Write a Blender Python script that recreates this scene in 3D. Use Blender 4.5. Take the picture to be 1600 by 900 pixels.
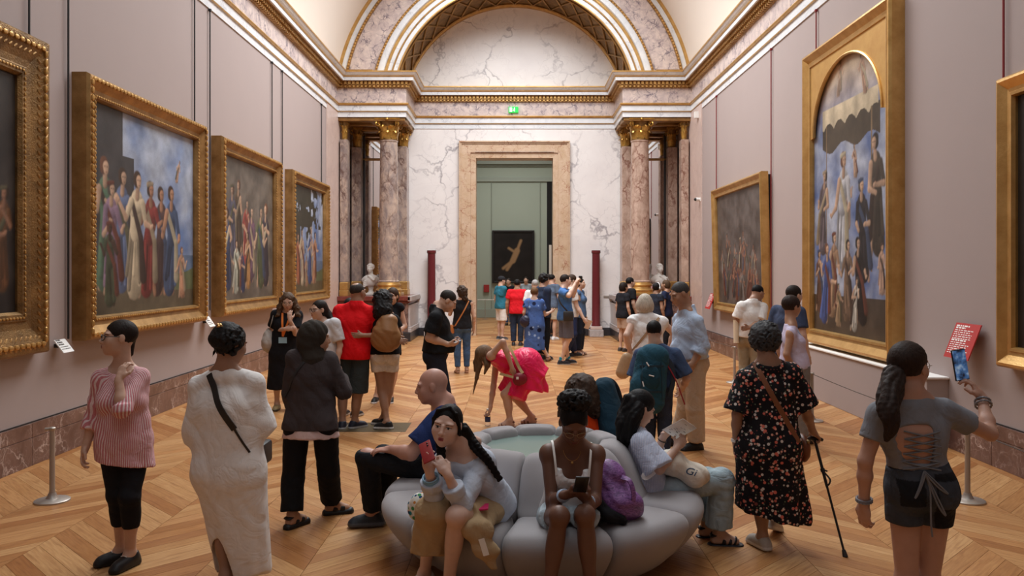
import bpy, bmesh, math, random
import numpy as np
from math import sin, cos, pi, radians, sqrt

for _o in list(bpy.data.objects):
    bpy.data.objects.remove(_o)
SC = bpy.context.scene
COL = SC.collection

# ------------------------------------------------------------------ camera
CAMX, CAMZ, FPX = 0.04, 1.95, 1270.0
cam_data = bpy.data.cameras.new('camera')
cam_data.sensor_width = 36.0
cam_data.lens = 36.0 * FPX / 1600.0
cam_data.shift_x = -6.0 / 1600.0
cam_data.shift_y = -30.0 / 1600.0
cam_data.clip_end = 200
cam = bpy.data.objects.new('camera', cam_data)
COL.objects.link(cam)
cam.location = (CAMX, 0, CAMZ)
cam.rotation_euler = (pi / 2, 0, 0)
SC.camera = cam

# ------------------------------------------------------------------ light
SC.view_settings.view_transform = 'Standard'
SC.view_settings.look = 'None'
SC.view_settings.gamma = 1.0
SC.view_settings.exposure = 0.12
SC.view_settings.use_curve_mapping = False
world = bpy.data.worlds.new('sky')
SC.world = world
world.use_nodes = True
_bg = world.node_tree.nodes['Background']
_bg.inputs[0].default_value = (0.80, 0.90, 1.0, 1)
_bg.inputs[1].default_value = 1.0


def area_light(name, loc, sx, sy, power, col=(1, 1, 1), rot=(0, 0, 0)):
    l = bpy.data.lights.new(name, 'AREA')
    l.shape = 'RECTANGLE'
    l.size, l.size_y = sx, sy
    l.energy = power
    l.color = col
    l.spread = radians(150)     # narrowed to put less light on the upper walls and vault
    o = bpy.data.objects.new(name, l)
    COL.objects.link(o)
    o.location = loc
    o.rotation_euler = rot
    return o


# daylight through the long glazed opening in the crown of the vault, three bays
area_light('skylight_daylight', (0, 17.0, 10.55), 4.4, 7.4, 1060, (0.965, 0.985, 1.0))
area_light('skylight_daylight', (0, 8.6, 10.55), 4.4, 8.0, 310, (0.965, 0.985, 1.0))
area_light('skylight_daylight', (0, -0.6, 10.55), 4.4, 8.0, 40, (0.965, 0.985, 1.0))
# the rooflight of the green room beyond the doorway
area_light('skylight_daylight', (0, 28.3, 7.6), 3.0, 4.0, 260, (1.0, 0.98, 0.95))
try:
    SC.cycles.use_denoising = True
    SC.cycles.max_bounces = 6
    SC.cycles.diffuse_bounces = 4
    SC.cycles.sample_clamp_indirect = 6.0
except Exception:
    pass


# ------------------------------------------------------------------ small helpers
def lin(r, g, b):
    def f(c):
        c /= 255.0
        return c / 12.92 if c <= 0.04045 else ((c + 0.055) / 1.055) ** 2.4
    return (f(r), f(g), f(b))


def V(*a):
    return np.array(a, dtype=float)


def un(v):
    v = np.asarray(v, float)
    return v / (np.linalg.norm(v) + 1e-9)


def P(px, py, d):
    """a point of the photograph at distance d down the room"""
    return V((px - 806.0) * d / FPX + CAMX, d, CAMZ - (py - 420.0) * d / FPX)


def floor_d(py):
    return CAMZ * FPX / (py - 420.0)


def tag(o, label=None, cat=None, group=None, kind=None):
    if label: o['label'] = label
    if cat: o['category'] = cat
    if group: o['group'] = group
    if kind: o['kind'] = kind
    return o


def empty(name, loc, label=None, cat=None, group=None, kind=None):
    o = bpy.data.objects.new(name, None)
    COL.objects.link(o)
    o.empty_display_size = 0.1
    o.location = [float(c) for c in loc]
    return tag(o, label, cat, group, kind)


def mesh_np(name, verts, faces, mat=None, parent=None, smooth=True, col=None, origin=None):
    """faces: (n,3) or (n,4) int array or list of lists; col: (n,3) or a single colour"""
    verts = np.asarray(verts, dtype=np.float32)
    if origin is not None:
        verts = verts - np.asarray(origin, dtype=np.float32)
    me = bpy.data.meshes.new(name)
    if isinstance(faces, np.ndarray):
        nf, m = faces.shape
        me.vertices.add(len(verts))
        me.vertices.foreach_set('co', verts.ravel())
        me.loops.add(nf * m)
        me.loops.foreach_set('vertex_index', faces.astype(np.int32).ravel())
        me.polygons.add(nf)
        me.polygons.foreach_set('loop_start', np.arange(0, nf * m, m, dtype=np.int32))
        me.polygons.foreach_set('loop_total', np.full(nf, m, dtype=np.int32))
        me.polygons.foreach_set('use_smooth', np.full(nf, smooth, dtype=bool))
        me.update(calc_edges=True)
    else:
        me.from_pydata([tuple(map(float, v)) for v in verts], [], faces)
        if smooth:
            me.polygons.foreach_set('use_smooth', np.ones(len(me.polygons), dtype=bool))
        me.update()
    if col is not None:
        col = np.asarray(col, dtype=np.float32)
        if col.ndim == 1:
            col = np.tile(col[None, :], (len(verts), 1))
        a = me.color_attributes.new('Col', 'FLOAT_COLOR', 'POINT')
        rgba = np.ones((len(verts), 4), dtype=np.float32)
        rgba[:, :3] = col[:, :3]
        a.data.foreach_set('color', rgba.ravel())
    o = bpy.data.objects.new(name, me)
    COL.objects.link(o)
    if mat: me.materials.append(mat)
    if parent: o.parent = parent
    return o


class MB:
    """collects simple solids, then links them as ONE mesh object"""
    def __init__(s):
        s.v, s.f, s.c = [], [], []
        s.n = 0
        s.col = (1, 1, 1)

    def add(s, v, f):
        s.v.extend(v)
        s.c.extend([s.col] * len(v))
        s.f.extend([[i + s.n for i in q] for q in f])
        s.n += len(v)

    def box(s, lo, hi, M=None):
        x0, y0, z0 = lo
        x1, y1, z1 = hi
        v = [(x0, y0, z0), (x1, y0, z0), (x1, y1, z0), (x0, y1, z0), (x0, y0, z1), (x1, y0, z1), (x1, y1, z1), (x0, y1, z1)]
        if M is not None:
            v = [M(p) for p in v]
        s.add(v, [(0, 3, 2, 1), (4, 5, 6, 7), (0, 1, 5, 4), (1, 2, 6, 5), (2, 3, 7, 6), (3, 0, 4, 7)])

    def bbox(s, lo, hi, b=0.01):
        """box with chamfered edges"""
        x0, y0, z0 = lo
        x1, y1, z1 = hi
        bm = bmesh.new()
        vs = [bm.verts.new(p) for p in [(x0, y0, z0), (x1, y0, z0), (x1, y1, z0), (x0, y1, z0), (x0, y0, z1), (x1, y0, z1), (x1, y1, z1), (x0, y1, z1)]]
        for q in [(0, 3, 2, 1), (4, 5, 6, 7), (0, 1, 5, 4), (1, 2, 6, 5), (2, 3, 7, 6), (3, 0, 4, 7)]:
            bm.faces.new([vs[i] for i in q])
        bmesh.ops.bevel(bm, geom=list(bm.edges), offset=b, segments=2, affect='EDGES', profile=0.5)
        bm.verts.index_update()
        s.add([tuple(v.co) for v in bm.verts], [[v.index for v in f.verts] for f in bm.faces])
        bm.free()

    def tube(s, pts, rads, n=8, caps=True):
        pts = [V(*p) for p in pts]
        if not hasattr(rads, '__len__'):
            rads = [rads] * len(pts)
        base = s.n
        v, f = [], []
        prev = None
        for i, p in enumerate(pts):
            t = un(pts[min(i + 1, len(pts) - 1)] - pts[max(i - 1, 0)])
            a = np.cross(t, prev) if prev is not None and False else None
            ref = V(0, 0, 1) if abs(t[2]) < 0.95 else V(0, 1, 0)
            u = un(np.cross(t, ref)) if prev is None else un(prev - t * np.dot(prev, t))
            prev = u
            w = np.cross(t, u)
            for k in range(n):
                ang = 2 * pi * k / n
                v.append(tuple(p + rads[i] * (u * cos(ang) + w * sin(ang))))
        for i in range(len(pts) - 1):
            for k in range(n):
                k2 = (k + 1) % n
                f.append((i * n + k, i * n + k2, (i + 1) * n + k2, (i + 1) * n + k))
        if caps:
            f.append(tuple(range(n - 1, -1, -1)))
            f.append(tuple((len(pts) - 1) * n + k for k in range(n)))
        s.add(v, f)

    def lathe(s, c, prof, n=24, sx=1.0, sy=1.0, caps=True):
        """prof: list of (r,z) from bottom to top around the vertical through c"""
        v, f = [], []
        for r, z in prof:
            for k in range(n):
                a = 2 * pi * k / n
                v.append((c[0] + r * cos(a) * sx, c[1] + r * sin(a) * sy, c[2] + z))
        for i in range(len(prof) - 1):
            for k in range(n):
                k2 = (k + 1) % n
                f.append((i * n + k, i * n + k2, (i + 1) * n + k2, (i + 1) * n + k))
        if caps:
            f.append(tuple(range(n - 1, -1, -1)))
            f.append(tuple((len(prof) - 1) * n + k for k in range(n)))
        s.add(v, f)

    def ball(s, c, r, n=10, m=6, R=None):
        if not hasattr(r, '__len__'):
            r = (r, r, r)
        v, f = [], []
        for i in range(m + 1):
            th = pi * i / m
            for k in range(n):
                a = 2 * pi * k / n
                q = V(r[0] * sin(th) * cos(a), r[1] * sin(th) * sin(a), -r[2] * cos(th))
                if R is not None:
                    q = q @ R
                v.append(tuple(V(*c) + q))
        for i in range(m):
            for k in range(n):
                k2 = (k + 1) % n
                f.append((i * n + k, i * n + k2, (i + 1) * n + k2, (i + 1) * n + k))
        s.add(v, f)

    def sheet(s, grid):
        """grid: (a,b,3) array of points -> open sheet"""
        a, b = grid.shape[:2]
        f = [(i * b + j, i * b + j + 1, (i + 1) * b + j + 1, (i + 1) * b + j) for i in range(a - 1) for j in range(b - 1)]
        s.add([tuple(p) for p in grid.reshape(-1, 3)], f)

    def build(s, name, mat, parent=None, smooth=False, origin=None, col=False):
        v = np.array(s.v, dtype=float)
        if origin is not None:
            v = v - np.asarray(origin, float)
        o = mesh_np(name, v, s.f, mat, parent, smooth, col=(np.array(s.c) if col else None))
        if smooth:
            try:
                o.data.set_sharp_from_angle(angle=radians(38))
            except Exception:
                pass
        return o


# ------------------------------------------------------------------ materials
class NT:
    def __init__(s, name):
        s.m = bpy.data.materials.new(name)
        s.m.use_nodes = True
        s.t = s.m.node_tree
        s.b = s.t.nodes['Principled BSDF']

    def n(s, typ, **kw):
        nd = s.t.nodes.new(typ)
        for k, v in kw.items():
            if k.startswith('i_'):
                key = k[2:]
                nd.inputs[int(key) if key.isdigit() else key].default_value = v
            else:
                setattr(nd, k, v)
        return nd

    def l(s, a, b):
        s.t.links.new(a, b)

    def coord(s, which='Object', scale=(1, 1, 1), loc=(0, 0, 0), rot=(0, 0, 0)):
        c = s.n('ShaderNodeTexCoord')
        m = s.n('ShaderNodeMapping')
        m.inputs['Scale'].default_value = scale
        m.inputs['Location'].default_value = loc
        m.inputs['Rotation'].default_value = rot
        s.l(c.outputs[which], m.inputs[0])
        return m.outputs[0]

    def noise(s, vec, scale=5, detail=4, rough=0.55, dist=0.0):
        n = s.n('ShaderNodeTexNoise')
        n.inputs['Scale'].default_value = scale
        n.inputs['Detail'].default_value = detail
        n.inputs['Roughness'].default_value = rough
        n.inputs['Distortion'].default_value = dist
        if vec is not None: s.l(vec, n.inputs['Vector'])
        return n.outputs['Fac'], n.outputs['Color']

    def ramp(s, fac, stops, interp='LINEAR'):
        r = s.n('ShaderNodeValToRGB')
        cr = r.color_ramp
        cr.interpolation = interp
        while len(cr.elements) < len(stops):
            cr.elements.new(0.5)
        for e, (p, c) in zip(cr.elements, stops):
            e.position = p
            e.color = (c[0], c[1], c[2], 1) if hasattr(c, '__len__') else (c, c, c, 1)
        s.l(fac, r.inputs[0])
        return r.outputs[0]

    def mix(s, fac, a, b, mode='MIX'):
        m = s.n('ShaderNodeMix')
        m.data_type = 'RGBA'
        m.blend_type = mode
        for sock, val in ((0, fac), (6, a), (7, b)):
            if hasattr(val, 'is_output') or hasattr(val, 'links'):
                s.l(val, m.inputs[sock])
            elif hasattr(val, '__len__'):
                m.inputs[sock].default_value = (val[0], val[1], val[2], 1)
            else:
                m.inputs[sock].default_value = val
        return m.outputs[2]

    def bump(s, h, strength=0.3, dist=0.01):
        b = s.n('ShaderNodeBump')
        b.inputs['Strength'].default_value = strength
        b.inputs['Distance'].default_value = dist
        s.l(h, b.inputs['Height'])
        s.l(b.outputs[0], s.b.inputs['Normal'])

    def base(s, c):
        if hasattr(c, 'links') or hasattr(c, 'is_output'):
            s.l(c, s.b.inputs['Base Color'])
        else:
            s.b.inputs['Base Color'].default_value = (c[0], c[1], c[2], 1)

    def set(s, **kw):
        for k, v in kw.items():
            s.b.inputs[k.replace('_', ' ')].default_value = v
        return s


def plain(name, col, rough=0.5, metal=0.0, noise=0.0, nscale=20, bump=0.0, bscale=60, coat=0.0):
    t = NT(name)
    t.set(Roughness=rough, Metallic=metal)
    if coat: t.set(Coat_Weight=coat)
    vec = t.coord() if (noise or bump) else None
    if noise:
        f, _ = t.noise(vec, nscale, 4)
        t.base(t.mix(f, [c * (1 - noise) for c in col], [min(1, c * (1 + noise)) for c in col]))
    else:
        t.base(col)
    if bump:
        f, _ = t.noise(vec, bscale, 4)
        t.bump(f, bump, 0.01)
    return t.m


def marble(name, base, second, vein, scale=1.0, veinw=0.03, vscale=1.2, warp=0.6, rough=0.25, vein_amt=0.8, blotch=(0.35, 0.7), stretch=(1, 1, 1), fine=0.5):
    t = NT(name)
    t.set(Roughness=rough)
    vec = t.coord(scale=tuple(scale * q for q in stretch))
    _, wc = t.noise(vec, 1.3 * vscale, 4, 0.6)
    add = t.n('ShaderNodeVectorMath', operation='MULTIPLY_ADD')
    t.l(wc, add.inputs[0])
    add.inputs[1].default_value = (warp, warp, warp)
    t.l(vec, add.inputs[2])
    f, _ = t.noise(vec, 2.0, 6, 0.62, 0.6)
    c = t.ramp(f, [(blotch[0], base), (blotch[1], second)])
    v = t.n('ShaderNodeTexVoronoi', feature='DISTANCE_TO_EDGE')
    v.inputs['Scale'].default_value = vscale
    t.l(add.outputs[0], v.inputs['Vector'])
    vm = t.ramp(v.outputs['Distance'], [(0.0, 1.0), (veinw, 0.0)])
    f2, _ = t.noise(vec, 1.1 * vscale, 3)
    vmask = t.ramp(f2, [(0.40, 0.0), (0.62, vein_amt)])
    mm = t.n('ShaderNodeMath', operation='MULTIPLY')
    t.l(vm, mm.inputs[0]); t.l(vmask, mm.inputs[1])
    c = t.mix(mm.outputs[0], c, vein)
    if fine:
        v2 = t.n('ShaderNodeTexVoronoi', feature='DISTANCE_TO_EDGE')
        v2.inputs['Scale'].default_value = vscale * 3.1
        t.l(add.outputs[0], v2.inputs['Vector'])
        vm2 = t.ramp(v2.outputs['Distance'], [(0.0, fine), (veinw * 1.4, 0.0)])
        mm2 = t.n('ShaderNodeMath', operation='MULTIPLY')
        t.l(vm2, mm2.inputs[0]); t.l(vmask, mm2.inputs[1])
        c = t.mix(mm2.outputs[0], c, vein)
    t.base(c)
    return t.m


M = {}
M['mauve'] = plain('mauve_wall_paint', lin(162, 147, 143), 0.75, noise=0.03, nscale=1.5, bump=0.08, bscale=120)
M['plaster'] = plain('cream_plaster', lin(226, 216, 205), 0.8, noise=0.02, nscale=1.0)
M['white_marble'] = marble('white_marble', lin(232, 228, 226), lin(222, 217, 216), lin(140, 134, 140), 0.55, 0.03, 1.3, 0.9, 0.35, 0.9, fine=0.3)
M['blue_marble'] = marble('pale_veined_marble', lin(226, 228, 230), lin(210, 214, 219), lin(150, 150, 160), 1.3, 0.03, 1.5, 0.8, 0.3, 0.6)
M['frieze'] = marble('violet_breccia', lin(188, 172, 170), lin(214, 198, 190), lin(98, 88, 104), 2.2, 0.07, 1.6, 0.7, 0.3, 1.0, (0.38, 0.62))
M['column'] = marble('mottled_column_marble', lin(140, 126, 122), lin(186, 164, 148), lin(92, 66, 60), 2.0, 0.09, 1.4, 0.9, 0.22, 0.9, (0.40, 0.62), (1, 1, 0.55))
M['column_warm'] = marble('warm_column_marble', lin(164, 138, 122), lin(194, 168, 152), lin(112, 66, 52), 2.0, 0.07, 1.3, 0.9, 0.22, 0.9, (0.40, 0.62), (1, 1, 0.6))
M['door_marble'] = marble('tan_door_marble', lin(192, 164, 134), lin(206, 182, 158), lin(146, 84, 56), 1.6, 0.035, 1.6, 0.9, 0.3, 0.95, (0.36, 0.66))
M['red_marble'] = marble('red_brown_marble', lin(94, 66, 58), lin(122, 92, 82), lin(206, 186, 176), 1.8, 0.035, 1.4, 0.9, 0.28, 0.75, (0.35, 0.65))
M['pink_marble'] = marble('pale_pink_marble', lin(206, 184, 174), lin(192, 170, 162), lin(160, 126, 116), 1.5, 0.03, 1.3, 0.9, 0.35, 0.5)
M['rosso'] = marble('dark_red_marble', lin(104, 46, 40), lin(122, 60, 52), lin(160, 110, 96), 2.5, 0.02, 1.4, 0.9, 0.25, 0.4)
M['breccia_dark'] = marble('brown_breccia', lin(92, 70, 66), lin(150, 122, 112), lin(60, 42, 42), 4.0, 0.09, 1.5, 0.8, 0.28, 1.0, (0.4, 0.6))
M['grey_marble'] = marble('grey_marble', lin(168, 160, 158), lin(188, 180, 178), lin(120, 112, 114), 2.0, 0.03, 1.4, 0.9, 0.3, 0.5)
M['black_stone'] = plain('black_stone', lin(48, 46, 50), 0.3, noise=0.2, nscale=6)
M['porphyry'] = plain('porphyry', lin(100, 38, 42), 0.22, noise=0.25, nscale=60)
M['bust_marble'] = plain('bust_marble', lin(224, 220, 214), 0.5, noise=0.05, nscale=8)


def gilt(name, a, b, rough=0.38, bump=0.35, bscale=60):
    t = NT(name)
    t.set(Roughness=rough, Metallic=0.75)
    vec = t.coord()
    f, _ = t.noise(vec, 5.0, 6, 0.6)
    t.base(t.mix(t.ramp(f, [(0.3, 0.0), (0.7, 1.0)]), a, b))
    f2, _ = t.noise(vec, bscale, 5)
    t.bump(f2, bump, 0.012)
    return t.m


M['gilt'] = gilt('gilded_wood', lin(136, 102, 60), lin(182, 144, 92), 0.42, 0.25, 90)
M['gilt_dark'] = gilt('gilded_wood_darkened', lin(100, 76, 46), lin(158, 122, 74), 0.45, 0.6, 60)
M['gilt_bright'] = gilt('gilding_bright', lin(188, 146, 84), lin(216, 176, 112), 0.35, 0.15, 40)
M['gilt_panel'] = gilt('gilt_panel', lin(196, 152, 88), lin(208, 168, 102), 0.5, 0.1, 25)
M['gilt_bronze'] = gilt('gilt_bronze', lin(120, 84, 36), lin(214, 168, 84), 0.32, 0.35, 30)
M['mirror'] = plain('mirror_glass', (0.80, 0.80, 0.80), 0.02, 1.0)
M['rod_black'] = plain('black_rod', lin(34, 32, 32), 0.5)
M['rod_red'] = plain('red_rod', lin(130, 30, 34), 0.5)
M['steel'] = plain('satin_steel', lin(176, 168, 160), 0.42, 0.7)
M['cord'] = plain('grey_cord', lin(70, 62, 58), 0.7)
M['paper'] = plain('white_card', lin(232, 230, 226), 0.6)
M['red_card'] = plain('red_card', lin(178, 44, 42), 0.5)
M['print_white'] = plain('white_print', lin(244, 238, 234), 0.6)
M['green_wall'] = plain('green_wall_paint', lin(156, 166, 152), 0.8, noise=0.03, nscale=2)
M['green_trim'] = plain('green_moulding', lin(146, 154, 142), 0.6)
M['black'] = plain('black_lacquer', lin(22, 20, 20), 0.4)
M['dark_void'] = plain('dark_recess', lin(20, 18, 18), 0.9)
M['plastic_white'] = plain('white_plastic', lin(228, 226, 222), 0.4)
M['plastic_black'] = plain('black_plastic', lin(24, 24, 26), 0.35)
M['red_plastic'] = plain('red_plastic', lin(150, 40, 40), 0.4)
M['brass'] = plain('dull_brass', lin(150, 130, 90), 0.4, 0.8)

_t = NT('exit_sign_green'); _t.base(lin(20, 150, 60)); _t.b.inputs['Emission Color'].default_value = (*lin(20, 190, 70), 1); _t.b.inputs['Emission Strength'].default_value = 1.1
M['exit'] = _t.m
_t = NT('exit_sign_white'); _t.base((1, 1, 1)); _t.b.inputs['Emission Color'].default_value = (1, 1, 1, 1); _t.b.inputs['Emission Strength'].default_value = 1.2
M['exit_white'] = _t.m

_t = NT('phone_screen'); _vec = _t.coord('Object', scale=(12, 12, 12)); _f, _ = _t.noise(_vec, 1.6, 3)
_c = _t.ramp(_f, [(0.36, lin(16, 22, 40)), (0.52, lin(70, 110, 160)), (0.66, lin(170, 190, 210))])
_t.base((0.02, 0.02, 0.02)); _t.l(_c, _t.b.inputs['Emission Color']); _t.b.inputs['Emission Strength'].default_value = 0.55; _t.set(Roughness=0.15)
M['screen'] = _t.m


def wood(name, use_random):
    t = NT(name)
    t.set(Roughness=0.34, Specular_IOR_Level=0.42)
    uv = t.n('ShaderNodeUVMap')
    if use_random:
        oi = t.n('ShaderNodeObjectInfo')
        rnd = oi.outputs['Random']
        off = t.n('ShaderNodeMath', operation='MULTIPLY')
        t.l(rnd, off.inputs[0]); off.inputs[1].default_value = 37.0
        cb = t.n('ShaderNodeCombineXYZ'); t.l(off.outputs[0], cb.inputs[0]); t.l(off.outputs[0], cb.inputs[1])
        ad = t.n('ShaderNodeVectorMath', operation='ADD'); t.l(uv.outputs[0], ad.inputs[0]); t.l(cb.outputs[0], ad.inputs[1])
        vec0 = ad.outputs[0]
    else:
        at = t.n('ShaderNodeAttribute', attribute_name='Col')
        rnd = at.outputs['Fac']
        vec0 = uv.outputs[0]
    mp = t.n('ShaderNodeMapping'); mp.inputs['Scale'].default_value = (2.0, 26.0, 1.0); t.l(vec0, mp.inputs[0])
    f, _ = t.noise(mp.outputs[0], 2.2, 5, 0.6, 0.5)
    grain = t.ramp(f, [(0.3, lin(164, 118, 74)), (0.5, lin(191, 146, 98)), (0.72, lin(206, 165, 116))])
    tone = t.ramp(rnd, [(0.0, lin(206, 176, 148)), (0.3, lin(234, 220, 204)), (0.6, (1.0, 0.98, 0.95)), (0.85, lin(240, 222, 204)), (1.0, lin(214, 186, 158))])
    t.base(t.mix(1.0, grain, tone, 'MULTIPLY'))
    mp2 = t.n('ShaderNodeMapping'); mp2.inputs['Scale'].default_value = (1.0, 1.0, 1.0); t.l(vec0, mp2.inputs[0])
    f3, _ = t.noise(mp2.outputs[0], 1.5, 4)
    t.l(t.ramp(f3, [(0.3, 0.28), (0.7, 0.44)]), t.b.inputs['Roughness'])
    t.bump(f, 0.06, 0.003)
    return t.m


M['plank'] = wood('oak_plank', True)
M['planks_far'] = wood('oak_planks', False)
M['plank_gap'] = plain('plank_gap', lin(66, 42, 26), 0.8)


def wrinkle(t, vec, fine, fs, amt=0.2, sc=5.5):
    """cloth relief: creases plus a fine weave"""
    n1, _ = t.noise(vec, sc, 3, 0.5, 1.2)
    a = t.n('ShaderNodeMath', operation='SUBTRACT'); t.l(n1, a.inputs[0]); a.inputs[1].default_value = 0.5
    b = t.n('ShaderNodeMath', operation='ABSOLUTE'); t.l(a.outputs[0], b.inputs[0])
    c = t.ramp(b.outputs[0], [(0.0, 0.0), (0.10, 0.75), (0.3, 1.0)], 'EASE')
    b1 = t.n('ShaderNodeBump'); b1.inputs['Strength'].default_value = amt; b1.inputs['Distance'].default_value = 0.02; t.l(c, b1.inputs['Height'])
    n2, _ = t.noise(vec, fs, 2)
    b2 = t.n('ShaderNodeBump'); b2.inputs['Strength'].default_value = fine; b2.inputs['Distance'].default_value = 0.004; t.l(n2, b2.inputs['Height'])
    t.l(b1.outputs[0], b2.inputs['Normal']); t.l(b2.outputs[0], t.b.inputs['Normal'])


def attr_mat(name, rough=0.8, bump=0.0, bscale=200, noise=0.06, nscale=30, sheen=0.0, subsurf=0.0, spec=0.3, stretch=(1, 1, 1), coat=0.0, crease=0.0):
    t = NT(name)
    t.set(Roughness=rough, Specular_IOR_Level=spec)
    if sheen: t.set(Sheen_Weight=sheen)
    if coat: t.set(Coat_Weight=coat)
    at = t.n('ShaderNodeAttribute', attribute_name='Col')
    vec = t.coord(scale=stretch)
    c = at.outputs['Color']
    if noise:
        f, _ = t.noise(vec, nscale, 4)
        g = t.ramp(f, [(0.3, 1 - noise), (0.7, 1.0)])
        c = t.mix(1.0, c, g, 'MULTIPLY')
    t.base(c)
    if subsurf:
        t.b.inputs['Subsurface Weight'].default_value = subsurf
        t.b.inputs['Subsurface Radius'].default_value = (0.012, 0.005, 0.003)
        t.b.inputs['Subsurface Scale'].default_value = 1.0
    if crease:
        wrinkle(t, vec, bump, bscale, crease)
    elif bump:
        f, _ = t.noise(vec, bscale, 3)
        t.bump(f, bump, 0.004)
    return t.m


M['skin'] = attr_mat('skin', 0.48, 0.05, 260, 0.08, 24, spec=0.4)
M['cloth'] = attr_mat('woven_cloth', 0.85, 0.25, 380, 0.08, 26, spec=0.2, crease=0.2)
M['leather'] = attr_mat('leather', 0.45, 0.15, 160, 0.1, 40, spec=0.4)
M['hair'] = attr_mat('hair', 0.6, 0.6, 130, 0.45, 90, spec=0.16, stretch=(1, 1, 0.14))
M['curls'] = attr_mat('curly_hair', 0.62, 0.8, 150, 0.45, 80, spec=0.25)
M['satin'] = attr_mat('satin_cloth', 0.42, 0.1, 60, 0.06, 12, spec=0.4, crease=0.3)
M['denim'] = attr_mat('denim', 0.85, 0.3, 500, 0.28, 14, spec=0.2, crease=0.35)
M['canvas_paint'] = attr_mat('oil_paint', 0.42, 0.12, 120, 0.12, 60, spec=0.35)
M['glassy'] = attr_mat('spectacle_frame', 0.25, 0, 10, 0, 10, spec=0.5)


def stripes(name, a, b, freq, axis='X', width=0.5, soft=0.08):
    t = NT(name)
    t.set(Roughness=0.85, Specular_IOR_Level=0.2)
    vec = t.coord()
    f0, _ = t.noise(vec, 6, 3)
    sep = t.n('ShaderNodeSeparateXYZ'); t.l(vec, sep.inputs[0])
    src = sep.outputs['X']
    if axis == 'ANGLE':     # stripes running round the body
        an = t.n('ShaderNodeMath', operation='ARCTAN2'); t.l(sep.outputs['X'], an.inputs[0]); t.l(sep.outputs['Y'], an.inputs[1])
        sc = t.n('ShaderNodeMath', operation='MULTIPLY'); t.l(an.outputs[0], sc.inputs[0]); sc.inputs[1].default_value = 0.17
        src = sc.outputs[0]
    w = t.n('ShaderNodeMath', operation='MULTIPLY_ADD')
    t.l(f0, w.inputs[0]); w.inputs[1].default_value = 0.02; t.l(src, w.inputs[2])
    m = t.n('ShaderNodeMath', operation='MULTIPLY'); t.l(w.outputs[0], m.inputs[0]); m.inputs[1].default_value = freq
    fr = t.n('ShaderNodeMath', operation='FRACT'); t.l(m.outputs[0], fr.inputs[0])
    c = t.ramp(fr.outputs[0], [(0.0, a), (width - soft, a), (width, b), (1 - soft, b), (1.0, a)])
    f1, _ = t.noise(vec, 160, 2)
    c = t.mix(1.0, c, t.ramp(f1, [(0.3, 0.86), (0.7, 1.0)]), 'MULTIPLY')
    t.base(c)
    wrinkle(t, vec, 0.2, 300)
    return t.m


M['pink_stripe'] = stripes('pink_striped_linen', lin(200, 124, 130), lin(230, 206, 206), 60, 'ANGLE', 0.55)
M['blue_stripe'] = stripes('fine_blue_stripe', lin(184, 196, 222), lin(214, 220, 236), 90, 'X', 0.5)


def floral(name, base, spots, scale=26.0, size=0.36, seed=0):
    t = NT(name)
    t.set(Roughness=0.85, Specular_IOR_Level=0.2)
    vec = t.coord(loc=(seed, seed * .7, 0))
    c = None
    prev = None
    for i, (col, sc, sz) in enumerate(spots):
        v = t.n('ShaderNodeTexVoronoi')
        v.inputs['Scale'].default_value = sc
        mp = t.n('ShaderNodeMapping'); mp.inputs['Location'].default_value = (i * 3.1, i * 1.7, i * 5.3); t.l(vec, mp.inputs[0])
        t.l(mp.outputs[0], v.inputs['Vector'])
        mask = t.ramp(v.outputs['Distance'], [(sz, 1.0), (sz + 0.06, 0.0)])
        s2 = t.n('ShaderNodeSeparateColor'); t.l(v.outputs['Color'], s2.inputs[0])
        pick = t.ramp(s2.outputs[0], [(0.45, 0.0), (0.5, 1.0)])
        mm = t.n('ShaderNodeMath', operation='MULTIPLY'); t.l(mask, mm.inputs[0]); t.l(pick, mm.inputs[1])
        c = t.mix(mm.outputs[0], prev if prev is not None else base, col)
        prev = c
    t.base(c)
    wrinkle(t, vec, 0.15, 300, 0.2)
    return t.m


M['floral'] = floral('black_floral_cloth', lin(24, 22, 26), [(lin(96, 108, 84), 40, 0.2), (lin(205, 196, 188), 30, 0.27), (lin(206, 108, 92), 27, 0.29), (lin(216, 160, 140), 34, 0.24), (lin(120, 60, 56), 40, 0.14)])
M['blue_floral'] = floral('blue_floral_cloth', lin(72, 100, 158), [(lin(24, 32, 62), 7, 0.3), (lin(150, 176, 216), 9, 0.22)], seed=3)
M['hippy'] = floral('bright_patterned_cloth', lin(216, 214, 206), [(lin(40, 130, 140), 26, 0.34), (lin(196, 130, 60), 28, 0.28), (lin(30, 70, 110), 30, 0.26), (lin(70, 140, 90), 26, 0.28)], seed=5)

_t = NT('purple_nylon'); _t.set(Roughness=0.45); _vec = _t.coord(scale=(1, 1, 3)); _f, _ = _t.noise(_vec, 22, 6, 0.7, 2.0)
_t.base(_t.ramp(_f, [(0.35, lin(70, 38, 88)), (0.5, lin(122, 76, 138)), (0.68, lin(156, 110, 168))])); _t.bump(_f, 0.3, 0.01)
M['purple'] = _t.m
_t = NT('sofa_fabric'); _t.set(Roughness=0.9, Specular_IOR_Level=0.2, Sheen_Weight=0.15); _vec = _t.coord(); _f, _ = _t.noise(_vec, 420, 2)
_f2, _ = _t.noise(_vec, 3, 3)
_t.base(_t.mix(_f2, lin(150, 146, 148), lin(164, 160, 161))); _t.bump(_f, 0.3, 0.003)
M['sofa'] = _t.m
_t = NT('green_glass'); _t.set(Roughness=0.18, Specular_IOR_Level=0.6); _t.base(lin(146, 170, 162)); _t.set(Transmission_Weight=0.35, IOR=1.45)
M['glass_top'] = _t.m
_t = NT('clear_plastic'); _t.set(Roughness=0.06, Transmission_Weight=1.0, IOR=1.3); _t.base((0.95, 0.97, 1.0))
M['clear'] = _t.m


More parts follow.
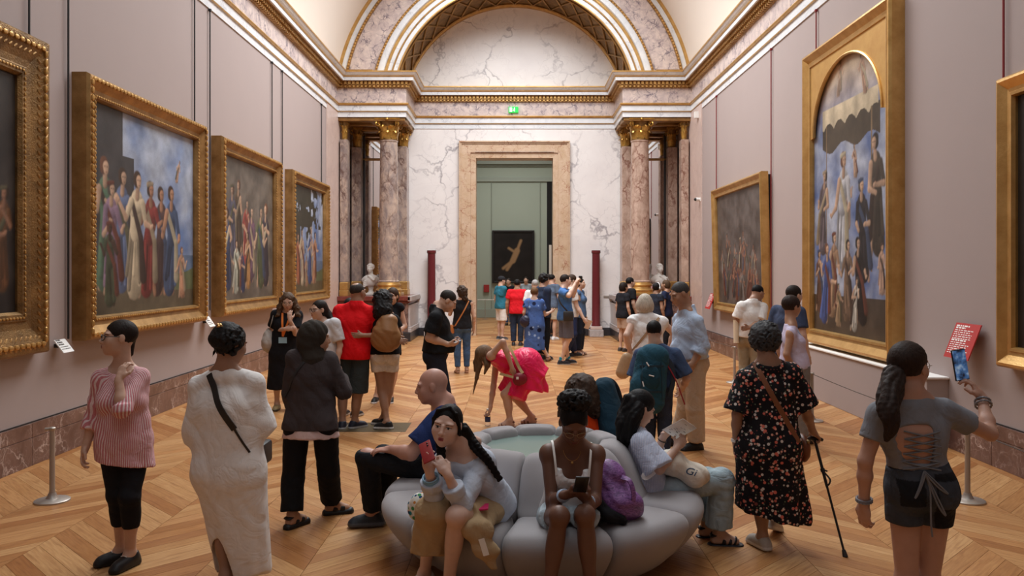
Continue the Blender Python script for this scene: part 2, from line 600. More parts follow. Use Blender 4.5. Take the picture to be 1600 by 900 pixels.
# ------------------------------------------------------------------ implicit surfaces (bodies, cloth, hair)
class F:
    """a smooth union of tapered capsules and ellipsoids, meshed on a grid"""
    def __init__(s, col=(1, 1, 1)):
        s.p = []        # primitives
        s.clips = []    # half spaces kept: (point, normal) keep where dot(p-point, normal) < 0
        s.noise = None
        s.col = col
        s.paint = []    # (centre, R, radii, colour) recolours vertices inside
        s.paintfn = []

    def cone(s, a, b, ra, rb, k=0.02, q=1.0, side=None, capa=False, capb=False, fold=None, sub=False, na=None, nb=None):
        a, b = np.asarray(a, float), np.asarray(b, float)
        s.p.append(('c', a, b, ra, rb, k, q, None if side is None else un(side), capa, capb, fold, sub, na, nb))
        return s

    def chain(s, pts, rads, k=0.015, **kw):
        if not hasattr(rads, '__len__'):
            rads = [rads] * len(pts)
        for i in range(len(pts) - 1):
            s.cone(pts[i], pts[i + 1], rads[i], rads[i + 1], k, **kw)
        return s

    def ell(s, c, r, R=None, k=0.02, sub=False):
        if not hasattr(r, '__len__'):
            r = (r, r, r)
        R = np.eye(3) if R is None else np.asarray(R, float)
        s.p.append(('e', np.asarray(c, float), np.asarray(r, float), R, k, sub))
        return s

    def clip(s, point, normal):
        s.clips.append((np.asarray(point, float), un(normal)))
        return s

    def bounds(s):
        lo, hi = [], []
        for p in s.p:
            if p[0] == 'c':
                if p[11]: continue
                r = max(p[3], p[4]) * max(1.0, p[6]) + (p[10][1] if p[10] else 0)
                lo.append(np.minimum(p[1], p[2]) - r); hi.append(np.maximum(p[1], p[2]) + r)
            else:
                if p[5]: continue
                ext = np.sqrt(((p[3] * p[2][:, None]) ** 2).sum(0))
                lo.append(p[1] - ext); hi.append(p[1] + ext)
        lo, hi = np.min(lo, 0), np.max(hi, 0)
        for pt, n in s.clips:       # axis-like clips shrink the box
            ax = int(np.argmax(abs(n)))
            if abs(n[ax]) > 0.999:
                if n[ax] > 0: hi[ax] = min(hi[ax], pt[ax] + 0.03)
                else: lo[ax] = max(lo[ax], pt[ax] - 0.03)
        return lo, hi

    @staticmethod
    def _dist(p, X, Y, Z):
        if p[0] == 'c':
            _, a, b, ra, rb, k, q, side, capa, capb, fold, sub, na, nb = p
            ab = b - a
            L2 = float(ab @ ab) + 1e-12
            vx, vy, vz = X - a[0], Y - a[1], Z - a[2]
            t = (vx * ab[0] + vy * ab[1] + vz * ab[2]) / L2
            tc = np.clip(t, 0, 1)
            vx, vy, vz = vx - tc * ab[0], vy - tc * ab[1], vz - tc * ab[2]
            if side is not None:
                vs = (vx * side[0] + vy * side[1] + vz * side[2]) * (1 - 1 / q)
                vx, vy, vz = vx - vs * side[0], vy - vs * side[1], vz - vs * side[2]
            rad = ra + tc * (rb - ra)
            if fold is not None:
                n, amp, ph = fold[:3]
                ax = un(ab)
                u = un(side if side is not None else np.cross(ax, V(0.3, 1, 0.1)))
                w = np.cross(ax, u)
                th = np.arctan2(vx * w[0] + vy * w[1] + vz * w[2], vx * u[0] + vy * u[1] + vz * u[2])
                rad = rad + amp * np.maximum(tc, 0.0) ** 1.2 * (0.6 * np.sin(n * th + ph + 0.8 * np.sin(2 * th)) + 0.4 * np.sin((n * 1.0 + 3) * th + 2.1 * ph))
            d = np.sqrt(vx * vx + vy * vy + vz * vz) - rad
            L = sqrt(L2)
            if capb:
                if nb is None:
                    d = np.maximum(d, (t - 1) * L)
                else:
                    d = np.maximum(d, (X - b[0]) * nb[0] + (Y - b[1]) * nb[1] + (Z - b[2]) * nb[2])
            if capa:
                d = np.maximum(d, -t * L)
            return d
        _, c, r, R, k, sub = p
        x, y, z = X - c[0], Y - c[1], Z - c[2]
        u = x * R[0, 0] + y * R[0, 1] + z * R[0, 2]
        v = x * R[1, 0] + y * R[1, 1] + z * R[1, 2]
        w = x * R[2, 0] + y * R[2, 1] + z * R[2, 2]
        k0 = np.sqrt((u / r[0]) ** 2 + (v / r[1]) ** 2 + (w / r[2]) ** 2)
        k1 = np.sqrt((u / r[0] ** 2) ** 2 + (v / r[1] ** 2) ** 2 + (w / r[2] ** 2) ** 2) + 1e-9
        return k0 * (k0 - 1) / k1

    def eval(s, xs, ys, zs, h):
        D = np.full((len(xs), len(ys), len(zs)), 1.0, dtype=np.float32)
        for p in s.p:
            if p[0] == 'c':
                r = max(p[3], p[4]) * max(1.0, p[6]) + (p[10][1] if p[10] else 0)
                lo, hi = np.minimum(p[1], p[2]) - r, np.maximum(p[1], p[2]) + r
                k, sub = p[5], p[11]
            else:
                ext = np.sqrt(((p[3] * p[2][:, None]) ** 2).sum(0))
                lo, hi = p[1] - ext, p[1] + ext
                k, sub = p[4], p[5]
            pad = k + 2.5 * h
            i0, i1 = np.searchsorted(xs, [lo[0] - pad, hi[0] + pad])
            j0, j1 = np.searchsorted(ys, [lo[1] - pad, hi[1] + pad])
            k0, k1 = np.searchsorted(zs, [lo[2] - pad, hi[2] + pad])
            if i0 >= i1 or j0 >= j1 or k0 >= k1:
                continue
            X = xs[i0:i1, None, None]; Y = ys[None, j0:j1, None]; Z = zs[None, None, k0:k1]
            d = F._dist(p, X, Y, Z).astype(np.float32)
            a = D[i0:i1, j0:j1, k0:k1]
            if sub:
                d = -d
                hh = np.maximum(k - np.abs(a - d), 0) / k
                D[i0:i1, j0:j1, k0:k1] = np.maximum(a, d) + hh * hh * k * 0.25
            else:
                hh = np.maximum(k - np.abs(a - d), 0) / k
                D[i0:i1, j0:j1, k0:k1] = np.minimum(a, d) - hh * hh * k * 0.25
        X = xs[:, None, None]; Y = ys[None, :, None]; Z = zs[None, None, :]
        if s.noise is not None:
            I = np.nonzero(np.abs(D) < 0.05)
            if len(I[0]):
                D[I] += s.noise(xs[I[0]], ys[I[1]], zs[I[2]]).astype(np.float32)
        for pt, n in s.clips:
            D = np.maximum(D, ((X - pt[0]) * n[0] + (Y - pt[1]) * n[1] + (Z - pt[2]) * n[2]).astype(np.float32))
        return D

    def mesh(s, h, fine=()):
        lo, hi = s.bounds()
        blocks = [(lo - 2 * h, hi + 2 * h, h)] + [(np.maximum(a, lo - 2 * hf), np.minimum(b, hi + 2 * hf), hf) for a, b, hf in fine]
        VV, QQ, n = [], [], 0
        for bi, (a, b, hb) in enumerate(blocks):
            if np.any(b - a < 2 * hb): continue
            xs, ys, zs = (np.arange(a[i], b[i] + hb, hb, dtype=np.float32) for i in range(3))
            D = s.eval(xs, ys, zs, hb)
            v, q = nets(D, xs, ys, zs)
            if len(v) == 0: continue
            if bi == 0 and len(fine):
                drop = np.zeros(len(v), bool)
                for fa, fb, hf in fine:
                    drop |= np.all((v > fa + 0.7 * h) & (v < fb - 0.7 * h), axis=1)
                q = q[~np.all(drop[q], axis=1)]
                used = np.zeros(len(v), bool); used[q.ravel()] = True
                remap = np.cumsum(used) - 1
                v = v[used]; q = remap[q]
            VV.append(v); QQ.append(q + n); n += len(v)
        v, q = np.concatenate(VV), np.concatenate(QQ)
        c = np.tile(np.array(s.col, dtype=np.float32), (len(v), 1))
        for ce, R, r, colr in s.paint:
            R = np.eye(3) if R is None else R
            u = (v - np.asarray(ce, np.float32)) @ np.asarray(R, np.float32).T
            e = ((u / np.asarray(r, np.float32)) ** 2).sum(1)
            c[e < 1] = colr
        for fn in s.paintfn:
            c = fn(v, c)
        return v, q, c

    def build(s, name, mat, parent, h, fine=()):
        v, q, c = s.mesh(h, fine)
        o = mesh_np(name, v, q, mat, parent, True, col=c, origin=parent.location if parent else None)
        return o


_E = [((0, 0, 0), (1, 0, 0)), ((0, 1, 0), (1, 1, 0)), ((0, 0, 1), (1, 0, 1)), ((0, 1, 1), (1, 1, 1)),
      ((0, 0, 0), (0, 1, 0)), ((1, 0, 0), (1, 1, 0)), ((0, 0, 1), (0, 1, 1)), ((1, 0, 1), (1, 1, 1)),
      ((0, 0, 0), (0, 0, 1)), ((1, 0, 0), (1, 0, 1)), ((0, 1, 0), (0, 1, 1)), ((1, 1, 0), (1, 1, 1))]


def nets(D, xs, ys, zs):
    S = D < 0
    cnt = np.zeros(tuple(n - 1 for n in D.shape), dtype=np.int8)
    for i in (0, 1):
        for j in (0, 1):
            for k in (0, 1):
                cnt += S[i:S.shape[0] - 1 + i, j:S.shape[1] - 1 + j, k:S.shape[2] - 1 + k]
    act = (cnt > 0) & (cnt < 8)
    I, J, K = np.nonzero(act)
    if len(I) == 0:
        return np.zeros((0, 3), np.float32), np.zeros((0, 4), np.int64)
    acc = np.zeros((len(I), 3), np.float32)
    num = np.zeros(len(I), np.float32)
    for ca, cb in _E:
        va = D[I + ca[0], J + ca[1], K + ca[2]]; vb = D[I + cb[0], J + cb[1], K + cb[2]]
        m = (va < 0) != (vb < 0)
        t = np.where(m, va / np.where(m, va - vb, 1), 0)
        acc[:, 0] += m * (ca[0] + t * (cb[0] - ca[0]))
        acc[:, 1] += m * (ca[1] + t * (cb[1] - ca[1]))
        acc[:, 2] += m * (ca[2] + t * (cb[2] - ca[2]))
        num += m
    acc /= num[:, None]
    h = xs[1] - xs[0]
    v = np.stack([xs[I] + acc[:, 0] * h, ys[J] + acc[:, 1] * h, zs[K] + acc[:, 2] * h], 1)
    vid = np.full(act.shape, -1, np.int32)
    vid[I, J, K] = np.arange(len(I))
    Q = []
    A = S[:-1, 1:-1, 1:-1]; B = S[1:, 1:-1, 1:-1]
    i, j, k = np.nonzero(A != B); f = A[i, j, k]; j = j + 1; k = k + 1
    q = np.stack([vid[i, j - 1, k - 1], vid[i, j, k - 1], vid[i, j, k], vid[i, j - 1, k]], 1)
    q[~f] = q[~f][:, ::-1]; Q.append(q)
    A = S[1:-1, :-1, 1:-1]; B = S[1:-1, 1:, 1:-1]
    i, j, k = np.nonzero(A != B); f = A[i, j, k]; i = i + 1; k = k + 1
    q = np.stack([vid[i - 1, j, k - 1], vid[i - 1, j, k], vid[i, j, k], vid[i, j, k - 1]], 1)
    q[~f] = q[~f][:, ::-1]; Q.append(q)
    A = S[1:-1, 1:-1, :-1]; B = S[1:-1, 1:-1, 1:]
    i, j, k = np.nonzero(A != B); f = A[i, j, k]; i = i + 1; j = j + 1
    q = np.stack([vid[i - 1, j - 1, k], vid[i, j - 1, k], vid[i, j, k], vid[i - 1, j, k]], 1)
    q[~f] = q[~f][:, ::-1]; Q.append(q)
    return v.astype(np.float32), np.concatenate(Q).astype(np.int64)


def folds(amp, seed=0, fx=14.0, fz=7.0, drape=0.0):
    """soft cloth wrinkles as a displacement"""
    r = random.Random(seed)
    ph = [r.uniform(0, 6.28) for _ in range(6)]
    def f(x, y, z):
        w = np.sin(9.1 * z + ph[0]) + 0.8 * np.sin(11.3 * x + 8.2 * y + ph[1]) + 0.6 * np.sin(17 * (x - y) + 13 * z + ph[5])
        m1 = 0.5 + 0.5 * np.sin(7.3 * x - 6.1 * y + 8.7 * z + ph[4] + 0.8 * w)
        a = np.abs(np.sin(1.15 * fx * (x + 0.7 * y) + 1.1 * w + fz * 1.0 * z + ph[2]))
        b = np.abs(np.sin(1.3 * fx * (y - 0.8 * x) - fz * 1.9 * z + 1.3 * w + ph[3]))
        c = np.abs(np.sin(fz * 3.4 * z + fx * 0.8 * (x - y) + 1.5 * w + ph[4]))
        return amp * (1.2 * m1 * (0.6 - a) + 1.0 * (1 - m1) * (0.6 - b) + 0.7 * m1 * (1.2 - m1) * (0.6 - c))
    return f


def comb(c, axis, ref, amp, n=46, seed=0):
    """fine grooves running away from an axis through c, like combed hair"""
    axis = un(axis); u = un(np.asarray(ref, float) - axis * (np.asarray(ref, float) @ axis)); w = np.cross(axis, u)
    r = random.Random(seed); p = [r.uniform(0, 6.28) for _ in range(4)]
    def f(x, y, z):
        X, Y, Z = x - c[0], y - c[1], z - c[2]
        th = np.arctan2(X * w[0] + Y * w[1] + Z * w[2], X * u[0] + Y * u[1] + Z * u[2])
        t = X * axis[0] + Y * axis[1] + Z * axis[2]
        th = th + 0.25 * np.sin(14 * t + p[0])
        return amp * (0.55 - np.abs(np.sin(n * 0.5 * th + p[1])) * (0.6 + 0.4 * np.sin(5 * th + p[2])) - 0.35 * np.abs(np.sin(n * 0.19 * th + p[3])))
    return f


def bundle(S, pts, rads, n=9, seed=0, twist=0.6, frizz=0.15):
    """a lock of hair as a bundle of strands"""
    rr = random.Random(seed)
    N = len(pts)
    S.chain(pts, [r * .72 for r in rads], .008)
    for i in range(n):
        a0 = 2 * pi * i / n + rr.uniform(-.2, .2); tw = twist * rr.uniform(.4, 1.3); q = []
        for j in range(N):
            t = un(pts[min(j + 1, N - 1)] - pts[max(j - 1, 0)])
            u = un(np.cross(t, V(.2, 1, .1))); w = np.cross(t, u)
            a = a0 + tw * j / max(1, N - 1) * 2 + frizz * sin(j * 1.3 + i)
            q.append(pts[j] + rads[j] * (.72 + frizz * .6 * sin(j * .9 + i * 2.1)) * (u * cos(a) + w * sin(a)))
        S.chain(q, [r * (.34 if n > 6 else .42) for r in rads], .004)


def braid(S, pts, rads, turns=6.0):
    N = len(pts)
    for k in range(3):
        q = []
        for j in range(N):
            t = un(pts[min(j + 1, N - 1)] - pts[max(j - 1, 0)])
            u = un(np.cross(t, V(0, 1, .1))); w = np.cross(t, u)
            a = turns * 2 * pi * j / (N - 1) + 2 * pi * k / 3
            q.append(pts[j] + rads[j] * (.62 * sin(a) * u + .42 * sin(2 * a) * w))
        S.chain(q, [r * .56 for r in rads], .004)


def ringlets(S, blobs, n, size, seed=0, r0=.009):
    """short curled wisps scattered over ellipsoids (centre, radii)"""
    rr = random.Random(seed)
    for i in range(n):
        c, rad = blobs[i % len(blobs)]
        d = un(V(rr.gauss(0, 1), rr.gauss(0, 1), rr.gauss(0, 1)))
        p = V(*c) + d * V(*rad) * rr.uniform(.92, 1.02)
        u = un(np.cross(d, V(rr.gauss(0, 1), rr.gauss(0, 1), rr.gauss(0, 1)))); w = un(np.cross(d, u))
        q = [p + size * (u * cos(t) * .5 + w * sin(t) * .5 - V(0, 0, .35) * t / 3 + d * .25 * sin(t * .7)) for t in (0, 1.3, 2.6, 3.9)]
        S.chain(q, [r0, r0 * 1.1, r0, r0 * .6], .004)


def strands(amp, freq=60.0, seed=0, curl=0.0):
    r = random.Random(seed)
    ph = [r.uniform(0, 6.28) for _ in range(6)]
    def f(x, y, z):
        if curl:
            a = np.sin(curl * x + 2.0 * np.sin(curl * 0.7 * z + ph[0])) * np.sin(curl * y + 2 * np.sin(curl * 0.8 * x + ph[1])) * np.sin(curl * z + 2 * np.sin(curl * .6 * y + ph[2]))
            b = np.sin(curl * 2.3 * x + ph[3]) * np.sin(curl * 2.1 * z + ph[4]) * np.sin(curl * 2.2 * y + ph[5])
            return amp * (1.3 * a + 0.6 * b)
        w = np.sin(9 * z + ph[0]) * 1.2
        return amp * (0.6 * np.sin(freq * x + w + ph[1]) * np.sin(freq * y + ph[2]) + 0.5 * np.sin(freq * 0.5 * (x + y) + w * 2 + ph[3]))
    return f


# ------------------------------------------------------------------ the room
W, YF, YB, YR = 4.78, 21.86, 23.7, -5.0     # half width, front of the end piers, end wall, rear wall
HC = 6.03                                   # underside of the entablature
VR, VZ = 4.83, 6.33                         # vault radius and centre height


def structure(o):
    o['kind'] = 'structure'
    return o


# floor: oak chevron boards 0.665 m strips, 45 degrees
floor_root = structure(empty('floor', (0, 0, 0)))
mb = MB(); mb.box((-W - 0.2, YR, -0.12), (W + 0.2, 33.5, -0.012)); mb.build('subfloor', M['plank_gap'], floor_root)
SW, PITCH = 0.665, 0.19
NS = 7
BW = PITCH - 0.0035


def plank_mesh(dirn):
    # parallelogram: x 0..SW, y offset +-SW along the board
    z0, z1 = -0.012, 0.0
    g = 0.0015
    e = dirn * SW
    top = [(g, 0, z1), (SW - g, e, z1), (SW - g, e + BW, z1), (g, BW, z1)]
    v = top + [(x, y, z0) for x, y, z in top]
    f = [(0, 1, 2, 3), (0, 4, 5, 1), (1, 5, 6, 2), (2, 6, 7, 3), (3, 7, 4, 0)]
    me = bpy.data.meshes.new('plank')
    me.from_pydata(v, [], f)
    uvl = me.uv_layers.new(name='UVMap')
    for li, lp in enumerate(me.loops):
        x, y, z = v[lp.vertex_index]
        uvl.data[li].uv = (x * 1.414, (y - dirn * x) * 0.707)
    me.materials.append(M['plank'])
    return me


_pm = {1: plank_mesh(1), -1: plank_mesh(-1)}
near, far = [], []
for k in range(-NS, NS):
    dirn = 1 if k % 2 == 0 else -1
    x0 = k * SW
    j = 0
    y = YR - SW
    while y < 33.4:
        cy, cx = y + dirn * SW / 2 + PITCH / 2, x0 + SW / 2
        vis = cy > 4.55 and abs(cx - CAMX) < 0.68 * cy and cy < 23.6
        (near if vis else far).append((cy if vis else 99, k, x0, y, dirn))
        y += PITCH
near.sort()
far += near[296:]
near = near[:296]
for _, k, x0, y, dirn in near:
    o = bpy.data.objects.new('plank', _pm[dirn])
    o.location = (x0, y, 0); o.parent = floor_root
    COL.objects.link(o)
rv = random.Random(4)
pv, pf, pc, puv = [], [], [], []
def add_far(quad, u, v_, r):
    n = len(pv)
    pv.extend([(x, y, 0.0) for x, y in quad]); pv.extend([(x, y, -0.012) for x, y in quad])
    for a, b, c_, d in ((0, 1, 2, 3), (0, 4, 5, 1), (1, 5, 6, 2), (2, 6, 7, 3), (3, 7, 4, 0)):
        pf.append((n + a, n + b, n + c_, n + d))
    pc.extend([(r, r, r)] * 8)
    uo, vo = rv.random() * 40, rv.random() * 40
    L, H_ = u, v_
    q = [(uo, vo), (uo + L, vo), (uo + L, vo + H_), (uo, vo + H_)]
    puv.extend(q + q)
for _, k, x0, y, dirn in far:
    g = 0.0015; e = dirn * SW
    ys = [y, y + e, y + e + BW, y + BW]
    if min(ys) < YR - 0.7: pass
    add_far([(x0 + g, ys[0]), (x0 + SW - g, ys[1]), (x0 + SW - g, ys[2]), (x0 + g, ys[3])], SW * 1.414, BW * .707, rv.random())
for s in (-1, 1):       # straight border boards along the walls
    yy = YR
    while yy < YB:
        x0, x1 = (s * NS * SW, s * W) if s > 0 else (s * W, s * NS * SW)
        add_far([(x0 + .002, yy + .002), (x1, yy + .002), (x1, min(yy + 1.9, YB) - .002), (x0 + .002, min(yy + 1.9, YB) - .002)], 0.12, 1.9, rv.random())
        yy += 1.9
o = mesh_np('plank', np.array(pv), pf, M['planks_far'], floor_root, False, col=np.array(pc))
o['kind'] = 'stuff'
_uv = o.data.uv_layers.new(name='UVMap')
_li = np.zeros(len(o.data.loops), np.int32); o.data.loops.foreach_get('vertex_index', _li)
_uv.data.foreach_set('uv', np.array(puv, np.float32)[_li].ravel())

# side walls
for s, nm in ((-1, 'left'), (1, 'right')):
    wr = structure(empty('wall_' + nm, (s * W, 8, 0)))
    org = (s * W, 8, 0)
    m = MB(); xa, xb = sorted((s * W, s * (W + 0.25))); m.box((xa, YR, 0.0), (xb, 20.62, HC + 0.2)); m.build('painted_wall', M['mauve'], wr, origin=org)
    m = MB(); xa, xb = sorted((s * (W - 0.035), s * (W + 0.25))); m.box((xa, 20.62, 0.0), (xb, YF + 2.1, HC + 0.2)); m.build('marble_pilaster', M['pink_marble'], wr, origin=org)
    m = MB(); xa, xb = sorted((s * (W - 0.01), s * (W + 0.02)))
    m.box((xa, 20.585, 0.42), (xb, 20.62, HC)); m.build('wall_edging', M['rod_black'] if False else M['mauve'], wr, origin=org)
    # baseboard of marble slabs, a thin dark line a third down
    br = structure(empty('baseboard_' + nm, (s * W, 8, 0)))
    y = YR + 0.25; i = 0
    rb = random.Random(11 + (s > 0))
    while y < 20.6:
        L = min(1.28, 20.6 - y)
        for (z0, z1) in ((0.0, 0.275), (0.279, 0.42)):
            m = MB(); xa, xb = sorted((s * (W - 0.03), s * W))
            m.bbox((xa - (0 if s < 0 else rb.uniform(0, .002)), y + 0.0025, z0), (xb + (0 if s > 0 else rb.uniform(0, .002)), y + L - 0.0025, z1), 0.003)
            m.build('slab', M['red_marble'], br, origin=org)
        y += L
    m = MB(); xa, xb = sorted((s * (W - 0.012), s * W)); m.box((xa, YR, 0.42), (xb, 20.6, 0.432)); m.build('dark_strip', M['rod_black'], br, origin=org)

# rear wall behind the viewer
structure(MB.build((lambda m: (m.box((-W - .25, YR - 0.25, 0), (W + .25, YR, 11.2)), m)[1])(MB()), 'wall_rear', M['mauve']))

# end wall with its doorway; the white marble goes up into the lunette
DW, DH = 1.13, 5.18
we = structure(empty('wall_end', (0, YB, 0)))
m = MB()
m.box((-W - .25, YB, 0), (-DW, YB + 0.5, 10.0)); m.box((DW, YB, 0), (W + .25, YB + 0.5, 10.0)); m.box((-DW, YB, DH), (DW, YB + 0.5, 10.0))
m.build('marble_facing', M['white_marble'], we, origin=(0, YB, 0))
m = MB()
m.box((-DW, YB - 0.02, -0.02), (DW, YB + .55, 0.004)); m.build('threshold', M['planks_far'], we, origin=(0, YB, 0))

# doorway surround: stepped marble mouldings mitred round three sides
dr = structure(empty('door_1', (0, YB, 0)))
def surround(w, h, prof, mat, name):
    m = MB()
    for (u0, u1, v0, v1) in prof:     # u outwards from the opening edge, v towards the viewer
        for sgn in (-1, 1):
            xa, xb = sorted((sgn * (w + u0), sgn * (w + u1)))
            m.bbox((xa, YB - v1, 0), (xb, YB - v0, h + u0), 0.004)
        m.bbox((-w - u1, YB - v1, h + u0), (w + u1, YB - v0, h + u1), 0.004)
    return m.build(name, mat, dr, origin=(0, YB, 0))
surround(DW, DH, [(-0.01, 0.14, -.5, .07)], M['door_marble'], 'inner_moulding')
surround(DW, DH, [(0.14, 0.40, 0, .10)], M['door_marble'], 'broad_band')
surround(DW, DH, [(0.40, 0.44, 0, .13), (0.44, 0.48, 0, .16)], M['door_marble'], 'outer_moulding')
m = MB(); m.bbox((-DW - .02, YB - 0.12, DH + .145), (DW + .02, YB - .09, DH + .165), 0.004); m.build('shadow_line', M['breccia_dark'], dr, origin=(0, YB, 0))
# end wall black plinth
for s in (-1, 1):
    m = MB(); xa, xb = sorted((s * (DW + .48), s * 2.9)); m.bbox((xa, YB - 0.05, 0), (xb, YB, 0.20), 0.006)
    m.bbox((xa, YB - 0.035, 0.20), (xb, YB, 0.235), 0.006)
    structure(m.build('baseboard_end' + ('' if s < 0 else '_far'), M['black_stone']))

# entablature: mitred mouldings swept round the side walls, end piers and end wall
XP = 2.93
path = [(-W, YR), (-W, YF), (-XP, YF), (-XP, YB), (XP, YB), (XP, YF), (W, YF), (W, YR)]
def inset(path, d):
    out = []
    n = len(path)
    for i, p in enumerate(path):
        p = V(*p)
        def nrm(a, b):
            t = un(V(*b) - V(*a)); return V(t[1], -t[0])     # to the right of travel = into the room
        ns = []
        if i > 0: ns.append(nrm(path[i - 1], path[i]))
        if i < n - 1: ns.append(nrm(path[i], path[i + 1]))
        if len(ns) == 1: q = p + ns[0] * d
        else: q = p + (ns[0] + ns[1]) * d / (1 + ns[0] @ ns[1])
        out.append(q)
    return out
def sweep(m, prof):
    """prof: closed-side list of (offset into room, z) from bottom to top"""
    rows = [inset(path, o_) for o_, z in prof]
    n = len(path)
    v = [(rows[j][i][0], rows[j][i][1], prof[j][1]) for j in range(len(prof)) for i in range(n)]
    f = [(j * n + i, j * n + i + 1, (j + 1) * n + i + 1, (j + 1) * n + i) for j in range(len(prof) - 1) for i in range(n - 1)]
    m.add(v, f)
ent = structure(empty('trim_1', (0, YF, HC)))
eo = (0, YF, HC)
def band(name, prof, mat):
    m = MB(); sweep(m, prof); return m.build(name, M[mat], ent, origin=eo)
band('architrave', [(-0.3, 6.03), (0.02, 6.03), (0.02, 6.165), (0.035, 6.165), (0.035, 6.19), (0.05, 6.19), (0.05, 6.335)], 'blue_marble')
band('gilt_fillet', [(0.02, 6.165), (0.05, 6.168), (0.052, 6.185), (0.02, 6.19)], 'gilt_bright')
band('gilt_moulding', [(0.04, 6.335), (0.085, 6.345), (0.10, 6.372), (0.085, 6.398), (0.02, 6.405)], 'gilt_bright')
band('frieze', [(0.02, 6.40), (0.02, 6.80)], 'frieze')
band('gilt_bed', [(0.02, 6.80), (0.06, 6.81), (0.06, 6.835), (0.10, 6.86), (0.10, 6.955), (0.2, 6.965)], 'gilt')
band('corona', [(0.10, 6.965), (0.235, 6.97), (0.235, 7.06)], 'blue_marble')
band('gilt_fillet', [(0.235, 7.06), (0.255, 7.065), (0.265, 7.085), (0.25, 7.095)], 'gilt_bright')
band('cornice', [(0.25, 7.095), (0.29, 7.13), (0.315, 7.165), (0.32, 7.17)], 'blue_marble')
band('gilt_fillet', [(0.315, 7.17), (0.335, 7.172), (0.335, 7.205), (-0.3, 7.21)], 'gilt_bright')
# dentils and egg drops (joined: thousands of small pieces)
m = MB()
pp = inset(path, 0.10)
for i in range(len(path) - 1):
    a, b = pp[i], pp[i + 1]
    L = np.linalg.norm(b - a); t = (b - a) / L; nn = V(t[1], -t[0])
    if i in (0, 6):
        a_vis = 5.0
    n_ = int(L / 0.105)
    for q in range(n_):
        c = a + t * (q + .5) * L / n_
        if c[1] < 3.0: continue
        u, w_ = t * 0.033, nn * 0.055
        for z0, z1, g in ((6.885, 6.955, 1.0), (6.815, 6.868, 0.75)):
            off = -nn * 0.04 if z0 < 6.85 else 0
            pts = [c - u * g + off, c + u * g + off, c + u * g + w_ + off, c - u * g + w_ + off]
            v = [(p_[0], p_[1], z) for z in (z0, z1) for p_ in pts]
            m.add(v, [(0, 3, 2, 1), (4, 5, 6, 7), (0, 1, 5, 4), (1, 2, 6, 5), (2, 3, 7, 6), (3, 0, 4, 7)])
tag(m.build('dentil', M['gilt_bright'], ent, origin=eo), kind='stuff')

# vault with an open glazed crown
a0, a1 = radians(9.5), radians(62.9)
vault = structure(empty('ceiling', (0, 8, VZ)))
for s in (-1, 1):
    rows = []
    for i in range(25):
        a = a0 + (a1 - a0) * i / 24
        rows.append([(s * VR * cos(a), y, VZ + VR * sin(a)) for y in (YR, 2, 8, 14, 20, YF + 0.05)])
    m = MB(); m.sheet(np.array(rows)); m.build('vault', M['plaster'], vault, True, origin=(0, 8, VZ))
for s in (-1, 1):       # kerb of the rooflight
    m = MB(); xa, xb = sorted((s * 2.18, s * 2.32)); m.box((xa, YR, 10.55), (xb, YF, 10.95)); m.build('rooflight_kerb', M['plaster'], vault, origin=(0, 8, VZ))
for y in (3.95, 13.0):
    m = MB(); m.box((-2.2, y - 0.35, 10.50), (2.2, y + 0.35, 10.9)); m.build('rooflight_beam', M['plaster'], vault, origin=(0, 8, VZ))
m = MB(); m.box((-2.4, YF - 0.05, 10.4), (2.4, YF + .5, 11.1)); m.build('rooflight_beam', M['plaster'], vault, origin=(0, 8, VZ))

# end arch: concentric mouldings on the pier front, gold barrel, lunette behind
arch = structure(empty('trim_2', (0, YF, VZ)))
ao = (0, YF, VZ)
def arc_band(name, prof, mat, yfront, n=72, amin=10.0):
    """prof: list of (radius, forward offset)"""
    rows = []
    for r, off in prof:
        am = math.asin(min(0.999, (7.2 - VZ) / r))
        rows.append([(r * cos(am + (pi - 2 * am) * i / n), yfront - off, VZ + r * sin(am + (pi - 2 * am) * i / n)) for i in range(n + 1)])
    m = MB(); m.sheet(np.array(rows)); return m.build(name, M[mat], arch, True, origin=ao)
R0 = 3.27
arc_band('outer_gilt_bead', [(4.84, 0), (4.83, .07), (4.77, .07), (4.75, .03)], 'gilt_bright', YF)
arc_band('outer_band', [(4.75, .03), (4.62, .03)], 'blue_marble', YF)
arc_band('gilt_bead', [(4.62, .03), (4.62, .06), (4.55, .06), (4.55, .0)], 'gilt', YF)
arc_band('breccia_band', [(4.55, .0), (3.86, .0)], 'frieze', YF)
arc_band('gilt_bead', [(3.86, .0), (3.86, .06), (3.80, .06), (3.80, .04)], 'gilt', YF)
arc_band('white_band', [(3.80, .04), (3.74, .07), (3.64, .07), (3.62, .02)], 'blue_marble', YF)
arc_band('gilt_moulding', [(3.62, .02), (3.60, .06), (3.56, .06), (3.54, .0)], 'gilt_bright', YF)
arc_band('white_band', [(3.54, .0), (3.44, .0)], 'blue_marble', YF)
arc_band('gilt_bead', [(3.44, .0), (3.43, .035), (3.40, .035), (3.39, 0)], 'gilt', YF)
arc_band('white_band', [(3.39, .0), (3.29, .0)], 'blue_marble', YF)
arc_band('gilt_edge', [(3.29, .0), (3.28, .03), (R0 - .02, .03), (R0 - .02, -.06)], 'gilt_bright', YF)
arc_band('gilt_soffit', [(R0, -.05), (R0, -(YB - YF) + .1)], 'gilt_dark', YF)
arc_band('gilt_edge', [(R0, -(YB - YF) + .16), (R0 - .05, -(YB - YF) + .14), (R0 - .05, -(YB - YF) + .02), (R0 - 0.02, -(YB - YF))], 'gilt_bright', YF)
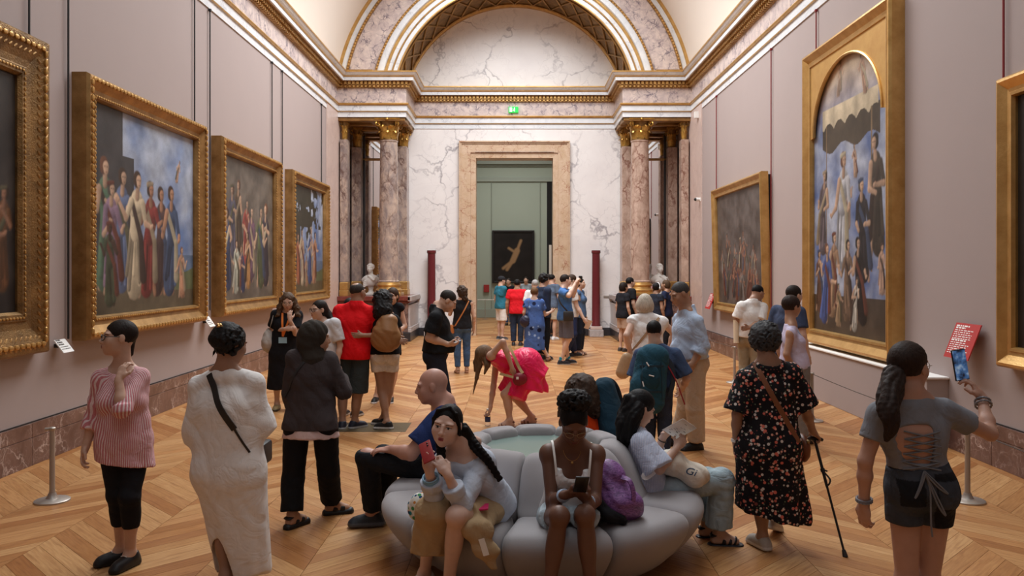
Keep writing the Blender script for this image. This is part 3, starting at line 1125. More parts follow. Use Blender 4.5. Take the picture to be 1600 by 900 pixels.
# lattice ribs of the soffit
m = MB()
na = 16
for i in range(na):
    t0 = radians(15) + radians(150) * i / na; t1 = radians(15) + radians(150) * (i + 1) / na
    for ya, yb in ((YF + .22, YB - .26), (YB - .26, YF + .22)):
        pts = []
        for q in range(7):
            t = t0 + (t1 - t0) * q / 6
            y = ya + (yb - ya) * q / 6
            pts.append((( R0 - .02) * cos(t), y, VZ + (R0 - .02) * sin(t)))
        m.tube(pts, 0.028, 5)
for y in (YF + .2, YB - .24):
    m.tube([((R0 - .02) * cos(radians(t)), y, VZ + (R0 - .02) * sin(radians(t))) for t in range(15, 166, 3)], 0.03, 5)
m.build('soffit_rib', M['gilt'], arch, True, origin=ao)
# bead rows of the breccia frame, foot of each
for s in (-1, 1):
    m = MB(); xa, xb = sorted((s * 3.80, s * 4.62)); m.bbox((xa, YF - .06, 7.24), (xb, YF + .02, 7.30), .01); m.build('gilt_foot', M['gilt'], arch, origin=ao)
m = MB()
for r in (4.585, 3.83):
    am = math.asin((7.3 - VZ) / r); n_ = int((pi - 2 * am) * r / 0.085)
    for i in range(n_):
        a = am + (pi - 2 * am) * (i + .5) / n_
        if VZ + r * sin(a) > 9.6: continue
        m.ball((r * cos(a), YF - .06, VZ + r * sin(a)), 0.028, 6, 4)
tag(m.build('bead', M['gilt_bright'], arch, True, origin=ao), kind='stuff')

# end piers: gilded soffit, pedestal, columns, pilasters, mirror
def capital(root, cx, cy, z0, z1, r, half=False, org=(0, 0, 0), quarter=None, flat=False):
    """leafy gilded capital between z0 and z1"""
    h = z1 - z0
    m = MB()
    m.lathe((cx, cy, z0), [(r * 1.06, 0), (r * 1.10, .02 * h), (r * 1.06, .05 * h), (r * .98, .07 * h), (r * 1.0, .5 * h), (r * 1.14, .78 * h), (r * 1.3, .88 * h)], 20)
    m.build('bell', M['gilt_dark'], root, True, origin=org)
    m = MB()
    q = r * 1.48
    m.bbox((cx - q, cy - q, z0 + .90 * h), (cx + q, cy + q, z1), .02)
    m.bbox((cx - q * .93, cy - q * .93, z0 + .86 * h), (cx + q * .93, cy + q * .93, z0 + .91 * h), .01)
    m.build('abacus', M['gilt_bronze'], root, origin=org)
    # leaves: two tiers of eight, curling out at the tip
    for tier, (zb, zt, ro, off) in enumerate(((.05, .44, 1.32, 0.0), (.10, .70, 1.36, pi / 8))):
        for i in range(8):
            a = off + i * pi / 4
            g = []
            for j in range(8):
                u = j / 7
                zz = zb + (zt - zb) * min(1, u * 1.18) - (max(0, u - .80) * .55)
                rr = r * (1.04 + (ro - 1.04) * u ** 2.2 + (.12 if u > .85 else 0))
                wd = r * (.30 + .12 * sin(u * pi)) * (1 - .65 * max(0, u - .7) / .3)
                row = []
                for kx in (-1, -.5, 0, .5, 1):
                    lob = 1 + .16 * (1 if j % 2 else -1) * (abs(kx) == 1)
                    rx = rr - .05 * r * abs(kx) + .03 * r * (kx == 0)
                    row.append((cx + rx * cos(a) - wd * kx * lob * sin(a), cy + rx * sin(a) + wd * kx * lob * cos(a), z0 + zz * h))
                g.append(row)
            m = MB(); m.sheet(np.array(g)); m.build('leaf', M['gilt_bronze'], root, True, origin=org)
    # corner volutes
    for i in range(4):
        a = pi / 4 + i * pi / 2
        pts, rads = [], []
        for j in range(16):
            u = j / 15
            th = u * 2.6 * pi
            rad = .15 * h * (1 - .75 * u)
            rc = r * 1.62
            pts.append((cx + (rc - rad * sin(th) * 1.0) * cos(a), cy + (rc - rad * sin(th)) * sin(a), z0 + .74 * h + rad * cos(th)))
            rads.append(r * .13 * (1 - .4 * u))
        pts.insert(0, (cx + r * 1.08 * cos(a), cy + r * 1.08 * sin(a), z0 + .5 * h)); rads.insert(0, r * .1)
        m = MB(); m.tube(pts, rads, 6); m.build('volute', M['gilt_bronze'], root, True, origin=org)
    for i in range(4):      # central flower of each face
        a = i * pi / 2
        m = MB(); m.ball((cx + q * cos(a), cy + q * sin(a), z0 + .92 * h), (r * .2, r * .2, r * .2), 8, 6); m.build('rosette', M['gilt_bronze'], root, True, origin=org)


ZP = 1.21       # top of the pedestals
for s, side in ((-1, 'left'), (1, 'right')):
    sd = 'left' if s < 0 else 'right'
    cm = 'column' if s < 0 else 'column_warm'
    # gilded ceiling of the niche
    so = structure(empty('trim_%d' % (3 if s < 0 else 4), (s * 3.85, 22.8, HC)))
    oo = (s * 3.85, 22.8, HC)
    xa, xb = sorted((s * 2.94, s * W))
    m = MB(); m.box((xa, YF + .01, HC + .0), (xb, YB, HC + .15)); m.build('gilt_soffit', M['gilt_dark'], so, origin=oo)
    for bx in ((xa, YF + .03, xb, YF + .28), (xa, 22.62, xb, 22.82), (xa, YB - .25, xb, YB - .02)):
        m = MB(); m.bbox((bx[0], bx[1], HC - .1), (bx[2], bx[3], HC + .01), .02); m.build('soffit_beam', M['gilt'], so, origin=oo)
    for bx in ((xa, xa + .16), (xb - .16, xb), ((xa + xb) / 2 - .08, (xa + xb) / 2 + .08)):
        m = MB(); m.bbox((bx[0], YF + .05, HC - .08), (bx[1], YB - .05, HC + .01), .02); m.build('soffit_beam', M['gilt'], so, origin=oo)
    # pedestal
    pr = empty('pedestal', (s * 3.85, 22.75, 0), 'marble pedestal with dark red top and brown front under the %s columns' % ('grey mottled' if s < 0 else 'warm tan'), 'pedestal', 'pedestals of the end wall columns')
    po = (s * 3.85, 22.75, 0)
    xi = s * 2.86
    WP, YP = W - .037, YB - .002
    xa, xb = sorted((xi, s * WP)); xa2, xb2 = sorted((s * 2.78, s * WP))
    m = MB(); m.bbox((xa2, YF - .10, 0), (xb2, YP, .24), .012); m.build('plinth', M['black_stone'], pr, origin=po)
    m = MB(); m.bbox((xa, YF - .02, .24), (xb, YP, 1.03), .008); m.build('body', M['breccia_dark'], pr, origin=po)
    m = MB(); q = sorted((xi, s * 2.80)); m.bbox((q[0], YF + .0, .38), (q[1], YP, .98), .012); m.build('side_panel', M['grey_marble'], pr, origin=po)
    m = MB(); q = sorted((xi, s * 2.77)); m.bbox((q[0], YF - .06, .24), (q[1], YP, .33), .012); m.bbox((q[0], YF - .04, .33), (q[1], YP, .38), .012); m.build('side_plinth', M['grey_marble'], pr, origin=po)
    m = MB(); m.bbox((xa - .05 * (s > 0), YF - .06, 1.03), (xb + .05 * (s < 0), YP, 1.09), .012); q = sorted((s * 2.78, s * WP)); m.bbox((q[0], YF - .12, 1.09), (q[1], YP, ZP), .014); m.build('top_slab', M['rosso'], pr, origin=po)
    q = sorted((s * 2.75, s * 2.86)); m = MB(); m.bbox((q[0], YF - .12, 1.08), (q[1], YP, ZP + .004), .014); m.build('side_cornice', M['grey_marble'], pr, origin=po)
    # free column
    cx, cy = s * 3.43, 22.22
    cr = empty('column', (cx, cy, ZP), ('grey mottled' if s < 0 else 'warm tan') + ' marble column with gilded leafy capital and base, free standing before the mirror', 'column', 'free columns of the end wall', 'thing')
    co = (cx, cy, ZP)
    m = MB(); m.bbox((cx - .36, cy - .36, ZP), (cx + .36, cy + .36, ZP + .10), .01)
    m.lathe((cx, cy, ZP), [(.345, .10), (.36, .13), (.36, .17), (.335, .20), (.31, .21), (.30, .25), (.32, .27), (.335, .30), (.325, .335), (.29, .35), (.285, .38)], 32); m.build('base', M['gilt_bright'], cr, True, origin=co)
    m = MB(); m.lathe((cx, cy, ZP), [(.285, .38), (.285, .41), (.262, .43), (.262, 1.0), (.258, 2.2), (.245, 3.4), (.234, 4.18), (.25, 4.2), (.25, 4.23)], 40); m.build('shaft', M[cm], cr, True, origin=co)
    capital(cr, cx, cy, 5.44, HC, .235, org=co)
    # pilasters: one on the end wall behind the column, one on the side wall
    for (qx, qy, hx, hy, cr_, nm, lab) in ((s * 3.22, YB - .29, .15, .24, .15, 'pilaster', 'square %s marble pilaster with gilded capital on the end wall behind the free column' % ('grey' if s < 0 else 'tan')),
                                      (s * 4.605, YF + .22, .10, .16, .070, 'pilaster', '%s marble pilaster with gilded capital against the side wall in front of the bust' % ('slim grey' if s < 0 else 'slim tan')),
                                      (s * 4.54, YB - .22, .13, .18, .11, 'pilaster', '%s marble pilaster with gilded capital in the back corner beside the mirror' % ('dim grey' if s < 0 else 'dim tan'))):
        qr = empty(nm, (qx, qy, ZP), lab, 'pilaster', 'pilasters of the end wall', 'thing')
        qo = (qx, qy, ZP)
        m = MB(); m.bbox((qx - hx * 1.18, qy - hy * 1.15, ZP), (qx + hx * 1.18, qy + min(hy * 1.15, YB - .002 - qy), ZP + .16), .012); m.bbox((qx - hx * 1.1, qy - hy * 1.1, ZP + .16), (qx + hx * 1.1, qy + min(hy, YB - .002 - qy), ZP + .38), .02); m.build('base', M['gilt_bright'], qr, origin=qo)
        m = MB(); m.bbox((qx - hx, qy - hy, ZP + .38), (qx + hx, qy + hy, 5.44), .01); m.build('shaft', M[cm], qr, origin=qo)
        capital(qr, qx, qy, 5.44, HC, cr_, org=qo)
    # mirror on the end wall
    q = sorted((s * 3.42, s * 4.38))
    mr = empty('mirror', ((q[0] + q[1]) / 2, YB - .02, ZP), 'tall mirror behind the bust between the %s pilasters' % ('grey' if s < 0 else 'tan'), 'mirror', 'tall niche mirrors')
    mo = ((q[0] + q[1]) / 2, YB - .02, ZP)
    m = MB(); m.box((q[0], YB - .02, ZP + .02), (q[1], YB - .005, 5.9)); m.build('glass', M['mirror'], mr, origin=mo)
    m = MB(); m.bbox((q[0] - .05, YB - .05, 5.1), (q[1] + .05, YB - .015, 5.17), .01); m.build('rail', M['gilt'], mr, origin=mo)
    m = MB()
    for xx in q: m.bbox((xx - .03, YB - .05, ZP), (xx + .03, YB - .004, 5.9), .008)
    m.build('frame', M['rod_black'], mr, origin=mo)

# bust: SDF head on draped shoulders, socle
def make_bust(cx, cy, z0, yaw, label):
    root = empty('bust', (cx, cy, z0), label, 'bust', 'marble busts before the mirrors')
    f = V(sin(yaw), cos(yaw), 0); r = V(cos(yaw), -sin(yaw), 0); u = V(0, 0, 1)
    R = np.stack([r, f, u])
    def L(a, b, c): return V(cx, cy, z0) + r * a + f * b + u * c
    S = F()
    S.ell(L(0, 0, .44), (.23, .13, .13), R, .05).ell(L(0, .03, .36), (.16, .12, .14), R, .05)
    S.cone(L(-.1, 0, .50), L(-.21, 0, .42), .07, .07, .04).cone(L(.1, 0, .50), L(.21, 0, .42), .07, .07, .04)
    S.cone(L(0, 0, .50), L(0, .01, .66), .075, .062, .03)
    S.cone(L(0, 0, .24), L(0, 0, .32), .055, .09, .04)
    for k in range(4):
        S.cone(L(-.2 + .02 * k, .10, .50 - .04 * k), L(.16, .13, .38 - .05 * k), .018, .022, .012)
    S.cone(L(.02, .11, .54), L(-.14, .13, .42), .03, .03, .02)
    S.clip(L(0, 0, .20), (0, 0, -1))
    S.build('torso', M['bust_marble'], root, .014)
    S = F()
    head_prims(S, L(0, .02, .755), R, 1.12, False)
    S.build('head', M['bust_marble'], root, .009)
    S = F()
    S.ell(L(0, .0, .80), (.098, .115, .095), R, .02)
    S.ell(L(0, .115, .745), (.065, .06, .085), R, .02, sub=True)
    S.noise = strands(.012, 0, 3, curl=48)
    S.clip(L(0, 0, .70), (0, 0, -1))
    S.build('curls', M['bust_marble'], root, .010)
    m = MB(); m.lathe((cx, cy, z0), [(.13, 0), (.13, .05), (.10, .07), (.07, .1), (.06, .16), (.08, .2), (.085, .22)], 24)
    m.bbox((cx - .14, cy - .14, z0), (cx + .14, cy + .14, z0 + .06), .008)
    m.build('socle', M['bust_marble'], root, True, origin=(cx, cy, z0))

# short porphyry columns standing before the end wall
for s, lab in ((-1, ''), (1, 'short dark red porphyry column on its grey block behind the woman in blue top')):
    cx, cy = s * 2.39 + (-.04 if s > 0 else 0), 23.42
    r = empty('porphyry_column', (cx, cy, 0), lab if s > 0 else 'short dark red porphyry column between the grey columns and the doorway', 'column', 'short porphyry columns', 'thing')
    m = MB(); m.bbox((cx - .20, cy - .20, 0), (cx + .20, cy + .20, .20), .012); m.build('block', M['grey_marble'], r, origin=(cx, cy, 0))
    m = MB(); m.bbox((cx - .17, cy - .17, .20), (cx + .17, cy + .17, .30), .02); m.build('base', M['pink_marble'], r, origin=(cx, cy, 0))
    m = MB(); m.lathe((cx, cy, 0), [(.135, .30), (.135, .34), (.122, .37), (.118, 1.4), (.112, 2.38), (.13, 2.40), (.135, 2.43), (.13, 2.48)], 28); m.build('shaft', M['porphyry'], r, True, origin=(cx, cy, 0))

# exit sign in the end frieze
r = empty('exit_sign', (-.03, YB - .03, 6.57), 'lit green exit sign with white running figure on the marble frieze', 'sign')
m = MB(); m.bbox((-.17, YB - .09, 6.49), (.11, YB - .03, 6.66), .006); m.build('panel', M['exit'], r, origin=(-.03, YB - .03, 6.57))
m = MB()
m.box((-.14, YB - .094, 6.515), (-.07, YB - .089, 6.635))
m.build('door_symbol', M['exit_white'], r, origin=(-.03, YB - .03, 6.57))
m = MB()
m.ball((.0, YB - .092, 6.625), (.012, .003, .012), 8, 6)
for a, b in (((-.003, 6.61), (-.012, 6.57)), ((-.012, 6.57), (.008, 6.545)), ((.008, 6.545), (.0, 6.515)), ((-.012, 6.57), (-.03, 6.545)), ((-.03, 6.545), (-.048, 6.54)), ((-.005, 6.60), (.018, 6.585)), ((-.006, 6.60), (-.026, 6.59))):
    m.tube([(a[0], YB - .092, a[1]), (b[0], YB - .092, b[1])], .0055, 5)
m.build('running_figure', M['exit_white'], r, origin=(-.03, YB - .03, 6.57))

# small wall fittings on the end wall and side walls
def fitting(name, lo, hi, mat, label, cat, group=None):
    m = MB(); m.bbox(lo, hi, .006)
    c = ((lo[0] + hi[0]) / 2, (lo[1] + hi[1]) / 2, lo[2])
    o = m.build(name, M[mat], None, origin=c); o.location = c
    return tag(o, label, cat, group)
fitting('wall_label', (-2.90, YB - .015, 1.10), (-2.74, YB, 1.17), 'steel', 'small grey wall label on white marble beside the grey columns', 'label')
fitting('wall_label', (2.60, YB - .015, 1.10), (2.76, YB, 1.17), 'steel', 'small grey wall label on white marble beside the tan columns', 'label')
def camera_unit(x, y, z, label, cone=True):
    r = empty('security_camera', (x, y, z), label, 'camera')
    m = MB(); m.bbox((x - .0, y - .05, z - .05), (x + .05, y + .05, z + .05), .008); m.build('bracket', M['plastic_white'], r, origin=(x, y, z))
    m = MB(); m.tube([(x, y, z), (x - .10, y - .02, z)], [.045, .05], 12); m.build('housing', M['plastic_white'], r, True, origin=(x, y, z))
    m = MB(); m.ball((x - .11, y - .025, z), .042, 10, 8); m.build('lens', M['plastic_black'], r, True, origin=(x, y, z))
camera_unit(W - .05, 20.75, 3.72, 'white wall camera with black lens on the pale pilaster strip')
fitting('motion_sensor', (W - .14, 20.9, 5.83), (W - .035, 21.0, 6.0), 'plastic_white', 'small white sensor high on the pilaster just under the cornice', 'sensor')

# hanging rods: black on the left wall, red on the right
def rod(x, y, z0, z1, mat, label, group):
    m = MB(); m.tube([(x, y, z0), (x, y, z1)], .011, 8)
    m.bbox((x - .02, y - .02, z1 - .04), (x + .02, y + .02, z1), .004)
    o = m.build('hanging_rod', M[mat], None, origin=(x, y, z0)); o.location = (x, y, z0)
    tag(o, label, 'rod', group)
lr = [(8.0, 4.2, 'black hanging rod above the cropped dark painting, the nearer to the corner of view'), (8.70, 1.2, 'black hanging rod in the gap between the cropped painting and the large blue-sky painting'),
      (12.12, 4.1, 'black hanging rod at the far end of the large blue-sky painting'), (12.73, 1.3, 'black hanging rod in the gap after the large blue-sky painting'),
      (15.97, 4.0, 'black hanging rod over the far corner of the dark crowd painting'), (16.67, 1.3, 'black hanging rod between the dark crowd painting and the last small painting'),
      (20.05, 4.0, 'black hanging rod over the far edge of the last left wall painting')]
for y, z, lab in lr: rod(-W + .03, y, z, HC - .01, 'rod_black', lab, 'black picture rods on the left wall')
for y, z, lab in [(19.1, 3.7, 'red hanging rod over the far corner of the dark battle painting'), (15.0, 1.2, 'red hanging rod running down the near side of the battle painting'),
                  (12.75, 5.2, 'red hanging rod just above the far corner of the tall arched painting'), (7.85, 3.7, 'red hanging rod above the cropped dark painting near the phone')]:
    rod(W - .03, y, z, HC - .01, 'rod_red', lab, 'red picture rods on the right wall')

# mauve ledge under the tall painting
m = MB(); m.bbox((W - .24, 8.9, 0), (W, 13.1, .74), .006)
lg = structure(m.build('trim_5', M['mauve']))
m = MB(); m.bbox((W - .26, 8.88, .74), (W, 13.12, .765), .006); m.build('ledge_top', M['paper'], lg)

# stanchions with cord
def stanchion(x, y, label):
    r = empty('stanchion', (x, y, 0), label, 'barrier', 'low barrier posts')
    o3 = (x, y, 0)
    m = MB(); m.lathe(o3, [(.138, 0), (.138, .012), (.13, .018), (.05, .028), (.035, .05), (.03, .07)], 32); m.build('base', M['steel'], r, True, origin=o3)
    m = MB(); m.lathe(o3, [(.029, .05), (.022, .09), (.02, .60)], 20); m.build('post', M['steel'], r, True, origin=o3)
    m = MB(); m.lathe(o3, [(.024, .595), (.027, .6), (.027, .615), (.02, .622)], 20); m.tube([(x - .05, y - .02, .607), (x + .02, y, .61)], .014, 10); m.build('cap', M['steel'], r, True, origin=o3)
stanchion(-3.85, 6.82, 'satin steel barrier post on round base by the left wall skirting')
stanchion(3.83, 6.82, 'satin steel barrier post behind the girl holding up a phone')
stanchion(3.83, 10.4, 'satin steel barrier post between the floral dress woman and the ledge')
stanchion(3.78, 13.9, 'thin steel barrier post just behind the man in white shirt')
m = MB()
for a, b in (((3.83, 6.82), (3.83, 10.4)), ((3.83, 10.4), (3.78, 13.9)), ((3.83, 6.82), (3.83, 3.3)), ((3.78, 13.9), (3.78, 17.4))):
    m.tube([(a[0] + (b[0] - a[0]) * t, a[1] + (b[1] - a[1]) * t, .605 - .03 * sin(pi * t)) for t in np.linspace(0, 1, 9)], .004, 6, False)
tag(m.build('barrier_rope', M['cord']), 'thin grey cord strung between the barrier posts along the right wall', 'rope')

# brass floor grille
r = empty('floor_grille', (-2.0, 9.95, 0), 'brass slotted grille set in the parquet by the black trainers', 'grille')
m = MB(); m.box((-2.22, 9.72, -.004), (-1.28, 10.3, .001)); m.build('recess', M['black'], r, origin=(-2.0, 9.95, 0))
for i in range(13):
    m = MB(); m.box((-2.22, 9.74 + i * .045, .0), (-1.28, 9.755 + i * .045, .003)); m.build('slat', M['brass'], r, origin=(-2.0, 9.95, 0))

# ---- the green room beyond the doorway
GY = 32.4
gw = structure(empty('wall_green', (0, GY, 0)))
m = MB(); m.box((-6, GY, 0), (6, GY + .2, 8)); m.build('painted_wall', M['green_wall'], gw, origin=(0, GY, 0))
m = MB(); m.bbox((-6, GY - .06, 0), (6, GY, .35), .01); m.build('skirting', M['green_trim'], gw, origin=(0, GY, 0))
for z0, z1, d in ((5.42, 5.52, .07), (5.52, 5.60, .04), (6.02, 6.1, .08), (6.1, 6.3, .2), (6.3, 6.5, .3)):
    m = MB(); m.bbox((-6, GY - d, z0), (6, GY, z1), .01); m.build('moulding', M['green_trim'], gw, origin=(0, GY, 0))
for s in (-1, 1):
    structure(MB.build((lambda m: (m.box((min(s * 5.8, s * 6), YB + .5, 0), (max(s * 5.8, s * 6), GY, 8)), m)[1])(MB()), 'wall_green_' + ('left' if s < 0 else 'right'), M['green_wall']))
m = MB(); m.box((-6, YB + .5, 8), (6, GY, 8.2)); structure(m.build('ceiling_green', M['plaster']))
m = MB(); m.box((-6, YB, -.12), (-W - .2, 33.4, 0)); m.box((W + .2, YB, -.12), (6, 33.4, 0)); structure(m.build('floor_green', M['planks_far']))
d2 = structure(empty('door_2', (1.42, GY, 0)))
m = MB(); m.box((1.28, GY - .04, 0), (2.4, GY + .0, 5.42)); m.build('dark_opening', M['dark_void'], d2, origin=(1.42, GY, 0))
m = MB(); m.box((1.36, GY - .05, 1.0), (1.46, GY - .035, 2.9)); m.build('bright_strip', M['plaster'], d2, origin=(1.42, GY, 0))
m = MB(); m.tube([(-.92, GY - .05, .35), (-.92, GY - .05, 5.42)], .012, 6); m.tube([(1.0, GY - .05, .35), (1.0, GY - .05, 5.42)], .012, 6); m.build('rod', M['green_trim'], gw, origin=(0, GY, 0))
fitting('alarm_panel', (-1.24, GY - .1, 1.02), (-1.02, GY, 1.32), 'red_plastic', 'small red alarm panel on the green wall beyond the doorway', 'panel')
r = empty('barrier_rail', (-1.1, GY - .9, 0), 'thin low rail in front of the green wall', 'barrier')
m = MB(); m.tube([(-2.6, GY - .9, .75), (-.7, GY - .9, .75)], .012, 6); m.build('rail', M['steel'], r, origin=(-1.1, GY - .9, 0))
for x in (-2.6, -1.15):
    m = MB(); m.tube([(x, GY - .9, 0), (x, GY - .9, .75)], .012, 6); m.lathe((x, GY - .9, 0), [(.12, 0), (.12, .012), (.02, .02)], 16); m.build('post', M['steel'], r, True, origin=(-1.1, GY - .9, 0))


# ------------------------------------------------------------------ pictures
def fbm(x, y, seed, oct=4, f0=1.0):
    r = random.Random(seed)
    o = np.zeros_like(x)
    a, f = 1.0, f0
    for _ in range(oct):
        p = [r.uniform(0, 6.28) for _ in range(4)]
        an = r.uniform(0, 3.14)
        u, v = x * cos(an) + y * sin(an), -x * sin(an) + y * cos(an)
        o += a * np.sin(f * 6.0 * u + p[0] + 1.3 * np.sin(f * 4.1 * v + p[1])) * np.sin(f * 5.2 * v + p[2] + 1.2 * np.sin(f * 3.7 * u + p[3]))
        a *= .55; f *= 1.9
    return o


def paint_canvas(nx, ny, w, h, bg, figs, seed=0, dark=0.0):
    """a generic figure painting: colours on a vertex grid. x 0..w, y 0..h (up)"""
    X, Y = np.meshgrid(np.linspace(0, w, nx), np.linspace(0, h, ny), indexing='ij')
    C = bg(X, Y)
    def over(mask, col):
        nonlocal C
        C = C * (1 - mask[..., None]) + col * mask[..., None]
    def soft(d, e=.012):
        return np.clip(.5 - d / (2 * e), 0, 1)
    def seg(p, q, r0, r1, col, e=.012):
        """a tapered stroke, lit from the upper left"""
        p, q = np.array(p), np.array(q); v = q - p
        t = np.clip(((X - p[0]) * v[0] + (Y - p[1]) * v[1]) / (v @ v + 1e-9), 0, 1)
        dx, dy = X - p[0] - t * v[0], Y - p[1] - t * v[1]
        r = r0 + t * (r1 - r0)
        sh = np.clip(.74 - .42 * (dx * .75 - dy * .65) / r, .25, 1.15)
        over(soft(np.sqrt(dx * dx + dy * dy) - r, e), np.array(col)[None, None] * sh[..., None])
    order = sorted(range(len(figs)), key=lambda i: -figs[i][1])
    for i in order:
        cx, by, ht, robe, skin, lean, kind = figs[i]
        if by < .6: by, ht = by * .55, ht * 1.06
        rr = random.Random(seed * 31 + i)
        rc, sk = np.array(lin(*robe)), np.array(lin(*skin))
        far_ = .75 + .25 * rr.random()
        rc, sk = rc * far_, sk * far_
        top = lambda u, dx=0: (cx + lean * u * ht + dx * ht + .02 * ht * sin(5 * u + i), by + u * ht)
        s = 1 if rr.random() < .5 else -1
        for q in (-1, 1):
            seg(top(.30, q * .05), (cx + q * ht * rr.uniform(.04, .12), by + .03 * ht), .045 * ht, .026 * ht, sk * .8)
        seg(top(.48, .0), top(.10, rr.uniform(-.04, .04)), .085 * ht, .105 * ht, rc * .85)
        for k in range(7):      # falling folds
            x0 = rr.uniform(-.07, .07); m_ = rr.choice([.45, .65, 1.0, 1.25])
            seg(top(rr.uniform(.42, .62), x0), top(rr.uniform(.06, .2), x0 * 1.6 + rr.uniform(-.05, .05)), .020 * ht, rr.uniform(.012, .034) * ht, rc * m_)
        seg(top(.50), top(.73), .075 * ht, .088 * ht, rc * rr.uniform(.8, 1.05))
        seg(top(.66, -.05), top(.70, .05), .05 * ht, .05 * ht, rc)
        r2 = np.array(lin(*rr.choice([(196, 182, 150), (120, 60, 44), (60, 78, 110), (96, 92, 66), (170, 150, 120), (70, 52, 46)]))) * far_
        seg(top(.72, -s * .07), top(.46, s * .09), .026 * ht, .034 * ht, r2); seg(top(.46, s * .09), top(.16, s * .13), .034 * ht, .05 * ht, r2 * .8)
        for q in (-1, 1):       # bent arms
            e = top(rr.uniform(.50, .62), q * rr.uniform(.12, .17)); h2 = (e[0] + q * ht * rr.uniform(-.17, .13), e[1] + ht * rr.uniform(-.08, .17))
            seg(top(.72, q * .085), e, .036 * ht, .030 * ht, rc if rr.random() < .6 else sk)
            seg(e, h2, .027 * ht, .017 * ht, sk); seg(h2, (h2[0] + q * .02 * ht, h2[1] + .012 * ht), .02 * ht, .015 * ht, sk)
        hx, hy = top(.885); hr = .052 * ht
        seg(top(.76), (hx, hy - .02 * ht), .030 * ht, .026 * ht, sk * .8)
        hc = np.array(lin(*rr.choice([(40, 30, 24), (70, 46, 30), (90, 84, 78), (110, 64, 40)]))) * far_
        seg((hx - s * .012 * ht, hy + .018 * ht), (hx - s * .02 * ht, hy - .01 * ht), hr * 1.08, hr * .9, hc)
        seg((hx + s * .012 * ht, hy + .004 * ht), (hx + s * .014 * ht, hy - .024 * ht), hr * .72, hr * .6, sk)
        for q in (-.016, .016): seg((hx + s * .014 * ht + q * ht - .006 * ht, hy + .004 * ht), (hx + s * .014 * ht + q * ht + .006 * ht, hy + .004 * ht), .004 * ht, .003 * ht, sk * .22, .008)
        seg((hx + s * .016 * ht - .006 * ht, hy - .034 * ht), (hx + s * .016 * ht + .006 * ht, hy - .034 * ht), .003 * ht, .003 * ht, sk * np.array([.5, .25, .22]), .008)
        if rr.random() < .3: seg((hx - hr, hy + .04 * ht), (hx + hr * .6, hy + .055 * ht), .022 * ht, .016 * ht, r2)
    C *= (1 + .16 * fbm(X, Y, seed + 99, 5, 1.6))[..., None]
    C = C * .82 + C.mean(-1, keepdims=True) * np.array([1.08, 1.0, .86]) * .18
    return np.clip(C, .002, 1)


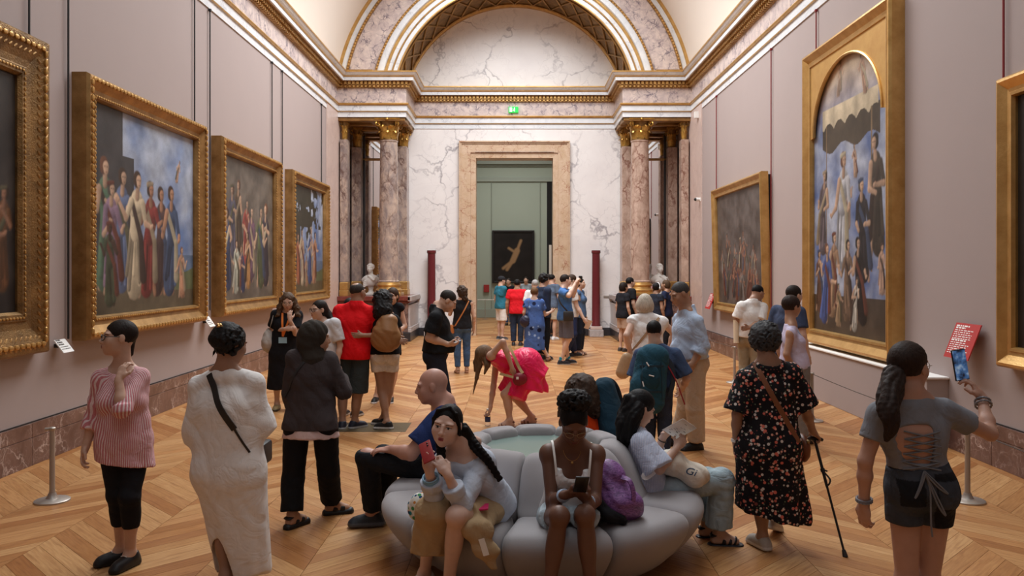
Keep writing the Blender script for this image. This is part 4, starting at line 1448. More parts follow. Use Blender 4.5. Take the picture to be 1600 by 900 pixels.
def framed(label, s, y0, y1, z0, z1, fw, fd, img, cat='painting', beads=True, mat='gilt', canvas_recess=.10, tilt=0.0, wallx=None):
    """a framed picture on the side wall s (-1 left, +1 right); y0..y1, z0..z1 are outer frame edges"""
    x = s * W
    cy = (y0 + y1) / 2
    root = empty('framed_painting', (x, cy, z0), label, cat, None)
    org = V(x, cy, z0)
    def T(d, y, z):      # d = distance out from the wall
        return (x - s * (d + tilt * (z - z0)), y, z)
    # profile (inward from outer edge u, depth d)
    prof = [(0, .0), (0, fd * .80), (.02, fd * .97), (.055 * fw / .25, fd), (.09 * fw / .25, fd * .88), (.15 * fw / .25, fd * .68), (.19 * fw / .25, fd * .64), (.20 * fw / .25, fd * .74), (.235 * fw / .25, fd * .72), (fw, fd * .5), (fw, fd * .35)]
    m = MB()
    rows = []
    for u, d in prof:
        rows.append([T(d, y0 + u, z0 + u), T(d, y1 - u, z0 + u), T(d, y1 - u, z1 - u), T(d, y0 + u, z1 - u)])
    n = len(prof)
    v = [p for r_ in rows for p in r_]
    # four mitred members, each a part of its own
    for k in range(4):
        k2 = (k + 1) % 4
        vv = []
        for j in range(n):
            a, b = np.array(rows[j][k]), np.array(rows[j][k2])
            vv.append(tuple(a)); vv.append(tuple(b))
        ff = [(2 * j, 2 * j + 1, 2 * j + 3, 2 * j + 2) for j in range(n - 1)]
        mm = MB(); mm.add(vv, ff); mm.build('frame_member', M[mat], root, origin=org)
    if beads:
        m = MB()
        for (u, d, pitch, r) in ((.055 * fw / .25, fd + .004, .085, .026), (.215 * fw / .25, fd * .75, .05, .013)):
            for (ya, za, yb, zb) in ((y0 + u, z0 + u, y1 - u, z0 + u), (y1 - u, z0 + u, y1 - u, z1 - u), (y1 - u, z1 - u, y0 + u, z1 - u), (y0 + u, z1 - u, y0 + u, z0 + u)):
                L = sqrt((yb - ya) ** 2 + (zb - za) ** 2); nb = int(L / pitch)
                for q in range(nb):
                    t = (q + .5) / nb
                    c = T(d, ya + (yb - ya) * t, za + (zb - za) * t)
                    al = V(0, abs(yb - ya) / L, abs(zb - za) / L)
                    m.ball(c, (r * .8, r * (1.45 if al[1] > .5 else 1), r * (1.45 if al[2] > .5 else 1)), 6, 4)
        tag(m.build('bead', M['gilt_bright'], root, True, origin=org), kind='stuff')
    if mat == 'gilt_dark':      # carved leaves along the broad moulding
        m = MB()
        for (ya, za, yb, zb) in ((y0, z0, y1, z0), (y1, z0, y1, z1), (y1, z1, y0, z1), (y0, z1, y0, z0)):
            al = un(V(0, yb - ya, zb - za)); inn = V(0, -al[2], al[1]); L = sqrt((yb - ya) ** 2 + (zb - za) ** 2)
            for row, (u, dd) in enumerate(((.075, .93), (.155, .80))):
                for q in range(int((L - 2 * u) / .075)):
                    c = V(*T(fd * dd, 0, 0)) * V(1, 0, 0) + V(0, ya, za) + al * (u + .04 + .075 * (q + .5 * row)) + inn * u
                    a_ = un(al + inn * (.9 if row else -.9)); R = np.stack([V(1, 0, 0), a_, np.cross(V(1, 0, 0), a_)])
                    m.ball(c, (.020, .048, .017), 6, 4, R)
        tag(m.build('leaf', M['gilt'], root, True, origin=org), kind='stuff')
    # canvas
    nx, ny = img.shape[:2]
    ca, cb, cz, cw = y0 + fw * .98, y1 - fw * .98, z0 + fw * .98, z1 - fw * .98
    ys = np.linspace(ca, cb, nx) if s < 0 else np.linspace(cb, ca, nx)
    zs = np.linspace(cz, cw, ny)
    g = np.zeros((nx, ny, 3))
    g[..., 1] = ys[:, None]; g[..., 2] = zs[None, :]
    g[..., 0] = x - s * (fd * .36 + tilt * (g[..., 2] - z0))
    I, J = np.meshgrid(np.arange(nx - 1), np.arange(ny - 1), indexing='ij')
    q = np.stack([I * ny + J, (I + 1) * ny + J, (I + 1) * ny + J + 1, I * ny + J + 1], -1).reshape(-1, 4)
    if True: q = q[:, ::1]
    # note: left wall canvas runs with y (away) so the viewer sees y0 at left; right wall mirrored
    mesh_np('canvas', g.reshape(-1, 3), q, M['canvas_paint'], root, False, col=img.reshape(-1, 3), origin=org)
    m = MB(); xs = sorted((T(.0, 0, z0)[0], x - s * fd * .3)); m.box((xs[0], y0 + .05, z0 + .05), (xs[1], y1 - .05, z1 - .05)); m.build('backing', M['black'], root, origin=org)
    return root, T


def A(c): return np.array(lin(*c))[None, None]


def bg_night(a, b, seed, top=None):
    def f(X, Y):
        n = .5 + .5 * np.tanh(fbm(X, Y, seed, 4, .8))
        return A(a) * (1 - n[..., None]) + A(b) * n[..., None]
    return f


def bg_sky_building(w, h, wall=(52, 50, 52), frac=.36, sky=(78, 110, 160), ground=(84, 74, 56)):
    def f(X, Y):
        n = np.clip(.5 + .45 * fbm(X, Y, 5, 4, .5), 0, 1)[..., None]
        C = A(sky) * (1 - n * .55) + A((190, 196, 202)) * n * .55
        C = C * (.75 + .35 * (Y / h))[..., None]
        hor = (Y < h * .30)[..., None]
        C = np.where(hor, A((84, 108, 138)) * (.8 + .1 * n), C)
        b = (X < w * frac + (Y > .78 * h) * -.10 * w + (Y < .62 * h) * .06 * w) & (Y > .12 * h)
        C = np.where(b[..., None], A(wall) * (.85 + .4 * n), C)
        g = (Y < h * (.17 + .03 * np.sin(X * 3)))[..., None]
        C = np.where(g, A(ground) * (.65 + .5 * n), C)
        hill = (Y < h * (.24 + .05 * np.sin(X * 2.2))) & (X > .72 * w) & (Y > .1 * h)
        return np.where(hill[..., None], A((86, 94, 64)) * (.8 + .3 * n), C)
    return f


SK = (206, 164, 132)
# left wall, nearest: only its far end is in the picture
w_, h_ = 3.2, 2.3
figs = [(2.25 + .23 * i, .25 + .12 * (i % 2), 1.0, c, (176, 120, 88), .05, 0) for i, c in enumerate([(120, 44, 34), (60, 60, 90), (50, 40, 34), (130, 80, 40)])]
img = paint_canvas(150, 110, w_, h_, bg_night((30, 26, 26), (58, 52, 48), 21), figs, 3)
framed('cropped dark painting in a heavy leaf-carved gilt frame nearest on the left wall', -1, 4.6, 8.15, 1.12, 4.21, .42, .16, img, mat='gilt_dark')
# large painting with sky
w_, h_ = 2.75, 2.45
figs = [(.30, .5, 1.55, (84, 118, 92), SK, .03, 0), (.48, .4, 1.35, (150, 118, 146), SK, .0, 0), (.72, .45, 1.5, (96, 116, 156), SK, .0, 0), (1.02, .28, 1.6, (206, 186, 152), SK, .03, 0), (1.38, .3, 1.5, (150, 44, 42), (190, 130, 96), .02, 0), (1.66, .32, 1.45, (86, 60, 60), (186, 130, 96), .05, 0), (1.95, .3, 1.5, (58, 84, 122), (196, 140, 104), .08, 0), (.42, .16, 1.0, (74, 84, 60), (80, 56, 44), .02, 0), (2.36, .22, .72, (200, 140, 104), SK, .02, 0), (2.2, 1.75, .34, (214, 166, 134), SK, .3, 0)]
img = paint_canvas(230, 205, w_, h_, bg_sky_building(w_, h_), figs, 7)
framed('large gilt framed painting of robed figures under blue sky, behind the pink shirt woman', -1, 8.82, 12.2, 1.17, 4.09, .25, .20, img)
# third
w_, h_ = 2.7, 2.4
figs = [(.25, .3, 1.35, (60, 76, 118), SK, .02, 0), (.5, .7, 1.3, (92, 90, 112), SK, .02, 0), (.8, .8, 1.3, (96, 76, 56), SK, .0, 0), (1.15, .6, 1.2, (168, 60, 52), SK, .05, 0), (1.45, .5, 1.35, (112, 76, 100), SK, .0, 0), (1.3, .3, 1.0, (182, 128, 62), SK, -.05, 0), (.65, .18, .9, (196, 200, 182), SK, .08, 0), (1.0, .2, .8, (44, 60, 104), SK, -.05, 0), (1.95, .3, 1.5, (92, 104, 66), SK, .03, 0), (2.25, .35, 1.55, (58, 50, 66), SK, .0, 0)]
img = paint_canvas(170, 150, w_, h_, bg_night((72, 64, 56), (108, 98, 88), 31), figs, 11)
framed('gilt framed painting of a crowded dim hall, middle of the left wall', -1, 12.86, 16.1, 1.19, 4.06, .24, .20, img)
# fourth
w_, h_ = 2.7, 2.35
def bg_tree(X, Y):
    C = bg_sky_building(2.7, 2.35, (46, 44, 36), .2, (70, 104, 156), (84, 72, 50))(X, Y)
    t = fbm(X, Y, 8, 4, 1.0) + 1.6 * (Y > 1.45) - 1.1 * (X > 1.6) - .4
    return np.where((t > .35)[..., None], A((50, 48, 36)) * 1.0, C)
figs = [(.5, .3, 1.1, (176, 94, 52), SK, .04, 0), (.85, .25, 1.25, (206, 182, 150), SK, .0, 0), (1.2, .2, .7, (198, 140, 104), SK, .0, 0), (1.55, .3, 1.3, (62, 84, 142), SK, .04, 0), (1.9, .3, 1.2, (186, 128, 92), SK, .06, 0)]
img = paint_canvas(150, 130, w_, h_, bg_tree, figs, 13)
framed('smallest looking gilt framed painting with trees and sky, last before the grey columns', -1, 16.96, 20.2, 1.20, 4.03, .24, .20, img)
# right wall: battle
w_, h_ = 3.6, 2.6
rr = random.Random(5)
figs = [(w_ * rr.uniform(.08, .92), h_ * rr.uniform(.05, .34), rr.uniform(.5, .9), rr.choice([(120, 66, 48), (84, 60, 50), (140, 132, 128), (104, 40, 36), (70, 64, 66), (150, 96, 66)]), (170, 110, 80), rr.uniform(-.3, .3), 0) for _ in range(26)]
img = paint_canvas(200, 150, w_, h_, bg_night((62, 50, 44), (96, 86, 82), 41), figs, 17)
framed('dark smoky battle painting in a plain gold frame, farthest on the right wall', 1, 15.05, 18.85, 1.0, 3.76, .19, .16, img, beads=False, mat='gilt_bright', tilt=.025)
# right wall: tall arched painting
w_, h_ = 2.6, 4.1
def bg_tall(X, Y):
    n = np.clip(.5 + .45 * fbm(X, Y, 15, 4, .6), 0, 1)[..., None]
    C = A((70, 96, 148)) * (1 - n) + A((160, 168, 186)) * n
    up = np.clip((Y - 3.0) / .8, 0, 1)[..., None]
    C = C * (1 - up) + A((190, 164, 136)) * (.75 + .35 * n) * up
    low = (Y < .55)[..., None]
    C = np.where(low, A((70, 58, 48)) * (.7 + .5 * n), C)
    cnp = (Y > 2.72 + .06 * np.sin(X * 7)) & (Y < 3.22 + .1 * np.sin(X * 2.2)) & (X > .35) & (X < 2.3)
    C = np.where(cnp[..., None], A((72, 60, 46)) * (.7 + .5 * n), C)
    val = (Y > 3.02 + .1 * np.abs(np.sin(X * 8))) & (Y < 3.34) & (X > .35) & (X < 2.25)
    C = np.where(val[..., None], A((196, 178, 146)) * (.75 + .3 * np.abs(np.sin(X * 8)))[..., None], C)
    pole = ((np.abs(X - .5) < .018) | (np.abs(X - 2.05) < .022)) & (Y > .9) & (Y < 3.1)
    return np.where(pole[..., None], A((120, 96, 66)), C)
figs = [(.95, 3.45, .55, (206, 166, 136), SK, .2, 0), (1.85, 3.3, .62, (196, 150, 120), SK, -.2, 0), (1.55, 2.2, .5, (200, 160, 130), SK, -.1, 0), (.32, 1.15, 1.35, (110, 96, 104), SK, .08, 0), (1.05, .95, 1.75, (202, 204, 212), SK, .04, 0), (1.28, 1.5, .75, (206, 170, 142), SK, .05, 0), (2.2, 1.1, 1.7, (78, 68, 58), SK, -.02, 0), (1.8, .75, 1.5, (44, 42, 48), SK, -.03, 0), (1.72, .3, 1.2, (30, 28, 34), SK, -.08, 0), (1.28, .35, 1.15, (128, 100, 78), SK, .0, 0), (.72, .4, 1.25, (170, 130, 96), SK, .05, 0), (.45, .2, 1.2, (54, 84, 152), SK, .06, 0), (.95, .18, .62, (196, 160, 118), SK, .02, 0), (.2, .5, .95, (120, 80, 60), SK, .04, 0), (1.45, .12, .75, (206, 200, 188), SK, .22, 0), (2.35, .6, .7, (190, 150, 126), SK, 0, 0)]
img = paint_canvas(190, 290, w_, h_, bg_tall, figs, 23)
root_t, T = framed('very tall gold framed painting with arched top and gold corner panels, above the ledge', 1, 9.9, 12.93, .80, 5.30, .22, .20, img, beads=False, mat='gilt_bright')
# gold corner panels leaving a round-headed opening
cy0, cy1 = 9.9 + .21, 12.93 - .21
mid, rad = (cy0 + cy1) / 2, (cy1 - cy0) / 2 - .12
zsp = 3.98
for sgn, edge in ((-1, cy0), (1, cy1)):
    n = 20
    v, f = [], []
    xs_ = (W - .125, W - .095)
    for i in range(n + 1):
        a = pi / 2 * i / n
        py_, pz_ = mid + sgn * rad * cos(a), zsp + rad * sin(a) * .82
        for xx in xs_:
            v.append((xx, py_, pz_)); v.append((xx, edge, zsp - .02 if i == 0 else pz_ if False else zsp + (5.30 - .21 - zsp) * i / n))
    # front strip
    for i in range(n):
        b = 4 * i
        f.append((b, b + 1, b + 5, b + 4)); f.append((b + 2, b + 3, b + 7, b + 6)); f.append((b, b + 4, b + 6, b + 2))
    last = 4 * n
    v.append((xs_[0], mid, 5.30 - .21)); v.append((xs_[1], mid, 5.30 - .21))
    f.append((last, last + 1, len(v) - 2)); f.append((last + 2, last + 3, len(v) - 1))
    f.append((0, 1, 3, 2))
    m = MB(); m.add(v, f); m.build('corner_panel', M['gilt_panel'], root_t, origin=(W, (9.9 + 12.93) / 2, .80))
    m = MB(); m.tube([(W - .13, mid + sgn * rad * cos(pi / 2 * i / 16), zsp + rad * sin(pi / 2 * i / 16) * .82) for i in range(17)], .022, 6); m.build('arch_moulding', M['gilt_bright'], root_t, True, origin=(W, (9.9 + 12.93) / 2, .80))
# right wall nearest
img = paint_canvas(110, 110, 3.0, 2.3, bg_night((24, 22, 20), (44, 38, 34), 51), [(2.3, .3, 1.2, (52, 40, 34), (110, 84, 64), 0, 0)], 29)
framed('cropped near-black painting in a gold frame at the near end of the right wall', 1, 4.4, 7.78, 1.02, 3.76, .2, .16, img, beads=False, mat='gilt_bright')
# far painting in the green room (free generic nude-free stand-in: a pale leaning figure in the dark)
gx, gz0, gz1 = .0, 1.42, 3.44
gp = empty('framed_painting', (-.06, GY - .12, gz0), 'dark painting with one pale reaching figure on the green wall beyond the doorway', 'painting')
go = (-.06, GY - .12, gz0)
X, Y = np.meshgrid(np.linspace(0, 1.6, 70), np.linspace(0, 2.0, 90), indexing='ij')
C = A((26, 22, 20)) * (1 + .3 * fbm(X, Y, 61, 3, .8))[..., None]
for a, b, r_ in (((.55, .5), (.78, .85), .06), ((.78, .85), (.95, 1.25), .11), ((.95, 1.25), (1.1, 1.65), .05), ((.85, 1.2), (.62, 1.35), .045), ((.78, .85), (.4, .55), .055)):
    a, b = np.array(a), np.array(b); t = np.clip(((X - a[0]) * (b - a)[0] + (Y - a[1]) * (b - a)[1]) / ((b - a) @ (b - a)), 0, 1)
    d = np.sqrt((X - a[0] - t * (b - a)[0]) ** 2 + (Y - a[1] - t * (b - a)[1]) ** 2) - r_
    mk = np.clip(.5 - d / .06, 0, 1)[..., None]
    C = C * (1 - mk) + A((150, 118, 84)) * mk
g = np.zeros((70, 90, 3)); g[..., 0] = -.06 - .8 + X; g[..., 1] = GY - .10; g[..., 2] = gz0 + Y
I, J = np.meshgrid(np.arange(69), np.arange(89), indexing='ij')
mesh_np('canvas', g.reshape(-1, 3), np.stack([I * 90 + J, (I + 1) * 90 + J, (I + 1) * 90 + J + 1, I * 90 + J + 1], -1).reshape(-1, 4), M['canvas_paint'], gp, False, col=np.clip(C, .001, 1).reshape(-1, 3), origin=go)
for lo, hi in (((-.9, gz0 - .04), (-.82, gz1 + .04)), ((.70, gz0 - .04), (.78, gz1 + .04))):
    m = MB(); m.bbox((lo[0], GY - .14, lo[1]), (hi[0], GY - .02, hi[1]), .01); m.build('frame_member', M['black'], gp, origin=go)
for z in (gz0 - .04, gz1 - .04):
    m = MB(); m.bbox((-.82, GY - .14, z), (.70, GY - .02, z + .08), .01); m.build('frame_member', M['black'], gp, origin=go)

# ---- labels on the walls
def wall_card(s, y, z, w, h, mat, label, name='wall_label', tiltout=.10, lines=0, cat='label'):
    x = s * W
    r = empty(name, (x, y, z), label, cat)
    org = (x, y, z)
    m = MB()
    # a panel standing away from the wall, its bottom further out
    def q(d, yy, zz): return (x - s * d, yy, zz)
    v = [q(tiltout + .05, y - w / 2, z), q(tiltout + .05, y + w / 2, z), q(.05, y + w / 2, z + h), q(.05, y - w / 2, z + h)]
    v2 = [(a + s * .012, b, c) for a, b, c in v]
    f = [(0, 1, 2, 3), (7, 6, 5, 4), (0, 4, 5, 1), (1, 5, 6, 2), (2, 6, 7, 3), (3, 7, 4, 0)]
    m.add(v + v2, f); m.build('panel', M[mat], r, origin=org)
    m = MB(); m.box((min(x, x - s * .07), y - .02, z + h * .35), (max(x, x - s * .07), y + .02, z + h * .65)); m.build('bracket', M['plastic_black'], r, origin=org)
    if lines:
        m = MB(); rr = random.Random(int(y * 10))
        vd = V(*v[3]) - V(*v[0]); wd = V(*v[1]) - V(*v[0]); nn = un(np.cross(wd, vd)); 
        if nn[0] * s > 0: nn = -nn
        for col_ in range(1):
            for i in range(lines):
                t = .9 - .82 * i / lines
                big = i in (0, 1) or i == lines // 2
                hh = .016 if big else .009
                L = rr.uniform(.35, .6) if big else rr.uniform(.6, .85)
                if s > 0: a_, b_ = 1 - .07, 1 - .07 - L
                else: a_, b_ = .07, .07 + L
                # broken into word-like dashes
                u = 0.0
                while u < L:
                    wl = rr.uniform(.05, .13)
                    p0, p1 = a_ + (b_ - a_) * u / L, a_ + (b_ - a_) * min(1, (u + wl) / L)
                    c0 = V(*v[0]) + wd * p0 + vd * t + nn * .002; c1 = V(*v[0]) + wd * p1 + vd * t + nn * .002
                    up = un(vd) * hh
                    m.add([tuple(c0), tuple(c1), tuple(c1 + up), tuple(c0 + up)], [(0, 1, 2, 3)])
                    u += wl + .03
        m.build('print', M['print_white'] if mat == 'red_card' else M['cord'], r, origin=org)
wall_card(-1, 8.5, 1.08, .20, .13, 'paper', 'white wall label below the gap left of the large blue-sky painting', lines=5)
wall_card(-1, 12.53, 1.06, .22, .15, 'paper', 'white wall label between the blue-sky painting and the crowded hall painting', lines=5)
wall_card(1, 8.42, 1.02, .46, .36, 'red_card', 'large red text panel with white print behind the raised phone', 'text_panel', .14, 14, 'panel')
wall_card(1, 13.75, 1.02, .46, .36, 'red_card', 'red text panel beside the tall painting, behind the lavender tank woman', 'text_panel', .14, 14, 'panel')
wall_card(1, 19.35, 1.0, .46, .36, 'red_card', 'red text panel at the far side of the battle painting', 'text_panel', .14, 14, 'panel')


# ------------------------------------------------------------------ figures
def head_prims(S, c, R, sc=1.0, eyes=True, hairc=(.02, .015, .012), lipc=None, skin=None, female=True, lidded=False, brow=1.0, fw=1.0):
    """head about centre c; R rows = right, forward, up; sc 1 = 0.23 m tall"""
    c = np.asarray(c, float)
    def q(a, b, d): return c + (R[0] * a + R[1] * b + R[2] * d) * sc
    def e(a, b, d, rx, ry, rz, k=.02, sub=False): S.ell(q(a, b, d), (rx * sc, ry * sc, rz * sc), R, k * sc, sub)
    e(0, -.014, .026, .075, .095, .089, .02)
    e(0, .030, -.030, .060 * fw, .064, .078, .03)
    e(0, .030, -.062, (.050 if female else .055) * fw, .050, .044, .03)
    e(0, .066, -.094, .020 if female else .025, .020, .019, .025)
    for s in (-1, 1):
        e(s * .037 * fw, .060, -.026, .028, .028, .030, .024)                      # cheek
        e(s * .076, -.006, -.004, .010, .019, .031, .008)                    # ear
        e(s * .034, .074 if female else .078, .026, .024, .016, .009 if female else .012, .016)  # brow ridge
    for s in (-1, 1):
        e(s * .032, .104, .004, .022, .0165 if female else .020, .014, .012, True)
    for s in (-1, 1):
        e(s * .032, .0765, .003, .0145, .0135, .0125, .004)
    S.cone(q(0, .092, .012), q(0, .108, -.026), .0075 * sc, .0115 * sc, .012 * sc)
    S.cone(q(0, .108, -.026), q(0, .100, -.036), .0100 * sc, .007 * sc, .008 * sc)
    for s in (-1, 1):
        e(s * .012, .098, -.033, .008, .010, .0075, .006)
    e(0, .082, -.060, .027, .018, .020, .016)
    e(0, .0985, -.0560, .021, .0075, .0052, .004)
    e(0, .0970, -.0665, .018, .0080, .0062, .004)
    e(0, .108, -.0612, .022, .010, .0012, .003, True)
    if eyes:
        hc = np.array(hairc) * .8 + .004
        dark = (.012, .009, .008)
        for s in (-1, 1):
            zc = .0035 if not lidded else .001
            S.paint.append((q(s * .032, .095, zc), R, (.0148 * sc, .03 * sc, (.0056 if not lidded else .003) * sc), (.62, .58, .54) if not lidded else dark))
            if not lidded:
                S.paint.append((q(s * .032, .095, zc + .0005), R, (.0068 * sc, .03 * sc, .0060 * sc), dark))
            for k in range(-3, 4):      # lash line and brow, both arched
                u = k / 3
                S.paint.append((q(s * .032 + u * .0152, .095, zc + .0062 - .0036 * u * u), R, (.0034 * sc, .03 * sc, .0021 * sc), dark))
                S.paint.append((q(s * .034 + u * .018, .09, .0235 - .004 * u * u + .001 * u * s), R, (.0042 * sc, .035 * sc, .0030 * brow * sc), tuple(hc)))
        if lipc is not None:
            S.paint.append((q(0, .1, -.0560), R, (.0185 * sc, .03 * sc, .0050 * sc), lipc))
            S.paint.append((q(0, .1, -.0655), R, (.0165 * sc, .03 * sc, .0064 * sc), lipc))
        S.paint.append((q(0, .12, -.0612), R, (.018 * sc, .03 * sc, .0013 * sc), (.06, .015, .014)))
        for s in (-1, 1):
            S.paint.append((q(s * .006, .108, -.0385), R, (.0042 * sc, .012 * sc, .0026 * sc), (.05, .018, .014)))


def frame_from(f, u=(0, 0, 1)):
    f = un(f); r = un(np.cross(f, u)); u2 = np.cross(r, f)
    return np.stack([r, f, u2])


class K:
    """a posed skeleton; joints in world space"""
    def __init__(s, x, y, H=1.7, yaw=0.0, head_yaw=None, pitch=0.0, roll=0.0, stance=.09, wide=1.0, female=True):
        s.H = H; s.k = H / 1.70; s.female = female
        a = radians(yaw)
        s.f = V(sin(a), cos(a), 0); s.r = V(cos(a), -sin(a), 0); s.u = V(0, 0, 1)
        s.o = V(x, y, 0)
        hb = head_yaw if head_yaw is not None else yaw
        ha, hp, hr = radians(hb), radians(pitch), radians(roll)
        hf = V(sin(ha) * cos(hp), cos(ha) * cos(hp), -sin(hp))
        R = frame_from(hf)
        r2 = R[0] * cos(hr) + R[2] * sin(hr); u2 = -R[0] * sin(hr) + R[2] * cos(hr)
        s.Rh = np.stack([r2, R[1], u2])
        sw = (.170 if female else .194) * wide
        L = lambda a_, b_, c_: s.o + (s.r * a_ + s.f * b_ + s.u * c_) * s.k
        s.j = {}
        j = s.j
        j['hipL'], j['hipR'] = L(-.085, 0, .90), L(.085, 0, .90)
        j['neck'] = L(0, -.02, 1.425)
        j['shL'], j['shR'] = L(-sw, -.01, 1.385), L(sw, -.01, 1.385)
        j['elL'], j['elR'] = L(-sw - .06, -.03, 1.10), L(sw + .06, -.03, 1.10)
        j['wrL'], j['wrR'] = L(-sw - .07, .04, .86), L(sw + .07, .04, .86)
        j['knL'], j['knR'] = L(-stance - .005, .015, .49), L(stance + .005, .015, .49)
        j['anL'], j['anR'] = L(-stance, -.02, .085), L(stance, -.02, .085)
        j['head'] = L(0, .02, 1.70 - .117)
        s.foot = {'L': yaw - 8, 'R': yaw + 8}
        s.hs = .232 / .23 * (.5 + .5 * s.k)
        s.hand = {'L': {}, 'R': {}}

    def L(s, a, b, c): return s.o + (s.r * a + s.f * b + s.u * c) * s.k

    def px(s, **kw):
        """joint = (px, py[, distance offset from the root])"""
        for n, v in kw.items():
            if n in s.j and len(v) == 2: d = s.j[n][1]
            else: d = s.o[1] + (v[2] if len(v) > 2 else 0)
            s.j[n] = P(v[0], v[1], d)
        return s

    def set(s, **kw):
        for n, v in kw.items(): s.j[n] = s.L(*v)
        return s

    def fin(s):
        j = s.j
        s.pel = (j['hipL'] + j['hipR']) / 2
        mid = (j['shL'] + j['shR']) / 2; dn = un(s.pel - mid)
        for a in ('shL', 'shR'): j[a] = mid + (j[a] - mid) * .94 + dn * .010 * s.k
        s.sh = (j['shL'] + j['shR']) / 2
        up = un(s.sh - s.pel)
        r = un(j['shR'] - j['shL']); r = un(r - up * (r @ up)); s.Rt = np.stack([r, np.cross(up, r), up])
        rp = un(j['hipR'] - j['hipL']); rp = un(rp - up * (rp @ up)); s.Rp = np.stack([rp, np.cross(up, rp), up])
        s.up = up
        s.chest = s.pel + (s.sh - s.pel) * .70
        s.waist = s.pel + (s.sh - s.pel) * .36
        return s


def torso(S, s, o=0.0, g=1.0, bust=1.0, belly=0.0, k=.036, lower=True, upper=True):
    q = s.k * g
    Rt, Rp = s.Rt, s.Rp
    if lower:
        S.ell(s.pel + s.up * .035 * q, (.158 * q + o, .112 * q + o, .125 * q + o), Rp, k)
        for n in ('hipL', 'hipR'):
            S.ell(s.j[n] - Rp[1] * .055 * q - s.up * .01, (.075 * q + o, .068 * q + o, .085 * q + o), Rp, k)
    wr = (.088 if s.female else .098) * q
    S.cone(s.pel + s.up * .08, s.waist, wr + .012 + o, wr + o, k, q=1.42, side=Rt[0])
    S.cone(s.waist, s.chest, wr + o, wr + .012 + o, k, q=1.42, side=Rt[0])
    if belly:
        S.ell(s.waist + Rt[1] * (.05 + belly * .3) - s.up * .03, (.12 * q + o, .08 + belly + o, .13 * q + o), Rt, k)
    if upper:
        S.ell(s.j['neck'] - s.up * .04 - Rt[1] * .012, (.074 * q + o, .058 * q + o, .048 * q + o), Rt, k)
        S.ell(s.chest + s.up * .01, ((.140 if s.female else .162) * q + o, .102 * q + o, .165 * q + o), Rt, k)
        for a in ('shL', 'shR'):
            S.cone(s.j['neck'] - s.up * .008, s.j[a] + s.up * .006, .046 * q + o * .7, .042 * q + o * .8, k)
            S.cone(s.chest + (s.j[a] - s.sh) * .45 - s.up * .02, s.j[a] - s.up * .03, .075 * q + o, .045 * q + o, k)
        if s.female and bust:
            for a in (-1, 1):
                S.ell(s.chest + Rt[1] * .082 * q + Rt[0] * a * .072 * q - s.up * .015, (.062 * q * bust + o, .052 * q * bust + o, .062 * q * bust + o), Rt, .04)
        elif not s.female:
            S.ell(s.chest + Rt[1] * .05 * q + s.up * .03, (.13 * q + o, .06 * q + o, .09 * q + o), Rt, .05)


def hand(S, s, side, sc=1.0):
    """palm, four fingers and a thumb at the wrist"""
    h = s.hand[side]
    wr, el = s.j['wr' + side], s.j['el' + side]
    d = un(h.get('dir', wr - el))
    sgn = 1 if side == 'R' else -1
    n = np.asarray(h.get('palm', -s.r * sgn + d * 0), float)
    n = un(n - d * (n @ d))
    t = np.cross(d, n) * sgn
    z = s.k * (.97 if s.female else 1.04) * sc
    R = np.stack([t, n, d])
    S.cone(wr - d * .02, wr + d * .03 * z, .024 * z, .024 * z, .015)
    S.ell(wr + d * .050 * z, (.039 * z, .0155 * z, .050 * z), R, .012)
    S.ell(wr + d * .028 * z + t * .022 * z + n * .006 * z, (.018 * z, .014 * z, .028 * z), R, .012)
    curl = h.get('curl', .35)
    for i, (ln, off) in enumerate(((.072, .028), (.080, .0095), (.075, -.0095), (.058, -.027))):
        b = wr + d * (.088 - .006 * (i in (0, 3)) - .004 * (i == 3)) * z + t * off * z
        dd = un(d + t * off * 2.2)
        a = curl * (1 + .08 * i) + h.get('spread', 0) * 0
        p = b; ang = a * .8
        for seg, (fr, r0, r1) in enumerate(((.45, .0088, .0082), (.30, .0082, .0076), (.25, .0076, .0062))):
            w = un(dd * cos(ang) + n * sin(ang))
            e_ = p + w * ln * fr * z
            S.cone(p, e_, r0 * z, r1 * z, .005)
            p = e_; ang += a * 1.1
        if seg == 2: h.setdefault('tips', []).append(p)
    b = wr + d * .028 * z + t * .030 * z + n * .006 * z
    tc = h.get('thumb', .4)
    w = un(d * .70 + t * .70 + n * (.25 + tc * .5))
    m = b + w * .036 * z
    w2 = un(d * .95 + t * .20 * (1 - tc) + n * (.15 + tc * .7))
    S.cone(b, m, .0125 * z, .0105 * z, .01); S.cone(m, m + w2 * .034 * z, .0105 * z, .0085 * z, .006)
    h['centre'] = wr + d * .075 * z + n * .022 * z


